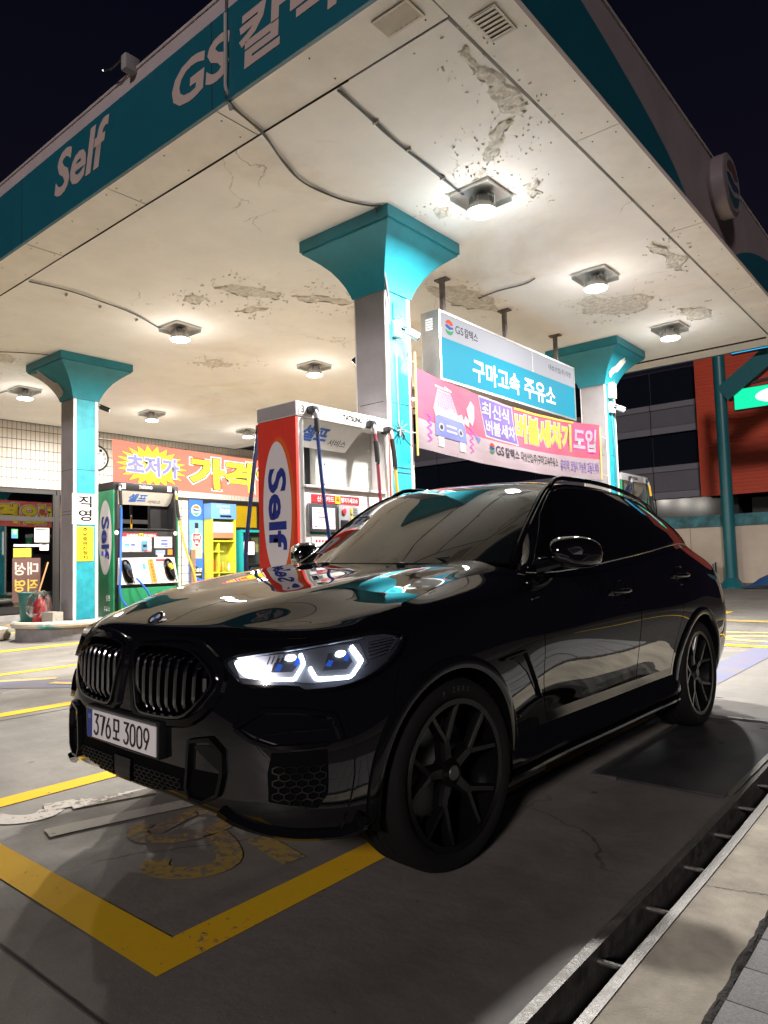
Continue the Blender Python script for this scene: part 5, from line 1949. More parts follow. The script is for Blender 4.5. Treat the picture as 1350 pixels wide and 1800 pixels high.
pprint('heart', smooth_poly(hp, 2), mat('heart_red', (.55, .02, .05), .5), .006)
text('lettering', 'LOVE', INKW, pp, (.019, -.12, -.07), (0, .24, 0), (0, 0, .12), nrm=.001, bold=.03)
text('lettering', 'OIL', INKW, pp, (.019, -.08, -.22), (0, .16, 0), (0, 0, .11), nrm=.001, bold=.03)
text('lettering', '불스원샷', INKW, pp, (.017, -.18, -1.12), (0, .36, 0), (0, 0, .13), nrm=.002, bold=.03)
bx('print_line', (.0165, -.17, -1.22), (.018, .15, -1.18), INKW, pp)
logo(pp, (.014, -.01, .86), (0, 1, 0), (0, 0, 1), .185)

# yellow cabinet with oil cans
vc = thing('oil_cabinet', (sx + .04, 14.42, 0), 'yellow framed glass cabinet of car care bottles beside the blue poster', 'cabinet')
CYEL = mat('cabinet_yellow', (.62, .62, .05), .45)
D2 = .42
bx('back_board', (0, -.48, .1), (.02, .48, 2.78), mat('cabinet_back', (.40, .42, .06), .5), vc)
for y in (-.48, .43):
    bx('post', (.021, y, .1), (D2, y + .05, 2.78), CYEL, vc)
bx('shelf', (.021, -.43, .1), (D2, .43, .16), CYEL, vc)
for z in (1.02, 1.70, 2.04):
    bx('shelf', (.021, -.43, z), (D2 - .02, .43 if z < 1.5 else (.43 if z > 2 else .0), z + .04), CYEL, vc)
bx('divider', (.021, -.20, .161), (D2 - .03, -.16, 2.0), CYEL, vc)
hd_ = bx('header', (.021, -.50, 2.781), (D2 + .01, .50, 3.28), PLB, vc)
text('lettering', '불스원샷', INKW, hd_, (D2 + .01, -.16, 2.95), (0, .40, 0), (0, 0, .16), nrm=.002, bold=.03)
text('lettering', '엔진관리 선택의 기준', INKW, hd_, (D2 + .01, -.30, 3.15), (0, .55, 0), (0, 0, .08), nrm=.002)
bx('print_bar', (D2 + .0105, -.15, 2.83), (D2 + .012, .30, 2.90), PANK, hd_)
bn_ = MB()
zz = [(-.42, 2.66), (.42, 2.62), (.42, 2.25), (-.42, 2.10)]
bx('poster_strip', (D2 - .05, -.41, 2.16), (D2 - .045, .41, 2.68), mat('strip_pale', (.55, .52, .62), .5), vc)
bx('poster_strip', (D2 - .0445, -.41, 2.16), (D2 - .042, .41, 2.34), mat('strip_coral', (.70, .20, .12), .5), vc)
cans = [(-.33, 1.06, .12, .42, INKR), (-.33, 1.74, .10, .22, PANK), (-.05, 1.06, .10, .30, mat('can_amber', (.55, .34, .03), .4)), (.08, 1.06, .10, .32, MATS['can_amber']), (.33, 1.06, .07, .24, INKW), (-.32, .16, .11, .5, INKW), (.05, .16, .18, .45, mat('can_slate', (.06, .10, .14), .4)), (.27, .16, .12, .45, MATS['can_slate'])]
for i, (y, z, r2, h2, m_) in enumerate(cans):
    t = thing('oil_bottle', (sx + .04 + .24, 14.42 + y, z + .041 if z > .5 else z + .001), ['tall red bottle on the middle shelf of the yellow cabinet', 'small black bottle on the upper shelf of the yellow cabinet', 'amber bottle left of its twin on the middle shelf of the yellow cabinet', 'amber bottle right of its twin on the middle shelf of the yellow cabinet', 'small white bottle at the right end of the middle cabinet shelf', 'tall white bottle on the bottom shelf of the yellow cabinet', 'wide slate can on the bottom shelf of the yellow cabinet', 'narrower slate can at the right of the bottom cabinet shelf'][i], 'bottle', 'bottles in the yellow cabinet')
    MB().lathe([(r2 * .5, 0), (r2 * .55, .02), (r2 * .55, h2 * .72), (r2 * .25, h2 * .85), (r2 * .25, h2), (0, h2)], 12).build('bottle_body', m_, t, True, 40)

# teal booth with a screen, right of the cabinet
bt = thing('service_booth', (sx + .05, 15.75, 0), 'teal framed service booth with a small screen beside the yellow cabinet', 'booth')
TB = mat('booth_teal', (.02, .40, .42), .45)
for y in (-.62, .58):
    bx('post', (.0, y, .02), (.40, y + .09, 2.36), TB, bt)
bx('top_rail', (.0, -.62, 2.361), (.42, .67, 2.44), TB, bt)
bx('back_board', (.0, -.53, .02), (.02, .58, 2.36), mat('booth_back', (.06, .06, .055), .6), bt)
sc2 = bx('monitor', (.20, -.42, 1.58), (.25, .10, 2.08), PANK, bt, bevel=.01)
bx('screen', (.2505, -.40, 1.61), (.253, .06, 2.05), SCR1, sc2)
bx('screen_shape', (.253, -.30, 1.70), (.254, -.2, 1.95), PANG, sc2)
bx('monitor_stand', (.12, -.22, 1.3), (.2, -.1, 1.7), PANK, bt)
bx('desk', (.02, -.53, 1.22), (.40, .58, 1.30), PANK, bt, bevel=.01)
bx('notice', (.021, .12, 1.7), (.024, .42, 2.2), mat('booth_notice', (.30, .33, .12), .5), bt)
bx('machine_box', (.02, -.2, .4), (.38, .5, 1.2), mat('machine_dark', (.05, .05, .05), .4), bt, bevel=.02)
wd = thing('wood_plank', (-12.75, 8.95, .3), 'brown wooden board standing behind the black pump', 'board')
bx('board', (-.02, -.06, .01), (.02, .05, 1.30), mat('plank_brown', (.24, .15, .09), .7, var=.3), wd)

# pale awning strip above the coral banner, against the tiles
aw = thing('wall_sign_strip', (sx + .02, 14.6, 4.85), 'narrow sign strip of yellow and brown blocks high on the tiled wall', 'sign')
bx('strip', (0, -1.3, -.14), (.03, 1.9, .14), mat('strip_cream', (.60, .52, .44), .6), aw)
for k, (y0, y1, m_) in enumerate(((-.9, -.62, CYEL), (-.5, -.1, mat('block_brown', (.45, .16, .12), .6)), (.0, .14, MATS['block_brown']), (.3, .8, MATS['block_brown']), (.9, 1.4, CYEL), (1.5, 1.85, MATS['block_brown']))):
    bx('block', (.0305, y0, -.12), (.033, y1, .10), m_, aw)

# ================================================================== beyond the forecourt
bw = thing('boundary_wall', (-5, 27.1, 0), 'low beige boundary wall topped with a weathered teal beam', 'wall')
bx('wall', (-14, 0, 0), (6, .25, 2.17), mat('wall_beige', (.42, .36, .29), .85, var=.12, vscale=1.2, bump=.2, bscale=8), bw)
BEAM = mat('weathered_teal', (.03, .13, .15), .7, var=.8, vscale=2.6, bump=.3, bscale=12)
bx('top_beam', (-14, -.06, 2.171), (6, .30, 2.58), BEAM, bw)
for x in (-8.2, -3.1, .5, 4):
    bx('wall_joint', (x, -.002, .02), (x + .015, 0, 2.16), jm, bw)
bx('skirting', (-14, -.03, .0), (6, -.003, .16), mat('skirting_dark', (.10, .09, .08), .9), bw)
po = thing('steel_post', (-6.68, 26.7, 0), 'teal round steel post with slanted arm in front of the rust red cladding', 'post')
PT = mat('post_teal', (.008, .105, .125), .4, var=.1)
MB().tube([(0, 0, 0), (0, 0, 8.35)], .20, 20).build('shaft', PT, po, True, 40)
MB().lathe([(.42, 0), (.42, .03), (.20, .35), (.20, .36)], 20).build('foot', PT, po, True, 30)
MB().beam((.1, 0, 6.75), (3.2, 0, 9.0), .40, .60).build('slanted_arm', PT, po)
MB().beam((.1, 0, 6.95), (4.2, 0, 7.3), .08, .10).build('sign_rail', mat('rail_dark', (.03, .02, .02), .5), po)
g1 = thing('green_sign', (-4.5, 26.6, 6.5), 'lit green sign with a white oval beside the teal post', 'sign')
bx('case', (-1.75, 0, -.37), (1.75, .2, .37), PANK, g1)
bx('panel', (-1.72, -.01, -.35), (1.72, -.001, .35), mat('lit_green', (.02, .5, .25), .3, emit=(.0, .66, .33), estr=.80), g1)
MB().ngon([(1.15 * math.cos(a) * .92 + .0, -.0125, .30 * math.sin(a)) for a in np.linspace(0, 2 * math.pi, 36, endpoint=False)]).build('oval', mat('lit_oval', (.8, .8, .9), .3, emit=(.75, .83, .95), estr=.62), g1)
text('lettering', 'Self', INKN, g1, (-.62, -.0145, -.18), (1.24, 0, 0), (0, 0, .36), nrm=.002, bold=.03)
g2 = thing('blue_sign', (-4.4, 26.2, 8.22), 'lit blue sign high above the green sign by the canopy corner', 'sign')
bx('case', (-1.75, 0, -.22), (1.75, .2, .22), PANK, g2)
bx('panel', (-1.72, -.01, -.20), (1.72, -.001, .20), mat('lit_blue', (.02, .3, .6), .3, emit=(.02, .45, .85), estr=.85), g2)
text('lettering', '세차장', LITW, g2, (-1.0, -.012, -.14), (1.2, 0, 0), (0, 0, .20), nrm=.002, bold=.02)
# dark office block and rust red cladding
ob = thing('office_building', (-20, 31, 0), 'dark office block with grey spandrel bands behind the forecourt', 'building')
DKW = mat('office_glass', (.006, .008, .014), .12, spec=.6)
GRP = mat('office_panel', (.085, .085, .105), .6, var=.15, vscale=.7)
bx('core', (-25, .25, 0), (12.6, 8, 9.2), mat('office_core', (.012, .013, .017), .8), ob)
for z0, z1 in ((3.6, 5.0), (6.4, 7.7)):
    for i in range(13):
        x = 12.2 - (i + 1) * 2.86
        bx('spandrel_panel', (x + .02, .06, z0 + .30), (x + 2.84, .245, z1 - .26), GRP, ob)
        bx('spandrel_edge', (x + .02, .02, z1 - .24), (x + 2.84, .245, z1), mat('office_edge', (.13, .13, .155), .6), ob)
        bx('spandrel_edge', (x + .02, .02, z0), (x + 2.84, .245, z0 + .28), MATS['office_edge'], ob)
for z0, z1 in ((0.4, 3.58), (5.02, 6.38), (7.72, 9.15)):
    for i in range(13):
        x = 12.2 - (i + 1) * 2.86
        bx('window', (x + .03, .16, z0 + .01), (x + 2.83, .245, z1 - .01), DKW, ob)
rc = thing('clad_building', (4, 30.2, 0), 'rust red ribbed cladding building behind the teal post', 'building')
CLAD = mat('rust_cladding', (.46, .055, .022), .6, var=.18, vscale=.5)
bx('body', (-12.5, .3, 3.55), (-4.6, 8, 9.3), mat('clad_core', (.08, .015, .01), .8), rc)
# one rib is a part; ribs run along the face
rib = None
for k in range(41):
    z = 3.52 + k * .142
    if rib is None:
        rib = MB().box((-12.56, .2, 0), (-4.55, .299, .1395)).build('cladding_rib', CLAD, rc, bevel=.004)
        o = rib
    else:
        o = rib.copy()
        COL.objects.link(o)
        o.parent = rc
    o.location = (0, 0, z)
bx('ground_floor', (-11.0, 1.5, 0), (-4.6, 8, 3.44), mat('shop_dark', (.02, .02, .018), .7), rc)
for k in range(2):
    bx('shop_window', (-10.2 + k * 3.2, 1.44, .3), (-7.4 + k * 3.2, 1.495, 3.2), mat('shop_green', (.05, .065, .02), .3), rc)
for x, lab in ((-9.05, 'small grey post standing at the foot of the boundary wall'),):
    t = thing('short_post', (x + 1.7, 26.5, 0), lab, 'post')
    bx('post', (-.12, -.1, 0), (.14, .1, .85), PANG, t, bevel=.01)
    MB().tube([(.2, 0, 0), (.22, 0, .9)], .03, 8).build('pipe', PANK, t, True)
tp = thing('tarpaulin_heap', (-5.2, 26.2, 0), 'blue tarpaulin heap by the foot of the teal post', 'tarpaulin')
b = MB()
for i in range(9):
    for k in range(9):
        x, y = -1 + i * .25, -.3 + k * .075
        b.v.append((x, y, max(0, .5 * math.exp(-(x / .7) ** 2 - (y / .28) ** 2) * (1 + rnd.uniform(-.25, .25)) - .02)))
for i in range(8):
    for k in range(8):
        b.f.append((i * 9 + k, (i + 1) * 9 + k, (i + 1) * 9 + k + 1, i * 9 + k + 1))
b.mi = [0] * len(b.f)
b.build('sheet', mat('tarp_blue', (.02, .06, .16), .5), tp, True)
# ================================================================== the car
CAR_T = [  # stations from nose centre to tail centre, nine levels each: (x, y, z)
    [(0, -.80, .335), (0, -.85, .365), (0, -.868, .45), (0, -.87, .58), (0, -.865, .74), (0, -.85, .86), (0, -.825, .93), (0, -.79, .965), (0, -.75, .985)],
    [(.25, -.79, .335), (.25, -.842, .365), (.25, -.862, .45), (.25, -.864, .58), (.25, -.857, .74), (.25, -.84, .86), (.25, -.814, .93), (.25, -.779, .965), (.25, -.738, .986)],
    [(.5, -.755, .315), (.5, -.81, .345), (.5, -.83, .44), (.5, -.83, .58), (.5, -.815, .74), (.5, -.79, .86), (.5, -.762, .927), (.49, -.725, .963), (.48, -.685, .984)],
    [(.70, -.67, .285), (.72, -.715, .315), (.735, -.73, .43), (.73, -.725, .58), (.715, -.70, .74), (.70, -.665, .86), (.685, -.63, .925), (.67, -.59, .963), (.64, -.555, .985)],
    [(.82, -.53, .27), (.845, -.575, .305), (.87, -.575, .43), (.87, -.56, .58), (.85, -.53, .74), (.825, -.49, .86), (.805, -.455, .927), (.785, -.42, .97), (.75, -.39, 1.0)],
    [(.90, -.33, .25), (.925, -.35, .29), (.95, -.345, .42), (.955, -.33, .58), (.945, -.30, .74), (.925, -.27, .87), (.905, -.245, .94), (.88, -.215, .99), (.82, -.20, 1.04)],
    [(.93, 0, .20), (.955, 0, .27), (.98, 0, .42), (.988, 0, .58), (.985, 0, .74), (.968, 0, .88), (.945, 0, .955), (.905, 0, 1.03), (.815, .02, 1.085)],
    [(.93, .45, .20), (.95, .45, .27), (.965, .45, .42), (.972, .45, .58), (.975, .45, .74), (.963, .45, .88), (.945, .45, .97), (.91, .45, 1.06), (.795, .45, 1.148)],
    [(.925, .8, .20), (.94, .8, .27), (.95, .8, .42), (.965, .8, .58), (.972, .8, .74), (.965, .8, .88), (.95, .8, .98), (.928, .8, 1.07), (.872, .78, 1.148)],
    [(.925, 1.3, .20), (.94, 1.3, .27), (.948, 1.3, .42), (.965, 1.3, .58), (.975, 1.3, .74), (.97, 1.3, .89), (.955, 1.3, .99), (.932, 1.3, 1.09), (.90, 1.3, 1.175)],
    [(.925, 1.88, .20), (.94, 1.88, .27), (.95, 1.88, .42), (.967, 1.88, .58), (.978, 1.88, .75), (.975, 1.88, .90), (.96, 1.88, 1.01), (.935, 1.88, 1.12), (.895, 1.88, 1.22)],
    [(.925, 2.45, .20), (.94, 2.45, .27), (.958, 2.45, .42), (.978, 2.45, .58), (.992, 2.45, .75), (.99, 2.45, .90), (.972, 2.45, 1.02), (.94, 2.45, 1.15), (.885, 2.45, 1.267)],
    [(.93, 2.975, .22), (.95, 2.975, .30), (.98, 2.975, .44), (.998, 2.975, .59), (1.002, 2.975, .75), (.995, 2.975, .90), (.975, 2.975, 1.03), (.935, 2.975, 1.17), (.85, 2.975, 1.30)],
    [(.90, 3.45, .27), (.93, 3.47, .33), (.962, 3.5, .46), (.978, 3.5, .61), (.978, 3.5, .77), (.963, 3.5, .91), (.935, 3.5, 1.04), (.88, 3.48, 1.16), (.76, 3.45, 1.27)],
    [(.80, 3.76, .30), (.82, 3.80, .36), (.86, 3.86, .48), (.88, 3.88, .62), (.88, 3.88, .78), (.865, 3.865, .92), (.84, 3.84, 1.04), (.78, 3.79, 1.15), (.66, 3.72, 1.225)],
    [(.5, 3.90, .30), (.5, 3.95, .36), (.5, 4.01, .48), (.5, 4.03, .62), (.5, 4.02, .78), (.5, 4.00, .92), (.5, 3.99, 1.04), (.49, 3.99, 1.14), (.45, 3.95, 1.20)],
    [(0, 3.94, .30), (0, 3.99, .36), (0, 4.05, .48), (0, 4.065, .62), (0, 4.06, .78), (0, 4.04, .92), (0, 4.03, 1.04), (0, 4.04, 1.14), (0, 4.0, 1.20)],
]


for _i in (8, 9, 10, 11):                 # shoulder crease and hollow of the doors
    for _v, _d in ((2, -.008), (3, -.012), (5, .008), (6, -.005)):
        _p = CAR_T[_i][_v]
        CAR_T[_i][_v] = (_p[0] + _d, _p[1], _p[2])


def nat_spline(xk, yk):
    """natural cubic spline through knots; yk (n, m); returns evaluator"""
    xk = np.asarray(xk, float)
    yk = np.asarray(yk, float)
    n = len(xk)
    h = np.diff(xk)
    A = np.zeros((n, n))
    B = np.zeros_like(yk)
    A[0, 0] = A[-1, -1] = 1
    for i in range(1, n - 1):
        A[i, i - 1] = h[i - 1]
        A[i, i] = 2 * (h[i - 1] + h[i])
        A[i, i + 1] = h[i]
        B[i] = 6 * ((yk[i + 1] - yk[i]) / h[i] - (yk[i] - yk[i - 1]) / h[i - 1])
    M = np.linalg.solve(A, B)

    def ev(x):
        x = np.atleast_1d(np.asarray(x, float))
        i = np.clip(np.searchsorted(xk, x) - 1, 0, n - 2)
        hh = h[i][:, None]
        a = ((xk[i + 1] - x)[:, None]) / hh
        b = ((x - xk[i])[:, None]) / hh
        return a * yk[i] + b * yk[i + 1] + ((a ** 3 - a) * M[i] + (b ** 3 - b) * M[i + 1]) * hh ** 2 / 6
    return ev


class Surf:
    """interpolating bicubic surface through a control net [station][level], mirrored at both ends"""

    def __init__(self, net, mirror=True):
        net = np.array(net, float)
        S, L, _ = net.shape
        mid = net[:, L // 2]
        self.tk = np.concatenate([[0], np.cumsum(np.linalg.norm(np.diff(mid, axis=0), axis=1))])
        dv = np.linalg.norm(np.diff(net, axis=1), axis=2).mean(0)
        self.vk = np.concatenate([[0], np.cumsum(dv)])
        tk = self.tk
        full = net
        if mirror:
            k = 4
            fl = np.array([-1, 1, 1])
            full = np.concatenate([net[k:0:-1] * fl, net, net[-2:-2 - k:-1] * fl])
            tk = np.concatenate([-self.tk[k:0:-1], self.tk, 2 * self.tk[-1] - self.tk[-2:-2 - k:-1]])
        self.evt = nat_spline(tk, full.reshape(len(full), -1))
        self.L = L
        self.T = self.tk[-1]
        self.V = self.vk[-1]

    def row(self, t):
        return self.evt(t).reshape(-1, self.L, 3)

    def at(self, t, v):
        """t, v arrays of the same length; v in level units 0..L-1"""
        t = np.atleast_1d(np.asarray(t, float))
        v = np.atleast_1d(np.asarray(v, float))
        vv = np.interp(v, np.arange(self.L), self.vk)
        net = self.row(t)                              # n, L, 3
        n = len(t)
        # one spline in v for all columns at once
        ev = nat_spline(self.vk, net.transpose(1, 0, 2).reshape(self.L, -1))
        out = np.empty((n, 3))
        uq, inv = np.unique(np.round(vv, 6), return_inverse=True)
        val = ev(uq).reshape(len(uq), n, 3)
        out = val[inv, np.arange(n)]
        return out

    def nrm(self, t, v):
        e = 1e-3
        t = np.atleast_1d(np.asarray(t, float))
        v = np.atleast_1d(np.asarray(v, float))
        a = self.at(t + e, v) - self.at(t - e, v)
        b = self.at(t, np.minimum(v + .02, self.L - 1)) - self.at(t, np.maximum(v - .02, 0))
        n = np.cross(a, b)
        return n / np.maximum(np.linalg.norm(n, axis=1), 1e-9)[:, None]

    def off(self, t, v, d):
        return self.at(t, v) + self.nrm(t, v) * np.asarray(d, float).reshape(-1, 1) if np.ndim(d) else self.at(t, v) + self.nrm(t, v) * d

    def t_of_y(self, v, y):
        """station parameter where the level curve v passes y (on the flank)"""
        ts = np.linspace(0.0, self.T, 600)
        P = self.at(ts, np.full(600, v))
        return np.interp(y, P[:, 1], ts)


BODY = Surf(CAR_T)


def mirror_vf(vs, fs):
    vs = np.asarray(vs, float)
    n = len(vs)
    v2 = vs * np.array([-1, 1, 1])
    return np.concatenate([vs, v2]), list(fs) + [tuple(i + n for i in reversed(f)) for f in fs]


def skin(P3, fs, nrm, thick):
    """give a sheet a rim: extrude its border inwards by thick along -nrm"""
    from collections import Counter
    cnt = Counter()
    for f in fs:
        for i in range(len(f)):
            a, b = f[i], f[(i + 1) % len(f)]
            cnt[(a, b)] += 1
    bd = [(a, b) for (a, b) in cnt if (b, a) not in cnt]
    used = sorted({i for e in bd for i in e})
    mp = {u: len(P3) + k for k, u in enumerate(used)}
    inner = np.array([P3[u] - nrm[u] * thick for u in used]).reshape(-1, 3)
    V = np.concatenate([P3, inner])
    F = list(fs) + [(b, a, mp[a], mp[b]) for a, b in bd]
    return V, F


def scaled(SU, poly):
    """t,v polygon -> near-isometric 2-D coordinates"""
    return [(p[0], float(np.interp(p[1], np.arange(SU.L), SU.vk))) for p in poly]


def patch(SU, poly, d=0.003, thick=0.006, step=0.03, sm=0, bulge=0.0):
    """piece of sheet lying d above surface SU, outline poly in (t, level)"""
    q = scaled(SU, poly)
    if sm:
        q = smooth_poly(q, sm)
    pts, tris, nb = tri_fill(q, step)
    t = pts[:, 0]
    v = np.interp(pts[:, 1], SU.vk, np.arange(SU.L))
    N = SU.nrm(t, v)
    dd = np.full(len(t), d)
    if bulge:
        B = np.array(densify(q, step))
        dist = np.min(np.linalg.norm(pts[:, None, :] - B[None], axis=2), axis=1)
        dd = dd + bulge * (1 - np.exp(-dist / .03))
    P = SU.at(t, v) + N * dd[:, None]
    # face orientation along N
    fs = []
    for f in tris:
        a, b, c = P[f[0]], P[f[1]], P[f[2]]
        g = np.cross(b - a, c - a)
        fs.append(f if np.dot(g, N[f[0]]) > 0 else tuple(reversed(f)))
    if thick:
        return skin(P, fs, N, thick)
    return P, fs


def strip_on(SU, poly, w, d0, d1, closed=True, sm=0):
    """raised frame (trapezoid section) following a (t, level) line: half-width w, base d0, crest d1"""
    q = scaled(SU, poly)
    if sm:
        q = smooth_poly(q, sm, closed)
    q = np.array(densify(q, .02, closed))
    n = len(q)
    if closed:
        tg = np.roll(q, -1, 0) - np.roll(q, 1, 0)
    else:
        tg = np.gradient(q, axis=0)
    tg /= np.maximum(np.linalg.norm(tg, axis=1), 1e-9)[:, None]
    nr = np.stack([-tg[:, 1], tg[:, 0]], 1)
    rows = []
    for off, dep in ((-w, d0), (-w * .55, d1), (w * .55, d1), (w, d0)):
        c = q + nr * off
        v = np.interp(c[:, 1], SU.vk, np.arange(SU.L))
        rows.append(SU.at(c[:, 0], v) + SU.nrm(c[:, 0], v) * dep)
    V = np.concatenate(rows)
    F = []
    m_ = n if closed else n - 1
    for r in range(3):
        for i in range(m_):
            j = (i + 1) % n
            F.append((r * n + i, r * n + j, (r + 1) * n + j, (r + 1) * n + i))
    return V, F


def cobj(name, VF, m, parent, mir=False, smooth=True, sharp=40, label=None, fix=False):
    V, F = VF
    if mir:
        V, F = mirror_vf(V, F)
    o = mobj(name, V, F, m, parent, smooth, sharp, label=label)
    if fix:
        bm = bmesh.new()
        bm.from_mesh(o.data)
        bmesh.ops.recalc_face_normals(bm, faces=bm.faces)
        bm.to_mesh(o.data)
        bm.free()
    return o


def both(name, VF, m, parent, fix=False, **k):
    """the same part on both flanks, an object each"""
    V, F = VF
    a = cobj(name, (np.asarray(V), F), m, parent, fix=fix, **k)
    V2 = np.asarray(V) * np.array([-1, 1, 1])
    b = cobj(name, (V2, [tuple(reversed(f)) for f in F]), m, parent, fix=fix, **k)
    return a, b


def hoodz(x, y):
    x = np.abs(np.asarray(x, float))
    y = np.asarray(y, float)
    zc = np.interp(y, HZ_Y, HZ_Z)
    xe = np.interp(y, [-.75, -.7, -.6, -.45, -.2, 0, .45, .9], [.78, .78, .78, .80, .82, .815, .79, .74])
    ze = np.interp(y, [-.75, -.45, -.2, 0, .3, .6, .9], [.972, .985, 1.04, 1.083, 1.125, 1.162, 1.203])
    d = np.maximum(zc - ze, .004)
    r = np.clip(x / xe, 0, 1.1)
    z = zc - d * r ** 2.6
    xr = np.interp(y, [-.75, .9], [.40, .60])
    fade = np.clip((y + .76) / .30, 0, 1)
    z += .025 * fade * np.exp(-((x - xr) / .085) ** 2)
    z -= .006 * fade * np.exp(-((x - xr - .16) / .06) ** 2)
    return z


_hz = nat_spline([-.78, -.70, -.6, -.35, 0, .4, .8, .95], [[.975], [1.010], [1.046], [1.103], [1.150], [1.187], [1.214], [1.224]])
HZ_Y = np.linspace(-.78, .95, 120)
HZ_Z = _hz(HZ_Y)[:, 0]

# control net of roof, windscreen and tailgate: stations front to rear, lateral 0 (centre) .. edge
RC = [(.53, 1.205), (.73, 1.322), (.985, 1.463), (1.24, 1.597), (1.405, 1.663), (1.75, 1.693), (2.3, 1.688), (2.8, 1.645), (3.25, 1.562), (3.6, 1.458), (3.88, 1.33), (4.02, 1.245)]
RE = [(.775, .84, 1.205), (.745, .97, 1.325), (.705, 1.16, 1.465), (.655, 1.37, 1.59), (.625, 1.50, 1.637), (.605, 1.78, 1.666), (.60, 2.3, 1.662), (.595, 2.8, 1.613), (.59, 3.2, 1.532), (.59, 3.55, 1.425), (.60, 3.8, 1.305), (.60, 3.93, 1.222)]


def roof_net():
    net = []
    for (yc, zc), (xe, ye, ze) in zip(RC, RE):
        row = []
        for a in (0, .35, .65, .87, 1.0):
            k = a ** 2.4
            row.append((xe * a, yc + (ye - yc) * k, zc + (ze - zc) * a ** 2.8))
        net.append(row)
    return net


ROOF = Surf(roof_net(), mirror=False)


def roof_edge(t):
    return ROOF.at(t, np.full(np.shape(t), 4.0))


def side_net():
    """greenhouse flank from the belt line up to the roof edge"""
    net = []
    yb = [.70, .86, 1.06, 1.28, 1.45, 1.75, 2.3, 2.8, 3.18, 3.5, 3.72, 3.84]
    for i, (xe, ye, ze) in enumerate(RE):
        t = BODY.t_of_y(8, yb[i])
        b = BODY.at([t], [8.0])[0]
        row = []
        for a in (-.12, .0, .25, .5, .75, .93, 1.0):
            x = b[0] + (xe - b[0]) * a
            y = b[1] + (ye - b[1]) * a
            z = b[2] + (ze - b[2]) * a
            h = max(0, a) * (1 - a) * 4
            bul = .022 * h
            row.append((x + bul, y, z + bul * .4))
        net.append(row)
    return net


SIDE = Surf(side_net(), mirror=False)


def panel(y0, y1, v0, v1, nt=40, nv=26, gap=.0025, thick=.02, cut=None, SU=None, holes=()):
    """flank panel between two shut lines given as y(v) functions"""
    SU = SU or BODY
    vs = np.linspace(v0, v1, nv)
    grid = []
    tv = []
    for v in vs:
        a = SU.t_of_y(v, y0(v)) if callable(y0) else y0
        b = SU.t_of_y(v, y1(v)) if callable(y1) else y1
        ts = np.linspace(a + gap, b - gap, nt)
        tv.append(np.stack([ts, np.full(nt, v)], 1))
    tv = np.concatenate(tv)
    P = SU.at(tv[:, 0], tv[:, 1])
    N = SU.nrm(tv[:, 0], tv[:, 1])
    gone = np.zeros(len(tv), bool)
    for h in holes:
        gone |= in_poly(tv, h)
    F = []
    for i in range(nv - 1):
        for j in range(nt - 1):
            f = (i * nt + j, i * nt + j + 1, (i + 1) * nt + j + 1, (i + 1) * nt + j)
            if cut is not None and any(cut(P[k]) for k in f):
                continue
            if all(gone[k] for k in f):
                continue
            F.append(f)
    g = np.cross(P[F[0][1]] - P[F[0][0]], P[F[0][3]] - P[F[0][0]])
    if np.dot(g, N[F[0][0]]) < 0:
        F = [tuple(reversed(f)) for f in F]
    if not thick:
        return P, F
    return skin(P, F, N, thick)


def wheel_cut(p):
    for yw in (0, 2.975):
        if (p[1] - yw) ** 2 + (p[2] - .375) ** 2 < .438 ** 2 and abs(p[0]) > .6:
            return True
    return False


def arch(yw, r0, r1, d, z_lo, SU):
    """wheel-arch moulding: ring r0..r1 hugging the flank, standing d proud"""
    V, F = [], []
    a0 = math.asin((z_lo - .375) / ((r0 + r1) / 2))
    angs = np.linspace(a0, math.pi - a0, 49)
    vv = np.linspace(0, 8, 161)
    prof = [(r0, -.10), (r0, -.002), (r0 + .006, d * .75), (r0 + .016, d), (r1 - .014, d), (r1 - .004, d * .8), (r1, -.012)]
    n = len(prof)
    for a in angs:
        for (r, dd) in prof:
            y = yw + r * math.cos(a)
            z = max(.2, .375 + r * math.sin(a))
            # flank x at (y, z)
            V.append((flank_x(y, z) + dd, y, z))
    for i in range(len(angs) - 1):
        for j in range(n - 1):
            F.append((i * n + j, i * n + j + 1, (i + 1) * n + j + 1, (i + 1) * n + j))
    return np.array(V), F


_FY = np.linspace(-.55, 3.75, 130)

def _build_flank():
    """table of flank x over (y, z)"""
    zz = np.linspace(.2, 1.2, 60)
    vs = np.linspace(0, 8, 60)
    ts = np.linspace(BODY.tk[2], BODY.tk[14] + .2, 260)
    tab = np.empty((len(_FY), len(zz)))
    rows = []
    for v in vs:
        P = BODY.at(ts, np.full(len(ts), v))
        rows.append(np.stack([np.interp(_FY, P[:, 1], P[:, 0]), np.interp(_FY, P[:, 1], P[:, 2])], 1))
    rows = np.array(rows)             # v, y, (x,z)
    for i in range(len(_FY)):
        tab[i] = np.interp(zz, rows[:, i, 1], rows[:, i, 0])
    return zz, tab


_FZ, _FT = _build_flank()


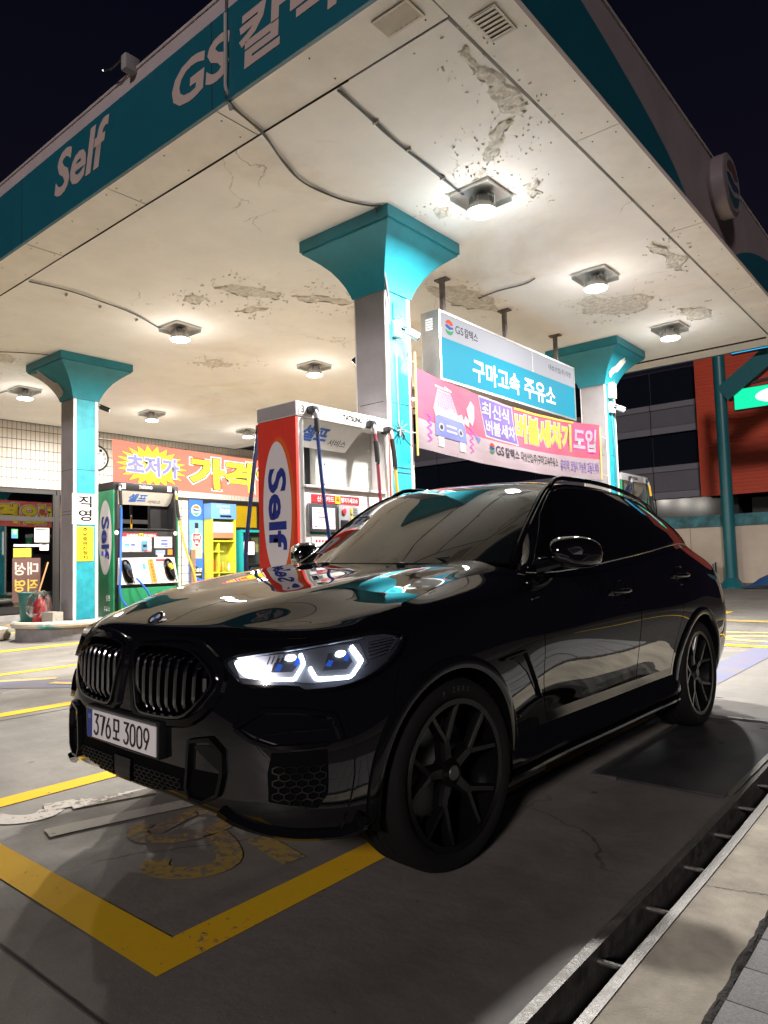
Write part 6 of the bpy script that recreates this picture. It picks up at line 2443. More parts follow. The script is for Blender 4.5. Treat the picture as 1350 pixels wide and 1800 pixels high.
def flank_x(y, z):
    i = np.clip((y - _FY[0]) / (_FY[1] - _FY[0]), 0, len(_FY) - 1.001)
    k = int(i)
    a = i - k
    r = _FT[k] * (1 - a) + _FT[k + 1] * a
    return float(np.interp(z, _FZ, r))
PAINT = mat('black_paint', (.0030, .0030, .0040), rough=.5, coat=1.0, spec=.0)
PAINT.node_tree.nodes['Principled BSDF'].inputs['Coat IOR'].default_value = 2.0
PAINT.node_tree.nodes['Principled BSDF'].inputs['Coat Roughness'].default_value = .012
GLOSS = mat('gloss_black', (.004, .004, .005), rough=.08, spec=.5)
PLAST = mat('black_plastic', (.010, .010, .011), rough=.45, bump=.05, bscale=220)
RUBB = mat('tyre_rubber', (.0045, .0045, .0045), rough=.85, spec=.25, bump=.08, bscale=120)
RIMM = mat('black_rim', (.004, .004, .0045), rough=.22, metal=0.0, spec=.3)

TINT = mat('tinted_glass', (.0025, .0028, .0028), rough=.015, spec=.55)
WSCR = mat('windscreen_glass', (.006, .0075, .007), rough=.02, spec=.5, ior=1.8)
CHRM = mat('chrome', (.75, .75, .77), rough=.12, metal=1)
SATIN = mat('satin_steel', (.35, .35, .37), rough=.35, metal=1)
DCHR = mat('black_chrome', (.34, .34, .36), rough=.16, metal=1)
STEEL = mat('brake_steel', (.22, .22, .23), rough=.35, metal=1)
BLUEC = mat('blue_caliper', (.008, .025, .075), rough=.35)

CARX, CARY, CARA = -2.62921, 2.39980, -0.01967
ROLLC = R(1.3)                                            # the body leans a little towards the drain


def build_car():
    car = thing('parked_car', (CARX, CARY, 0), 'glossy black coupe SUV parked at the forecourt edge with one headlight glowing', 'car')
    car.rotation_euler = (0, ROLLC, CARA)
    car.location = (CARX + .85 * (1 - math.cos(ROLLC)), CARY, .85 * math.sin(ROLLC))
    yb = lambda v: float(np.interp(v, [0, 3, 4.6, 5.4, 8], [-.40, -.38, -.30, -.20, -.16]))   # bumper / fender line
    yd0 = lambda v: float(np.interp(v, [0, 2, 2.6, 3.4, 5, 6.2, 8], [.80, .80, .765, .735, .73, .715, .62]))
    yd1 = lambda v: float(np.interp(v, [0, 3, 5, 6, 8], [1.885, 1.90, 1.90, 1.885, 1.84]))
    yd2 = lambda v: float(np.interp(v, [0, 2, 3.2, 4.5, 6, 8], [2.44, 2.45, 2.49, 2.58, 2.72, 2.93]))
    yq = lambda v: 3.62
    vs = 2.35                                             # lower edge of the doors
    # --- nose, full width
    V, F = panel(0.0, yb, 0, 6.5, nt=110, nv=84, gap=.0, thick=.0, cut=wheel_cut, holes=(KID_G,))
    V, F = mirror_vf(V, F)
    o = mobj('front_bumper', V, F, PAINT, car, True, 50)
    bm = bmesh.new(); bm.from_mesh(o.data)
    bmesh.ops.remove_doubles(bm, verts=bm.verts, dist=.0004)
    bm.to_mesh(o.data); bm.free()
    o.data.polygons.foreach_set('use_smooth', [True] * len(o.data.polygons))
    # --- flanks
    both('front_fender', panel(yb, yd0, 0.0, 8, 60, 60, cut=wheel_cut), PAINT, car)
    fd = both('front_door', panel(yd0, yd1, vs, 8, 50, 40, gap=.0045), PAINT, car)
    rd = both('rear_door', panel(yd1, yd2, vs, 8, 44, 40, gap=.0045, cut=wheel_cut), PAINT, car)
    both('rear_fender', panel(yd2, yq, .9, 8, 60, 50, cut=wheel_cut), PAINT, car)
    V, F = panel(yq, BODY.T, 0, 8, 50, 40, gap=0.0)
    V, F = mirror_vf(V, F)
    mobj('rear_bumper', V, F, PAINT, car, True, 50)
    # sills
    s = []
    prof = [(-.012, .455), (.0, .425), (.018, .385), (.040, .345), (.046, .325), (.036, .305), (-.02, .285), (-.03, .27), (.02, .262), (.022, .25), (-.05, .225)]
    ys = np.linspace(.40, 2.58, 40)
    for y in ys:
        k = min(1, (y - .40) / .25, (2.58 - y) / .25)
        k = max(0, k) ** .5
        for (dx, z) in prof:
            s.append((flank_x(y, .45) + dx * (0.35 + .65 * k), y, z))
    n = len(prof)
    F = [(i * n + j, i * n + j + 1, (i + 1) * n + j + 1, (i + 1) * n + j) for i in range(len(ys) - 1) for j in range(n - 1)]
    both('side_sill', (np.array(s), F), GLOSS, car, fix=True, sharp=28)
    # under-door strip of body between sill and door
    both('rocker_panel', panel(yd0, yd2, .3, vs, 50, 10, cut=wheel_cut), GLOSS, car)
    # wheel-arch mouldings
    for yw, lo in ((0, .30), (2.975, .29)):
        both('arch_moulding', arch(yw, .412, .470, .016, lo, BODY), GLOSS, car, sharp=30)
        # liner
        V, F = [], []
        ang = np.linspace(-.25, math.pi + .25, 40)
        for a in ang:
            for x in (.94, .58):
                V.append((x, yw + .435 * math.cos(a), .375 + .435 * math.sin(a)))
        for i in range(len(ang) - 1):
            F.append((2 * i, 2 * i + 1, 2 * i + 3, 2 * i + 2))
        V += [(.58, yw + .435 * math.cos(a), .375 + .435 * math.sin(a)) for a in ang] + [(.58, yw, .375)]
        c = len(V) - 1
        F += [(80 + i, 80 + i + 1, c) for i in range(39)]
        both('wheel_arch_liner', (np.array(V), F), DARK, car, smooth=False)
    # underbody
    bx('underbody', (-.78, -.30, .24), (.78, 3.5, .32), DARK, car)
    # --- bonnet: top sheet married to the upper nose
    tF = float(BODY.t_of_y(8, yb(8)))
    ts = np.concatenate([np.linspace(0, tF, 70), np.linspace(tF, BODY.tk[8] + .02, 50)[1:]])
    E = BODY.at(ts, np.full(len(ts), 8.0))
    right = np.array([(p[0] - (.004 if t > tF else 0), p[1]) for p, t in zip(E, ts)])
    right = right[right[:, 1] < .80]
    nr = len(right)
    kc = 46                                            # where the front edge turns into the side edge
    half = np.array([(0, .625), (.12, .628), (.28, .645), (.45, .68), (.60, .735)] + [tuple(right[-1])])
    arc = lambda c: np.concatenate([[0], np.cumsum(np.linalg.norm(np.diff(c, axis=0), axis=1))])

    def resamp(c, n):
        l = arc(c)
        q = np.linspace(0, l[-1], n)
        return np.stack([np.interp(q, l, c[:, 0]), np.interp(q, l, c[:, 1])], 1)
    side = right[kc:]
    nb_ = len(side)
    cu = right[:kc + 1]                                # centre .. corner, keeps the sampling of the nose strip
    na = len(cu)
    co_ = resamp(half, na)
    P2 = np.zeros((nb_, na, 2))
    lb = arc(side) / arc(side)[-1]
    la = arc(cu) / arc(cu)[-1]
    cen = np.stack([np.zeros(nb_), cu[0, 1] + (co_[0, 1] - cu[0, 1]) * lb], 1)
    for i in range(nb_):
        for j in range(na):
            u, w = la[j], lb[i]
            P2[i, j] = (1 - w) * cu[j] + w * co_[j] + (1 - u) * cen[i] + u * side[i] - ((1 - u) * (1 - w) * cu[0] + u * (1 - w) * cu[-1] + (1 - u) * w * co_[0] + u * w * co_[-1])
    pts = P2.reshape(-1, 2)
    z = hoodz(pts[:, 0], pts[:, 1])
    Ez = np.array([hoodz(p[0], p[1]) for p in E])
    P = np.column_stack([pts, z])
    k = np.array([np.argmin((E[:, 0] - abs(p[0])) ** 2 + (E[:, 1] - p[1]) ** 2) for p in pts])
    dist = np.sqrt((E[k, 0] - np.abs(pts[:, 0])) ** 2 + (E[k, 1] - pts[:, 1]) ** 2)
    P[:, 2] += (E[k, 2] - Ez[k]) * np.exp(-(dist / .13) ** 2)
    # fair the sheet, rim held
    G = P.reshape(nb_, na, 3)
    Z0 = G[:, :, 2].copy()
    Z = Z0.copy()
    for _ in range(30):
        L_ = np.concatenate([Z[:, 1:2], Z[:, :-1]], 1)
        Zn = Z.copy()
        Zn[1:-1, :-1] = .25 * (Z[:-2, :-1] + Z[2:, :-1] + L_[1:-1, :-1] + Z[1:-1, 1:])
        Z = Zn
    G[:, :, 2] = Z
    fs = [(i * na + j, i * na + j + 1, (i + 1) * na + j + 1, (i + 1) * na + j) for i in range(nb_ - 1) for j in range(na - 1)]
    P, fs = mirror_vf(G.reshape(-1, 3), fs)
    # nose strip
    vr = np.linspace(6.52, 8, 12)
    n1 = 70
    S_ = np.concatenate([BODY.at(ts[:n1], np.full(n1, v)) for v in vr])
    F2 = [(i * n1 + j, i * n1 + j + 1, (i + 1) * n1 + j + 1, (i + 1) * n1 + j) for i in range(11) for j in range(n1 - 1)]
    S2, F2 = mirror_vf(S_, F2)
    V = np.concatenate([P, S2])
    F = fs + [tuple(i + len(P) for i in f) for f in F2]
    o = mobj('bonnet', V, F, PAINT, car, True)
    bm = bmesh.new(); bm.from_mesh(o.data)
    bmesh.ops.remove_doubles(bm, verts=bm.verts, dist=.0012)
    bmesh.ops.smooth_vert(bm, verts=[v for v in bm.verts if not v.is_boundary], factor=.5, use_axis_x=True, use_axis_y=True, use_axis_z=True)
    bmesh.ops.smooth_vert(bm, verts=[v for v in bm.verts if not v.is_boundary], factor=.5, use_axis_x=True, use_axis_y=True, use_axis_z=True)
    bmesh.ops.recalc_face_normals(bm, faces=bm.faces)
    if sum(f.normal.z for f in bm.faces) < 0:
        bmesh.ops.reverse_faces(bm, faces=bm.faces)
    edges = [e for e in bm.edges if e.is_boundary]
    r = bmesh.ops.extrude_edge_only(bm, edges=edges)
    for v in [q for q in r['geom'] if isinstance(q, bmesh.types.BMVert)]:
        v.co.z -= .012
        v.co.y += .012 if v.co.y < -.2 else 0
        v.co.x *= .99
    bm.to_mesh(o.data); bm.free()
    o.data.polygons.foreach_set('use_smooth', [True] * len(o.data.polygons))
    o.data.set_sharp_from_angle(angle=R(38))
    # cowl panel under the windscreen foot
    V = []
    for x, y in [(-.86, .62), (-.5, .60), (0, .56), (.5, .60), (.86, .62), (.86, 1.0), (0, .9), (-.86, 1.0)]:
        V.append((x, y, 1.10 if y < .8 else 1.13))
    mobj('cowl_panel', V, [tuple(range(8))], PLAST, car)
    # --- roof shell, windscreen, rear window
    tk = ROOF.tk

    def roofpatch(t0, t1, v0, v1, d=0, nt=40, nv=40, thick=.01):
        V, F = panel(t0, t1, v0, v1, nt, nv, gap=0, thick=0, SU=ROOF)
        if d:
            vs_ = np.linspace(v0, v1, nv)
            tv = np.concatenate([np.stack([np.linspace(t0, t1, nt), np.full(nt, v)], 1) for v in vs_])
            N = ROOF.nrm(tv[:, 0], tv[:, 1])
            if N[len(N) // 2][2] < 0:
                N = -N
            V = V + N * d
        return V, F

    def full_roof(name, t0, t1, v1, m, d=0.0, nt=40, nv=26):
        V, F = roofpatch(t0, t1, 0, v1, d, nt, nv)
        V, F = mirror_vf(V, F)
        o = mobj(name, V, F, m, car, True, 60)
        bm = bmesh.new(); bm.from_mesh(o.data)
        bmesh.ops.remove_doubles(bm, verts=bm.verts, dist=.0005)
        bmesh.ops.recalc_face_normals(bm, faces=bm.faces)
        if sum(f.normal.z for f in bm.faces) < 0:
            bmesh.ops.reverse_faces(bm, faces=bm.faces)
        bm.to_mesh(o.data); bm.free()
        o.data.polygons.foreach_set('use_smooth', [True] * len(o.data.polygons))
        return o
    full_roof('roof', tk[0] - .03, tk[-1] + .01, 4.0, PAINT, 0, 90, 30)
    full_roof('windscreen', tk[0] - .02, tk[4] - .06, 3.66, WSCR, .004)
    full_roof('sunroof', tk[4] + .08, tk[7] - .1, 3.2, TINT, .003)
    full_roof('rear_window', tk[7] + .18, tk[10] - .02, 3.3, TINT, .003)
    # tail lip spoiler
    m_ = MB()
    for sx in (1,):
        m_.tube([(x, 3.99 - .10 * (abs(x) / .62) ** 2, 1.243 - .012 * (abs(x) / .62) ** 2) for x in np.linspace(-.64, .64, 21)], .016, 8)
    m_.build('tail_spoiler', PAINT, car, True)
    # --- greenhouse flank and glass
    V, F = panel(0.0, SIDE.T, 0, 6, 80, 24, gap=0, thick=0, SU=SIDE)
    both('window_pillar_panel', (V, F), PAINT, car, fix=False)
    T = SIDE.tk
    both('front_door_glass', patch(SIDE, GL_FRONT, .003, .003, .05), TINT, car)
    both('rear_door_glass', patch(SIDE, GL_REAR, .003, .003, .05), TINT, car)
    both('window_trim', strip_on(SIDE, DLO_LINE, .007, .001, .007), GLOSS, car, fix=True)
    both('belt_trim', strip_on(SIDE, BELT_LINE, .007, .001, .007, closed=False), DCHR, car, fix=True)
    # pillar cover strip along the windscreen edge and over the roof frame
    es = np.linspace(tk[0] - .02, tk[4] + .02, 30)
    P = ROOF.at(es, np.full(30, 3.80))
    N = ROOF.nrm(es, np.full(30, 3.80))
    N[N[:, 2] < 0] *= -1
    for sx in (1, -1):
        MB().tube([tuple((p + n * .002) * np.array([sx, 1, 1])) for p, n in zip(P, N)], .011, 8).build('pillar_strip', GLOSS, car, True)
    # roof rails
    for sx in (1, -1):
        pts = []
        for i, t in enumerate(np.linspace(tk[4] - .01, tk[8] + .05, 30)):
            p = ROOF.at([t], [3.86])[0]
            e = min(i, 29 - i)
            h = .036 if e > 2 else (-.004, .018, .032)[e]
            pts.append((sx * (p[0] + .002), p[1], p[2] + h))
        MB().tube(pts, [.015 if 0 < i < 29 else .020 for i in range(30)], 10).build('roof_rail', GLOSS, car, True)
    # wing mirrors
    for sx in (1, -1):
        mp = MB()
        secs = []
        n = 20
        for k, (y, sc) in enumerate([(.925, .30), (.935, .62), (.955, .84), (.985, .96), (1.02, 1.0), (1.055, .99), (1.075, .95)]):
            ring = []
            for a in range(n):
                th = 2 * math.pi * a / n
                c, s_ = math.cos(th), math.sin(th)
                e = .62
                x = .114 * math.copysign(abs(c) ** e, c) * sc
                z = .083 * math.copysign(abs(s_) ** e, s_) * sc
                z += -.012 * (c if c > 0 else 0)
                ring.append((sx * (1.055 + x + .015 * (sc - 1)), y + .05 * (c * .5 + .5) * 1.2, 1.245 + z * (1 - .12 * c)))
            secs.append(ring)
        for k in range(len(secs)):
            mp.v += [(q[0] - sx * .045, q[1] - .05, q[2]) for q in secs[k]]
        for k in range(len(secs) - 1):
            for a in range(n):
                mp.f.append((k * n + a, k * n + (a + 1) % n, (k + 1) * n + (a + 1) % n, (k + 1) * n + a))
        mp.f.append(tuple(range(n)))
        mp.f.append(tuple(reversed([(len(secs) - 1) * n + a for a in range(n)])))
        mp.mi = [0] * len(mp.f)
        mo = mp.build('wing_mirror', PAINT, car, True, 60)
        MB().tube([(sx * .865, .84, 1.165), (sx * .91, .89, 1.178), (sx * .95, .93, 1.19)], [.034, .03, .026], 10).build('mirror_foot', GLOSS, mo, True)
        g = [(sx * (1.01 + .096 * math.copysign(abs(math.cos(t)) ** .6, math.cos(t))), 1.030 + .05 * (math.cos(t) * .5 + .5) * 1.2, 1.243 + .066 * math.copysign(abs(math.sin(t)) ** .6, math.sin(t))) for t in np.linspace(0, 2 * math.pi, 24, endpoint=False)]
        MB().ngon(g).build('mirror_glass', TINT, mo)
    # door handles
    for door, y, z in ((fd, 1.68, 1.015), (rd, 2.66, 1.075)):
        for q, sx in zip(door, (1, -1)):
            x = flank_x(y, z)
            h = MB()
            pts = [(sx * (flank_x(y + d, z) + o_), y + d, z + .003) for d, o_ in ((-.115, -.004), (-.10, .022), (-.05, .034), (0, .037), (.05, .036), (.085, .024), (.098, -.004))]
            h.tube(pts, [.010, .013, .015, .016, .015, .013, .010], 10)
            h.build('door_handle', PAINT, q, True, 60)
            c = MB()
            ring = [(sx * (flank_x(y + .01 + .088 * math.cos(t), z + .062 * math.sin(t)) + .0015), y + .01 + .088 * math.cos(t), z + .062 * math.sin(t)) for t in np.linspace(0, 2 * math.pi, 28, endpoint=False)]
            c.tube(ring, .004, 6, closed=True)
            c.build('handle_cup', GLOSS, q, True)
    # --- wheels
    for yw, sx, steer in ((0, 1, R(-4)), (0, -1, R(-4)), (2.975, 1, 0), (2.975, -1, 0)):
        build_wheel(car, sx * .99, yw, sx, steer)
    build_nose(car)
    build_tail(car)
    return car


def build_wheel(car, xo, yw, sx, steer):
    """outer tyre face at x = xo; local frame: x outwards (before mirroring), origin on the hub"""
    M_ = Matrix.Rotation(-ROLLC, 4, 'Y') @ Matrix.Translation((xo, yw, .375 - .85 * math.sin(ROLLC))) @ Matrix.Rotation(steer, 4, 'Z') @ Matrix.Diagonal((sx, 1, 1, 1))

    def put(mb, name, m, par, sharp=35):
        mb.v = [tuple(M_ @ Vector(v)) for v in mb.v]
        o = mb.build(name, m, par, True, sharp)
        return o
    w = MB()
    # barrel and rim lip
    w.lathe([(.270, -.006), (.292, -.004), (.296, -.012), (.290, -.022), (.276, -.03), (.262, -.10), (.255, -.25), (.285, -.275)], 56, axis='x')
    w.f = w.f[:-2]; w.mi = w.mi[:-2]
    wheel = put(w, 'wheel', RIMM, car)
    t = MB()
    t.lathe([(.290, -.016), (.300, -.003), (.318, .004), (.338, .004), (.353, -.004), (.366, -.024), (.3745, -.05), (.3755, -.075), (.369, -.078), (.369, -.084), (.3755, -.087),
             (.376, -.125), (.369, -.128), (.369, -.134), (.376, -.137), (.376, -.175), (.369, -.178), (.369, -.184), (.3755, -.187), (.374, -.215), (.366, -.243), (.345, -.265), (.29, -.27)], 72, axis='x')
    t.f = t.f[:-2]; t.mi = t.mi[:-2]
    put(t, 'tyre', RUBB, wheel, 45)
    # disc, hub, caliper
    d = MB()
    d.lathe([(.02, -.155), (.19, -.155), (.19, -.185), (.02, -.185)], 40, axis='x', closed=False)
    put(d, 'brake_disc', STEEL, wheel)
    c = MB()
    for a in np.linspace(-.55, .55, 9):
        pass
    prof = [(.125, -.135), (.205, -.135), (.205, -.20), (.125, -.20)]
    ring = []
    aa = np.linspace(R(18), R(72), 9) if yw == 0 else np.linspace(R(10), R(56), 9)
    for a in aa:
        ring += [(h, r * math.cos(a), r * math.sin(a)) for r, h in prof]
    fs = []
    for i in range(len(aa) - 1):
        for j in range(4):
            fs.append((i * 4 + j, i * 4 + (j + 1) % 4, (i + 1) * 4 + (j + 1) % 4, (i + 1) * 4 + j))
    fs += [(0, 1, 2, 3), tuple(reversed([(len(aa) - 1) * 4 + j for j in range(4)]))]
    c.add(ring, fs)
    put(c, 'brake_caliper', BLUEC, wheel)
    # five Y spokes
    off = R(90 + 12)
    for k in range(5):
        a0 = off + k * 2 * math.pi / 5
        s = MB()

        def pt(r, a, h):
            return (h, r * math.cos(a0 + a), r * math.sin(a0 + a))

        def bar(p0, p1, w0, w1, h0, h1, dep):
            # p = (r, angle); rounded trapezoid bar from p0 to p1
            A = np.array([p0[0] * math.cos(p0[1]), p0[0] * math.sin(p0[1])])
            B = np.array([p1[0] * math.cos(p1[1]), p1[0] * math.sin(p1[1])])
            dr = (B - A) / np.linalg.norm(B - A)
            nr = np.array([-dr[1], dr[0]])
            rows = []
            for P_, w_, h_ in ((A, w0, h0), ((A + B) / 2, (w0 + w1) / 2, (h0 + h1) / 2 - .002), (B, w1, h1)):
                rows.append([(P_ + nr * w_ * k_, h_ + hh) for k_, hh in ((-1, -dep), (-.95, -.012), (-.55, 0), (.55, 0), (.95, -.012), (1, -dep))])
            vs, n = [], 6
            ca, sa = math.cos(a0), math.sin(a0)
            for rw in rows:
                for (q, h_) in rw:
                    vs.append((h_, q[0] * ca - q[1] * sa, q[0] * sa + q[1] * ca))
            f = []
            for i in range(2):
                for j in range(6):
                    f.append((i * 6 + j, i * 6 + (j + 1) % 6, (i + 1) * 6 + (j + 1) % 6, (i + 1) * 6 + j))
            f += [tuple(range(6)), tuple(reversed(range(12, 18)))]
            s.add(vs, f)
        bar((.045, 0), (.150, 0), .034, .025, -.040, -.030, .045)
        for sg in (1, -1):
            bar((.135, sg * .045), (.277, sg * .30), 0.0165, .0150, -.0305, -.010, .035)
        put(s, 'spoke', RIMM, wheel, 30)
    h = MB()
    h.lathe([(.0, -.024), (.030, -.026), (.036, -.032), (.060, -.040), (.062, -.09)], 24, axis='x')
    put(h, 'hub_cap', RIMM, wheel, 30)
    e = MB()
    e.lathe([(.0, -.0215), (.027, -.022), (.029, -.026)], 20, axis='x')
    put(e, 'wheel_emblem', mat('dull_silver', (.09, .09, .10), .4, metal=.6), wheel, 30)
    if sx > 0 and yw == 0:
        # raised lettering on the tyre wall
        s_ = 'P ZERO'
        for i, ch in enumerate(s_):
            if ch == ' ':
                continue
            a = R(104) - i * R(5.2)
            o = text('tyre_lettering', ch, mat('tyre_letters', (.03, .03, .03), .6), wheel,
                     tuple(M_ @ Vector((.0045, .322 * math.cos(a + .018), .322 * math.sin(a + .018)))),
                     (M_ @ Vector((.0045, .322 * math.cos(a - .025), .322 * math.sin(a - .025)))) - (M_ @ Vector((.0045, .322 * math.cos(a + .018), .322 * math.sin(a + .018)))),
                     (M_ @ Vector((.0045, .343 * math.cos(a), .343 * math.sin(a)))) - (M_ @ Vector((.0045, .322 * math.cos(a), .322 * math.sin(a)))), nrm=.0012, bold=.03)
    return wheel


_K = SIDE.tk
_DF = [(_K[0] + .05, .95), (_K[1], 3.3), (_K[2], 4.9), (_K[3], 5.25), (_K[4], 5.3)]     # front rim of the window opening
_DR = [(_K[6] + .1, 5.2), (_K[7] + .05, 4.9), (_K[8] - .02, 3.6), (_K[8] + .10, 1.6), (_K[8] + .06, .95)]
_BS = _K[5] + .12
GL_FRONT = _DF + [(_BS - .03, 5.25), (_BS + .0, .95)]
GL_REAR = [(_BS + .03, .95), (_BS + .0, 5.25)] + _DR
DLO_LINE = _DF + _DR
BELT_LINE = [(_K[0] + .05, .85), (_K[8] + .06, .85), (_K[8] + .12, 1.5)]


def lens_mat():
    m = bpy.data.materials.new('clear_lens')
    m.use_nodes = True
    nt = m.node_tree
    nt.nodes.clear()
    o = nt.nodes.new('ShaderNodeOutputMaterial')
    t = nt.nodes.new('ShaderNodeBsdfTransparent')
    t.inputs[0].default_value = (.95, .96, .98, 1)
    g = nt.nodes.new('ShaderNodeBsdfGlossy')
    g.inputs['Roughness'].default_value = .02
    f = nt.nodes.new('ShaderNodeFresnel')
    f.inputs[0].default_value = 1.5
    x = nt.nodes.new('ShaderNodeMixShader')
    nt.links.new(f.outputs[0], x.inputs[0])
    nt.links.new(t.outputs[0], x.inputs[1])
    nt.links.new(g.outputs[0], x.inputs[2])
    nt.links.new(x.outputs[0], o.inputs[0])
    return m


def line_on(SU, pts, w, d, h, sm=0):
    """flat-topped bead along a (t, level) line"""
    return strip_on(SU, pts, w, d, d + h, closed=False, sm=sm)


HEADL = [(.528, 5.15), (.54, 4.9), (.605, 4.48), (.623, 4.40), (.807, 4.38), (.831, 4.25), (.861, 4.25), (.967, 4.28), (1.068, 4.5), (1.163, 4.95), (1.211, 5.65), (1.199, 5.98), (1.098, 6.42), (.944, 6.16), (.742, 5.75), (.576, 5.45)]
KID_F = [(.016, 5.42), (.065, 5.80), (.285, 6.16), (.391, 6.02), (.475, 5.33), (.536, 4.80), (.522, 4.03), (.437, 3.52), (.344, 3.38), (.172, 3.34), (.070, 3.40), (.050, 3.95)]
KID_G = [(.041, 5.3), (.075, 5.52), (.213, 5.66), (.352, 5.6), (.445, 5.02), (.50, 4.56), (.488, 4.2), (.403, 3.62), (.344, 3.50), (.178, 3.46), (.101, 3.50), (.080, 3.95)]


def build_nose(car):
    LH = mat('lamp_white', (1, 1, 1), emit=(.86, .92, 1.0), estr=6)
    LB = mat('lamp_core', (1, 1, 1), emit=(.93, .96, 1.0), estr=7)
    LBL = mat('lamp_blue', (.02, .07, .38), rough=.15, emit=(.05, .2, 1.0), estr=.22)  # faint blue glow put into the reflectors' material
    LCH = mat('lamp_reflector', (.42, .45, .52), rough=.28, metal=.85)
    LDK = mat('lamp_housing', (.05, .055, .07), rough=.2, spec=.6)
    LENS = lens_mat()
    # --- kidney grilles
    both('grille_backing', patch(BODY, [(.288 + (a - .288) * 1.08, 4.5 + (b - 4.5) * 1.08) for a, b in KID_G], -.075, .0, .03), DARK, car)
    q = densify(KID_G, .03)
    tq = np.array([p[0] for p in q]); vq = np.array([p[1] for p in q])
    NN = BODY.nrm(tq, vq); P0 = BODY.at(tq, vq)
    nq = len(q)
    both('grille_duct', (np.concatenate([P0 + NN * .006, P0 - NN * .078]), [(i, (i + 1) % nq, nq + (i + 1) % nq, nq + i) for i in range(nq)]), GLOSS, car, fix=True)
    both('grille_surround', strip_on(BODY, KID_F, .020, .0, .014, True, 1), GLOSS, car, fix=True)
    both('grille_frame', strip_on(BODY, KID_G, .007, .004, .020, True, 1), DCHR, car, fix=True)
    gp = np.array(KID_G)
    for k in range(9):
        t = .088 + k * .0475
        # clip the bar to the opening
        vv = np.linspace(3.3, 5.8, 200)
        ins = in_poly(np.stack([np.full(200, t), vv], 1), KID_G)
        if not ins.any():
            continue
        lo, hi = vv[ins].min(), vv[ins].max()
        vs = np.linspace(lo + .01, hi - .01, 15)
        s = (vs - lo) / (hi - lo)
        dep = np.interp(s, [0, .12, .66, .74, 1.0], [-.012, .014, .026, .018, -.050])
        lean = np.interp(s, [0, .70, 1.0], [0, 0, .006])
        V, n = [], 6
        for v, d, ln in zip(vs, dep, lean):
            tt = np.array([-.0090, -.0085, -.0045, .0045, .0085, .0090]) + t + ln
            hh = np.array([-.030, -.004, 0, 0, -.004, -.030]) + d
            P = BODY.at(tt, np.full(6, v)) + BODY.nrm(tt, np.full(6, v)) * hh[:, None]
            V += list(P)
        F = [(i * n + j, i * n + j + 1, (i + 1) * n + j + 1, (i + 1) * n + j) for i in range(14) for j in range(5)]
        both('grille_bar', (np.array(V), F), DCHR, car, fix=True, sharp=30)
    # --- headlights: housing, reflectors, lit strips and cover
    hs = both('headlight', patch(BODY, HEADL, .004, .012, .035), LDK, car)
    both('headlight_rim', strip_on(BODY, HEADL, .007, .001, .026, True, 1), GLOSS, car, fix=True)

    def sub(name, VF, m, fix=False, sharp=40):
        V, F = VF
        V = np.asarray(V)
        cobj(name, (V, F), m, hs[0], fix=fix, sharp=sharp)
        cobj(name, (V * np.array([-1, 1, 1]), [tuple(reversed(f)) for f in F]), m, hs[1], fix=fix, sharp=sharp)
    sub('reflector_bed', patch(BODY, [(.56, 5.18), (.60, 4.62), (.80, 4.5), (.86, 4.45), (.99, 4.48), (1.06, 4.9), (1.02, 5.85), (.93, 5.85), (.75, 5.52), (.60, 5.32)], .006, .003, .04), LCH)
    sub('dark_bezel', patch(BODY, [(.71, 4.78), (.785, 4.78), (.808, 5.05), (.79, 5.36), (.72, 5.28)], .009, .003, .03), LDK)
    sub('dark_bezel', patch(BODY, [(.895, 4.78), (.98, 4.78), (1.0, 5.0), (.97, 5.5), (.905, 5.42)], .009, .003, .03), LDK)
    sub('low_beam', patch(BODY, [(.565, 5.15), (.585, 4.85), (.615, 4.66), (.645, 4.62), (.668, 4.95), (.645, 5.33), (.60, 5.28)], .009, .004, .02, 1, .002), LB)
    sub('running_light', line_on(BODY, [(.664, 4.95), (.690, 4.62), (.70, 4.57), (.792, 4.57), (.800, 4.62), (.822, 5.02), (.805, 5.42)], .0062, .014, .010), LH, True)
    sub('running_light', line_on(BODY, [(.845, 4.88), (.868, 4.60), (.88, 4.55), (.995, 4.55), (1.004, 4.6), (1.034, 4.97), (.988, 5.68)], .0062, .014, .010), LH, True)
    sub('upper_light_bar', line_on(BODY, [(.575, 5.30), (.745, 5.60), (.945, 5.98), (1.03, 6.10)], .0035, .010, .005), LCH, True)
    for (t0, v0, r, m_) in ((.772, 5.28, .019, LB), (.950, 5.36, .019, LH)):
        ring = [(t0 + r * 1.0 * math.cos(a), v0 + r * 7.0 * math.sin(a)) for a in np.linspace(0, 2 * math.pi, 14, endpoint=False)]
        sub('projector', patch(BODY, ring, .018, .012, .01, 0, .006), m_)
        sub('blue_reflector', patch(BODY, [(t0 + .014, v0 - .30), (t0 + .030, v0 - .36), (t0 + .036, v0 - .10), (t0 + .024, v0 + .0)], .014, .004, .02), LBL)
        sub('blue_reflector', patch(BODY, [(t0 - .050, v0 - .44), (t0 - .030, v0 - .48), (t0 - .022, v0 - .30), (t0 - .04, v0 - .24)], .014, .004, .02), LBL)
    for i in range(5):
        sub('reflector_rib', line_on(BODY, [(.69 + .015 * i, 5.02 + .03 * i), (.695 + .015 * i, 5.36 + .03 * i)], .003, .010, .005), LCH, True)
    for i in range(6):
        f = i / 5
        sub('louvre', line_on(BODY, [(1.050 + .01 * (1 - f), 5.0 + f * .85), (1.175 - .045 * (1 - f), 5.20 + f * .76)], .0022, .008, .005), LCH if f in (0, 1) else SATIN, True)
    sub('side_lamp_frame', line_on(BODY, [(1.10, 6.10), (1.165, 5.95), (1.185, 5.70), (1.15, 5.30)], .003, .006, .004), LCH, True)
    sub('headlight_cover', patch(BODY, HEADL, .024, .0, .035), LENS)
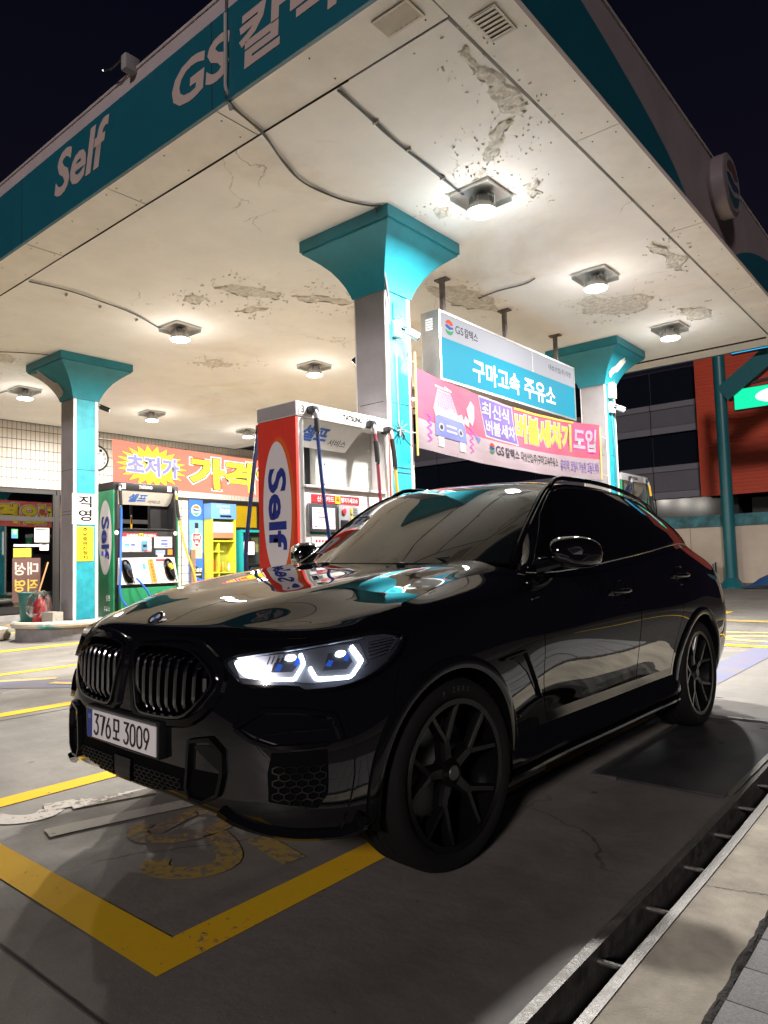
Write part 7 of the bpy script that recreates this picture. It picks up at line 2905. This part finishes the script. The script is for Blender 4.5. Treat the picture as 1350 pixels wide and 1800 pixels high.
    # red sticker strip beside the headlight, faint glow put into its material
    both('red_reflector', patch(BODY, [(.470, 5.42), (.497, 5.26), (.508, 5.02), (.492, 5.04), (.478, 5.24)], .006, .003, .02), mat('red_reflector', (.5, .01, .01), .2, emit=(.9, .02, .01), estr=.35), car)
    # --- number plate
    hold = bx('plate_holder', (-.272, -.892, .502), (.272, -.855, .640), PLAST, car, bevel=.004)
    pl = bx('number_plate', (-.26, -.897, .512), (.26, -.8925, .622), mat('plate_white', (.90, .89, .90), .4), car)
    bx('plate_band', (-.26, -.8985, .512), (-.222, -.897, .622), mat('plate_blue', (.03, .06, .30), .4), pl)
    bx('plate_clip', (-.265, -.900, .624), (.265, -.880, .637), SATIN, pl, bevel=.003)
    INK = mat('plate_ink', (.012, .012, .014), .5)
    fy = -.8985
    digits(pl, INK, '376', -.205, .528, .049, .078, fy)
    digits(pl, INK, 'M', -.050, .530, .064, .076, fy)
    digits(pl, INK, '3009', .030, .528, .049, .078, fy)
    bx('plate_mark', (-.252, -.8992, .585), (-.232, -.8985, .603), mat('plate_mark', (.16, .22, .5), .4), pl)
    # --- lower intakes: recess shade painted as dark patches on the skin
    both('intake_frame', strip_on(BODY, [(.418, 3.05), (.510, 3.16), (.560, 2.90), (.562, 2.4), (.545, 1.85), (.485, 1.5), (.425, 1.5), (.405, 1.8)], .011, .001, .020, True), GLOSS, car, fix=True)
    both('intake_panel', patch(BODY, [(.425, 2.95), (.505, 3.02), (.548, 2.85), (.548, 2.42)], .004, .003, .03), GLOSS, car)
    both('intake_dark_patch', patch(BODY, [(.418, 2.36), (.546, 2.36), (.535, 1.9), (.483, 1.58), (.428, 1.58), (.412, 1.85)], .003, .0, .03), DARK, car)
    cobj('centre_intake', patch(BODY, [(-.38, 2.3), (.38, 2.3), (.385, 1.6), (.18, 1.15), (-.18, 1.15), (-.385, 1.6)], .003, 0, .04), DARK, car)
    V, F = patch(BODY, [(-.06, 2.15), (.06, 2.15), (.055, 1.3), (-.055, 1.3)], .018, .015, .03)
    cobj('radar_cover', (V, F), GLOSS, car)
    cobj('intake_mesh', honey([(.08, 2.25), (.375, 2.25), (.375, 1.62), (.18, 1.22), (.08, 1.22)], .034, .0022), PLAST, car, fix=True)
    cobj('intake_mesh', honey([(-.375, 2.25), (-.08, 2.25), (-.08, 1.22), (-.18, 1.22), (-.375, 1.62)], .034, .0022), PLAST, car, fix=True)
    SI = [(.735, 2.95), (.925, 3.0), (.935, 2.0), (.905, 1.68), (.725, 1.85), (.72, 2.5)]
    both('side_intake', patch(BODY, SI, .003, 0, .04), DARK, car)
    both('side_intake_mesh', honey(SI, .040, .0026), GLOSS, car, fix=True)
    both('intake_blade', line_on(BODY, [(.60, 3.42), (.70, 3.82), (.82, 3.80), (.945, 3.66), (.975, 3.2)], .013, .0, .016), PAINT, car, fix=True)
    both('intake_blade', line_on(BODY, [(.60, 3.42), (.66, 3.20), (.74, 3.06), (.93, 3.10)], .011, .0, .013), GLOSS, car, fix=True)
    both('intake_blade', line_on(BODY, [(.665, 3.15), (.70, 3.32), (.80, 3.40), (.93, 3.42)], .005, .0, .007), GLOSS, car, fix=True)
    both('splitter', line_on(BODY, [(.55, 1.35), (.60, 1.15), (.70, .85), (.85, .62), (1.0, .55), (1.07, .9), (1.09, 1.4)], .022, -.004, .030), GLOSS, car, fix=True)
    both('corner_blade', line_on(BODY, [(1.02, 3.3), (1.035, 2.4), (1.03, 1.5), (1.0, .9)], .007, .0, .008), PAINT, car, fix=True)
    # bonnet emblem
    e = MB()
    e.lathe([(0, .006), (.030, .006), (.033, .0035)], 28)
    c = MB()
    c.lathe([(.033, .0), (.033, .007), (.036, .009), (.040, .007), (.041, .0)], 28)
    zc = .985
    nrm = Vector((0, -.62, .80)).normalized()
    q = Vector((0, 0, 1)).rotation_difference(nrm).to_matrix().to_4x4()
    MM = Matrix.Translation((0, -.742, .992)) @ q
    for mb, nm, mt in ((c, 'bonnet_emblem', SATIN), (e, None, GLOSS)):
        mb.v = [tuple(MM @ Vector(v)) for v in mb.v]
        if nm:
            em = mb.build(nm, mt, car, True)
        else:
            mb.build('emblem_disc', mt, em, True)
    qd = MB()
    for a0 in (0, math.pi):
        qd.ngon([tuple(MM @ Vector((0, 0, .0068)))] + [tuple(MM @ Vector((.024 * math.cos(a0 + a), .024 * math.sin(a0 + a), .0068))) for a in np.linspace(0, math.pi / 2, 7)])
    qd.build('emblem_quarter', mat('enamel_white', (.75, .75, .75), .3), em)
    qb = MB()
    for a0 in (math.pi / 2, 1.5 * math.pi):
        qb.ngon([tuple(MM @ Vector((0, 0, .0068)))] + [tuple(MM @ Vector((.024 * math.cos(a0 + a), .024 * math.sin(a0 + a), .0068))) for a in np.linspace(0, math.pi / 2, 7)])
    qb.build('emblem_quarter', mat('enamel_blue', (.02, .12, .40), .3), em)
    # washer jets, parking sensors
    for x, y in ((.28, .50), (-.28, .50)):
        z = float(hoodz(x, y))
        bx('washer_jet', (x - .014, y - .02, z - .002), (x + .014, y + .02, z + .012), PLAST, car, bevel=.004)
    for t in (.62, .99):
        ring = [(t + .011 * math.cos(a), 3.62 - (t - .62) * .4 + .075 * math.sin(a)) for a in np.linspace(0, 2 * math.pi, 16, endpoint=False)]
        both('parking_sensor', strip_on(BODY, ring, .002, .0, .003), GLOSS, car, fix=True)
    # fender vent behind the wheel arch
    both('air_breather', patch(BODY, [(1.93, 4.25), (2.055, 4.38), (2.19, 3.2), (2.15, 3.25), (2.08, 3.75), (2.0, 4.1)], .004, .004, .03), GLOSS, car)
    both('air_breather_blade', line_on(BODY, [(1.86, 4.30), (2.055, 4.42), (2.12, 3.8), (2.215, 2.95)], .007, .001, .016), PAINT, car, fix=True)
    # windscreen wipers
    for x0, y0, x1, y1 in ((.50, .62, -.12, .66), (-.02, .60, -.58, .72)):
        w = MB()
        pts = []
        for k in np.linspace(0, 1, 8):
            x = x0 + (x1 - x0) * k
            y = y0 + (y1 - y0) * k
            pts.append((x, y, hoodz(x, .62) + .018 + (y - .6) * .25))
        w.tube(pts, .007, 6)
        w.build('wiper', PLAST, car, True)
    # dark strip between bonnet and windscreen
    # mirror-foot plate in the window corner
    both('mirror_sail', patch(SIDE, [(.06, .9), (.62, .9), (.40, 2.6)], .005, .003, .06), GLOSS, car)
    # side marker on the front door edge
    both('door_badge', patch(BODY, [(2.20, 6.55), (2.27, 6.62), (2.27, 6.54), (2.20, 6.47)], .003, .002, .03), SATIN, car)


def honey(poly, cell, r):
    """honeycomb of thin bars over a (t, level) polygon on the body"""
    q = scaled(BODY, poly)
    Q = np.array(q)
    lo, hi = Q.min(0), Q.max(0)
    segs = set()
    s = cell / math.sqrt(3)
    ny = int((hi[1] - lo[1]) / (1.5 * s)) + 2
    nx = int((hi[0] - lo[0]) / cell) + 2
    for j in range(-1, ny):
        for i in range(-1, nx):
            cx = lo[0] + cell * (i + (.5 if j % 2 else 0))
            cy = lo[1] + 1.5 * s * j * .62
            P = [(round(cx + s * math.sin(a) * 1.0, 4), round(cy + s * math.cos(a) * .62, 4)) for a in [math.pi / 3 * k for k in range(6)]]
            for k in range(6):
                a, b = P[k], P[(k + 1) % 6]
                segs.add((a, b) if a < b else (b, a))
    V, F = [], []
    for a, b in sorted(segs):
        m_ = in_poly([a, b], q)
        if not m_.all():
            continue
        a, b = np.array(a), np.array(b)
        d = (b - a) / max(np.linalg.norm(b - a), 1e-9)
        nn = np.array([-d[1], d[0]])
        c = np.array([a - nn * r, b - nn * r, b + nn * r, a + nn * r])
        v = np.interp(c[:, 1], BODY.vk, np.arange(BODY.L))
        N = BODY.nrm(c[:, 0], v)
        P0 = BODY.at(c[:, 0], v)
        n = len(V)
        V += list(P0 + N * .004) + list(P0 + N * .012)
        F += [(n, n + 1, n + 5, n + 4), (n + 2, n + 3, n + 7, n + 6), (n + 4, n + 5, n + 6, n + 7)]
    return np.array(V), F


def digits(par, m, s, x, z, w, h, y):
    """number-plate figures drawn with rounded strokes (condensed grotesque)"""
    A = lambda cx, cz, rx, rz, a0, a1, n=14: [(cx + rx * math.cos(a0 + (a1 - a0) * k / n), cz + rz * math.sin(a0 + (a1 - a0) * k / n)) for k in range(n + 1)]
    pi = math.pi
    G = {
        '3': [[(.08, 1), (.92, 1), (.44, .60)] + A(.48, .31, .44, .31, pi * .5, -pi * .85)],
        '7': [[(.06, 1), (.94, 1), (.36, 0)]],
        '6': [[(.66, 1), (.16, .52)] + A(.5, .31, .42, .31, pi * .82, pi * 2.82, 22)],
        '0': [A(.5, .72, .42, .28, 0, pi) + A(.5, .28, .42, .28, pi, 2 * pi) + [(.92, .72)]],
        '9': [A(.5, .69, .42, .31, -pi * .18, pi * 1.82, 22) + [(.34, 0)]],
        'M': [[(.16, 1), (.84, 1), (.84, .45), (.16, .45), (.16, 1)], [(.5, .45), (.5, .06)], [(0, .04), (1, .04)]],
    }
    adv = w * 1.0
    for i, ch in enumerate(s):
        b = MB()
        for st in G[ch]:
            pts = [(x + i * adv + p[0] * w * .80, z + p[1] * h) for p in st]
            hw = .0047
            ln = len(pts)
            L, R_ = [], []
            for k in range(ln):
                a = np.array(pts[max(k - 1, 0)])
                c = np.array(pts[min(k + 1, ln - 1)])
                if st[0] == st[-1] and k in (0, ln - 1):
                    a, c = np.array(pts[-2]), np.array(pts[1])
                d = c - a
                d = d / max(np.linalg.norm(d), 1e-9)
                nn = np.array([-d[1], d[0]])
                # mitre
                if 0 < k < ln - 1:
                    e = np.array(pts[k]) - np.array(pts[k - 1])
                    e = e / max(np.linalg.norm(e), 1e-9)
                    cs = max(.45, abs(np.dot(np.array([-e[1], e[0]]), nn)))
                else:
                    cs = 1 if st[0] != st[-1] else .71
                p = np.array(pts[k])
                L.append(p + nn * hw / cs)
                R_.append(p - nn * hw / cs)
            for k in range(ln - 1):
                b.ngon([(R_[k][0], y - .0008, R_[k][1]), (R_[k + 1][0], y - .0008, R_[k + 1][1]), (L[k + 1][0], y - .0008, L[k + 1][1]), (L[k][0], y - .0008, L[k][1])])
        b.build('plate_figure', m, par)


def build_tail(car):
    RED = mat('tail_lamp_red', (.35, .004, .004), .1, emit=(1, .02, .01), estr=.6)
    both('tail_lamp', patch(BODY, [(5.33, 6.25), (5.45, 6.9), (5.75, 6.8), (6.05, 6.4), (6.05, 6.0), (5.6, 5.9)], .004, .006, .05), RED, car)
    bx('rear_plate_recess', (-.3, 4.05, .62), (.3, 4.085, .80), PLAST, car)
    # exhaust trims
    for sx in (1, -1):
        bx('exhaust_trim', (sx * .62 - .09, 3.85, .33), (sx * .62 + .09, 3.99, .42), DCHR, car, bevel=.01)
build_car()
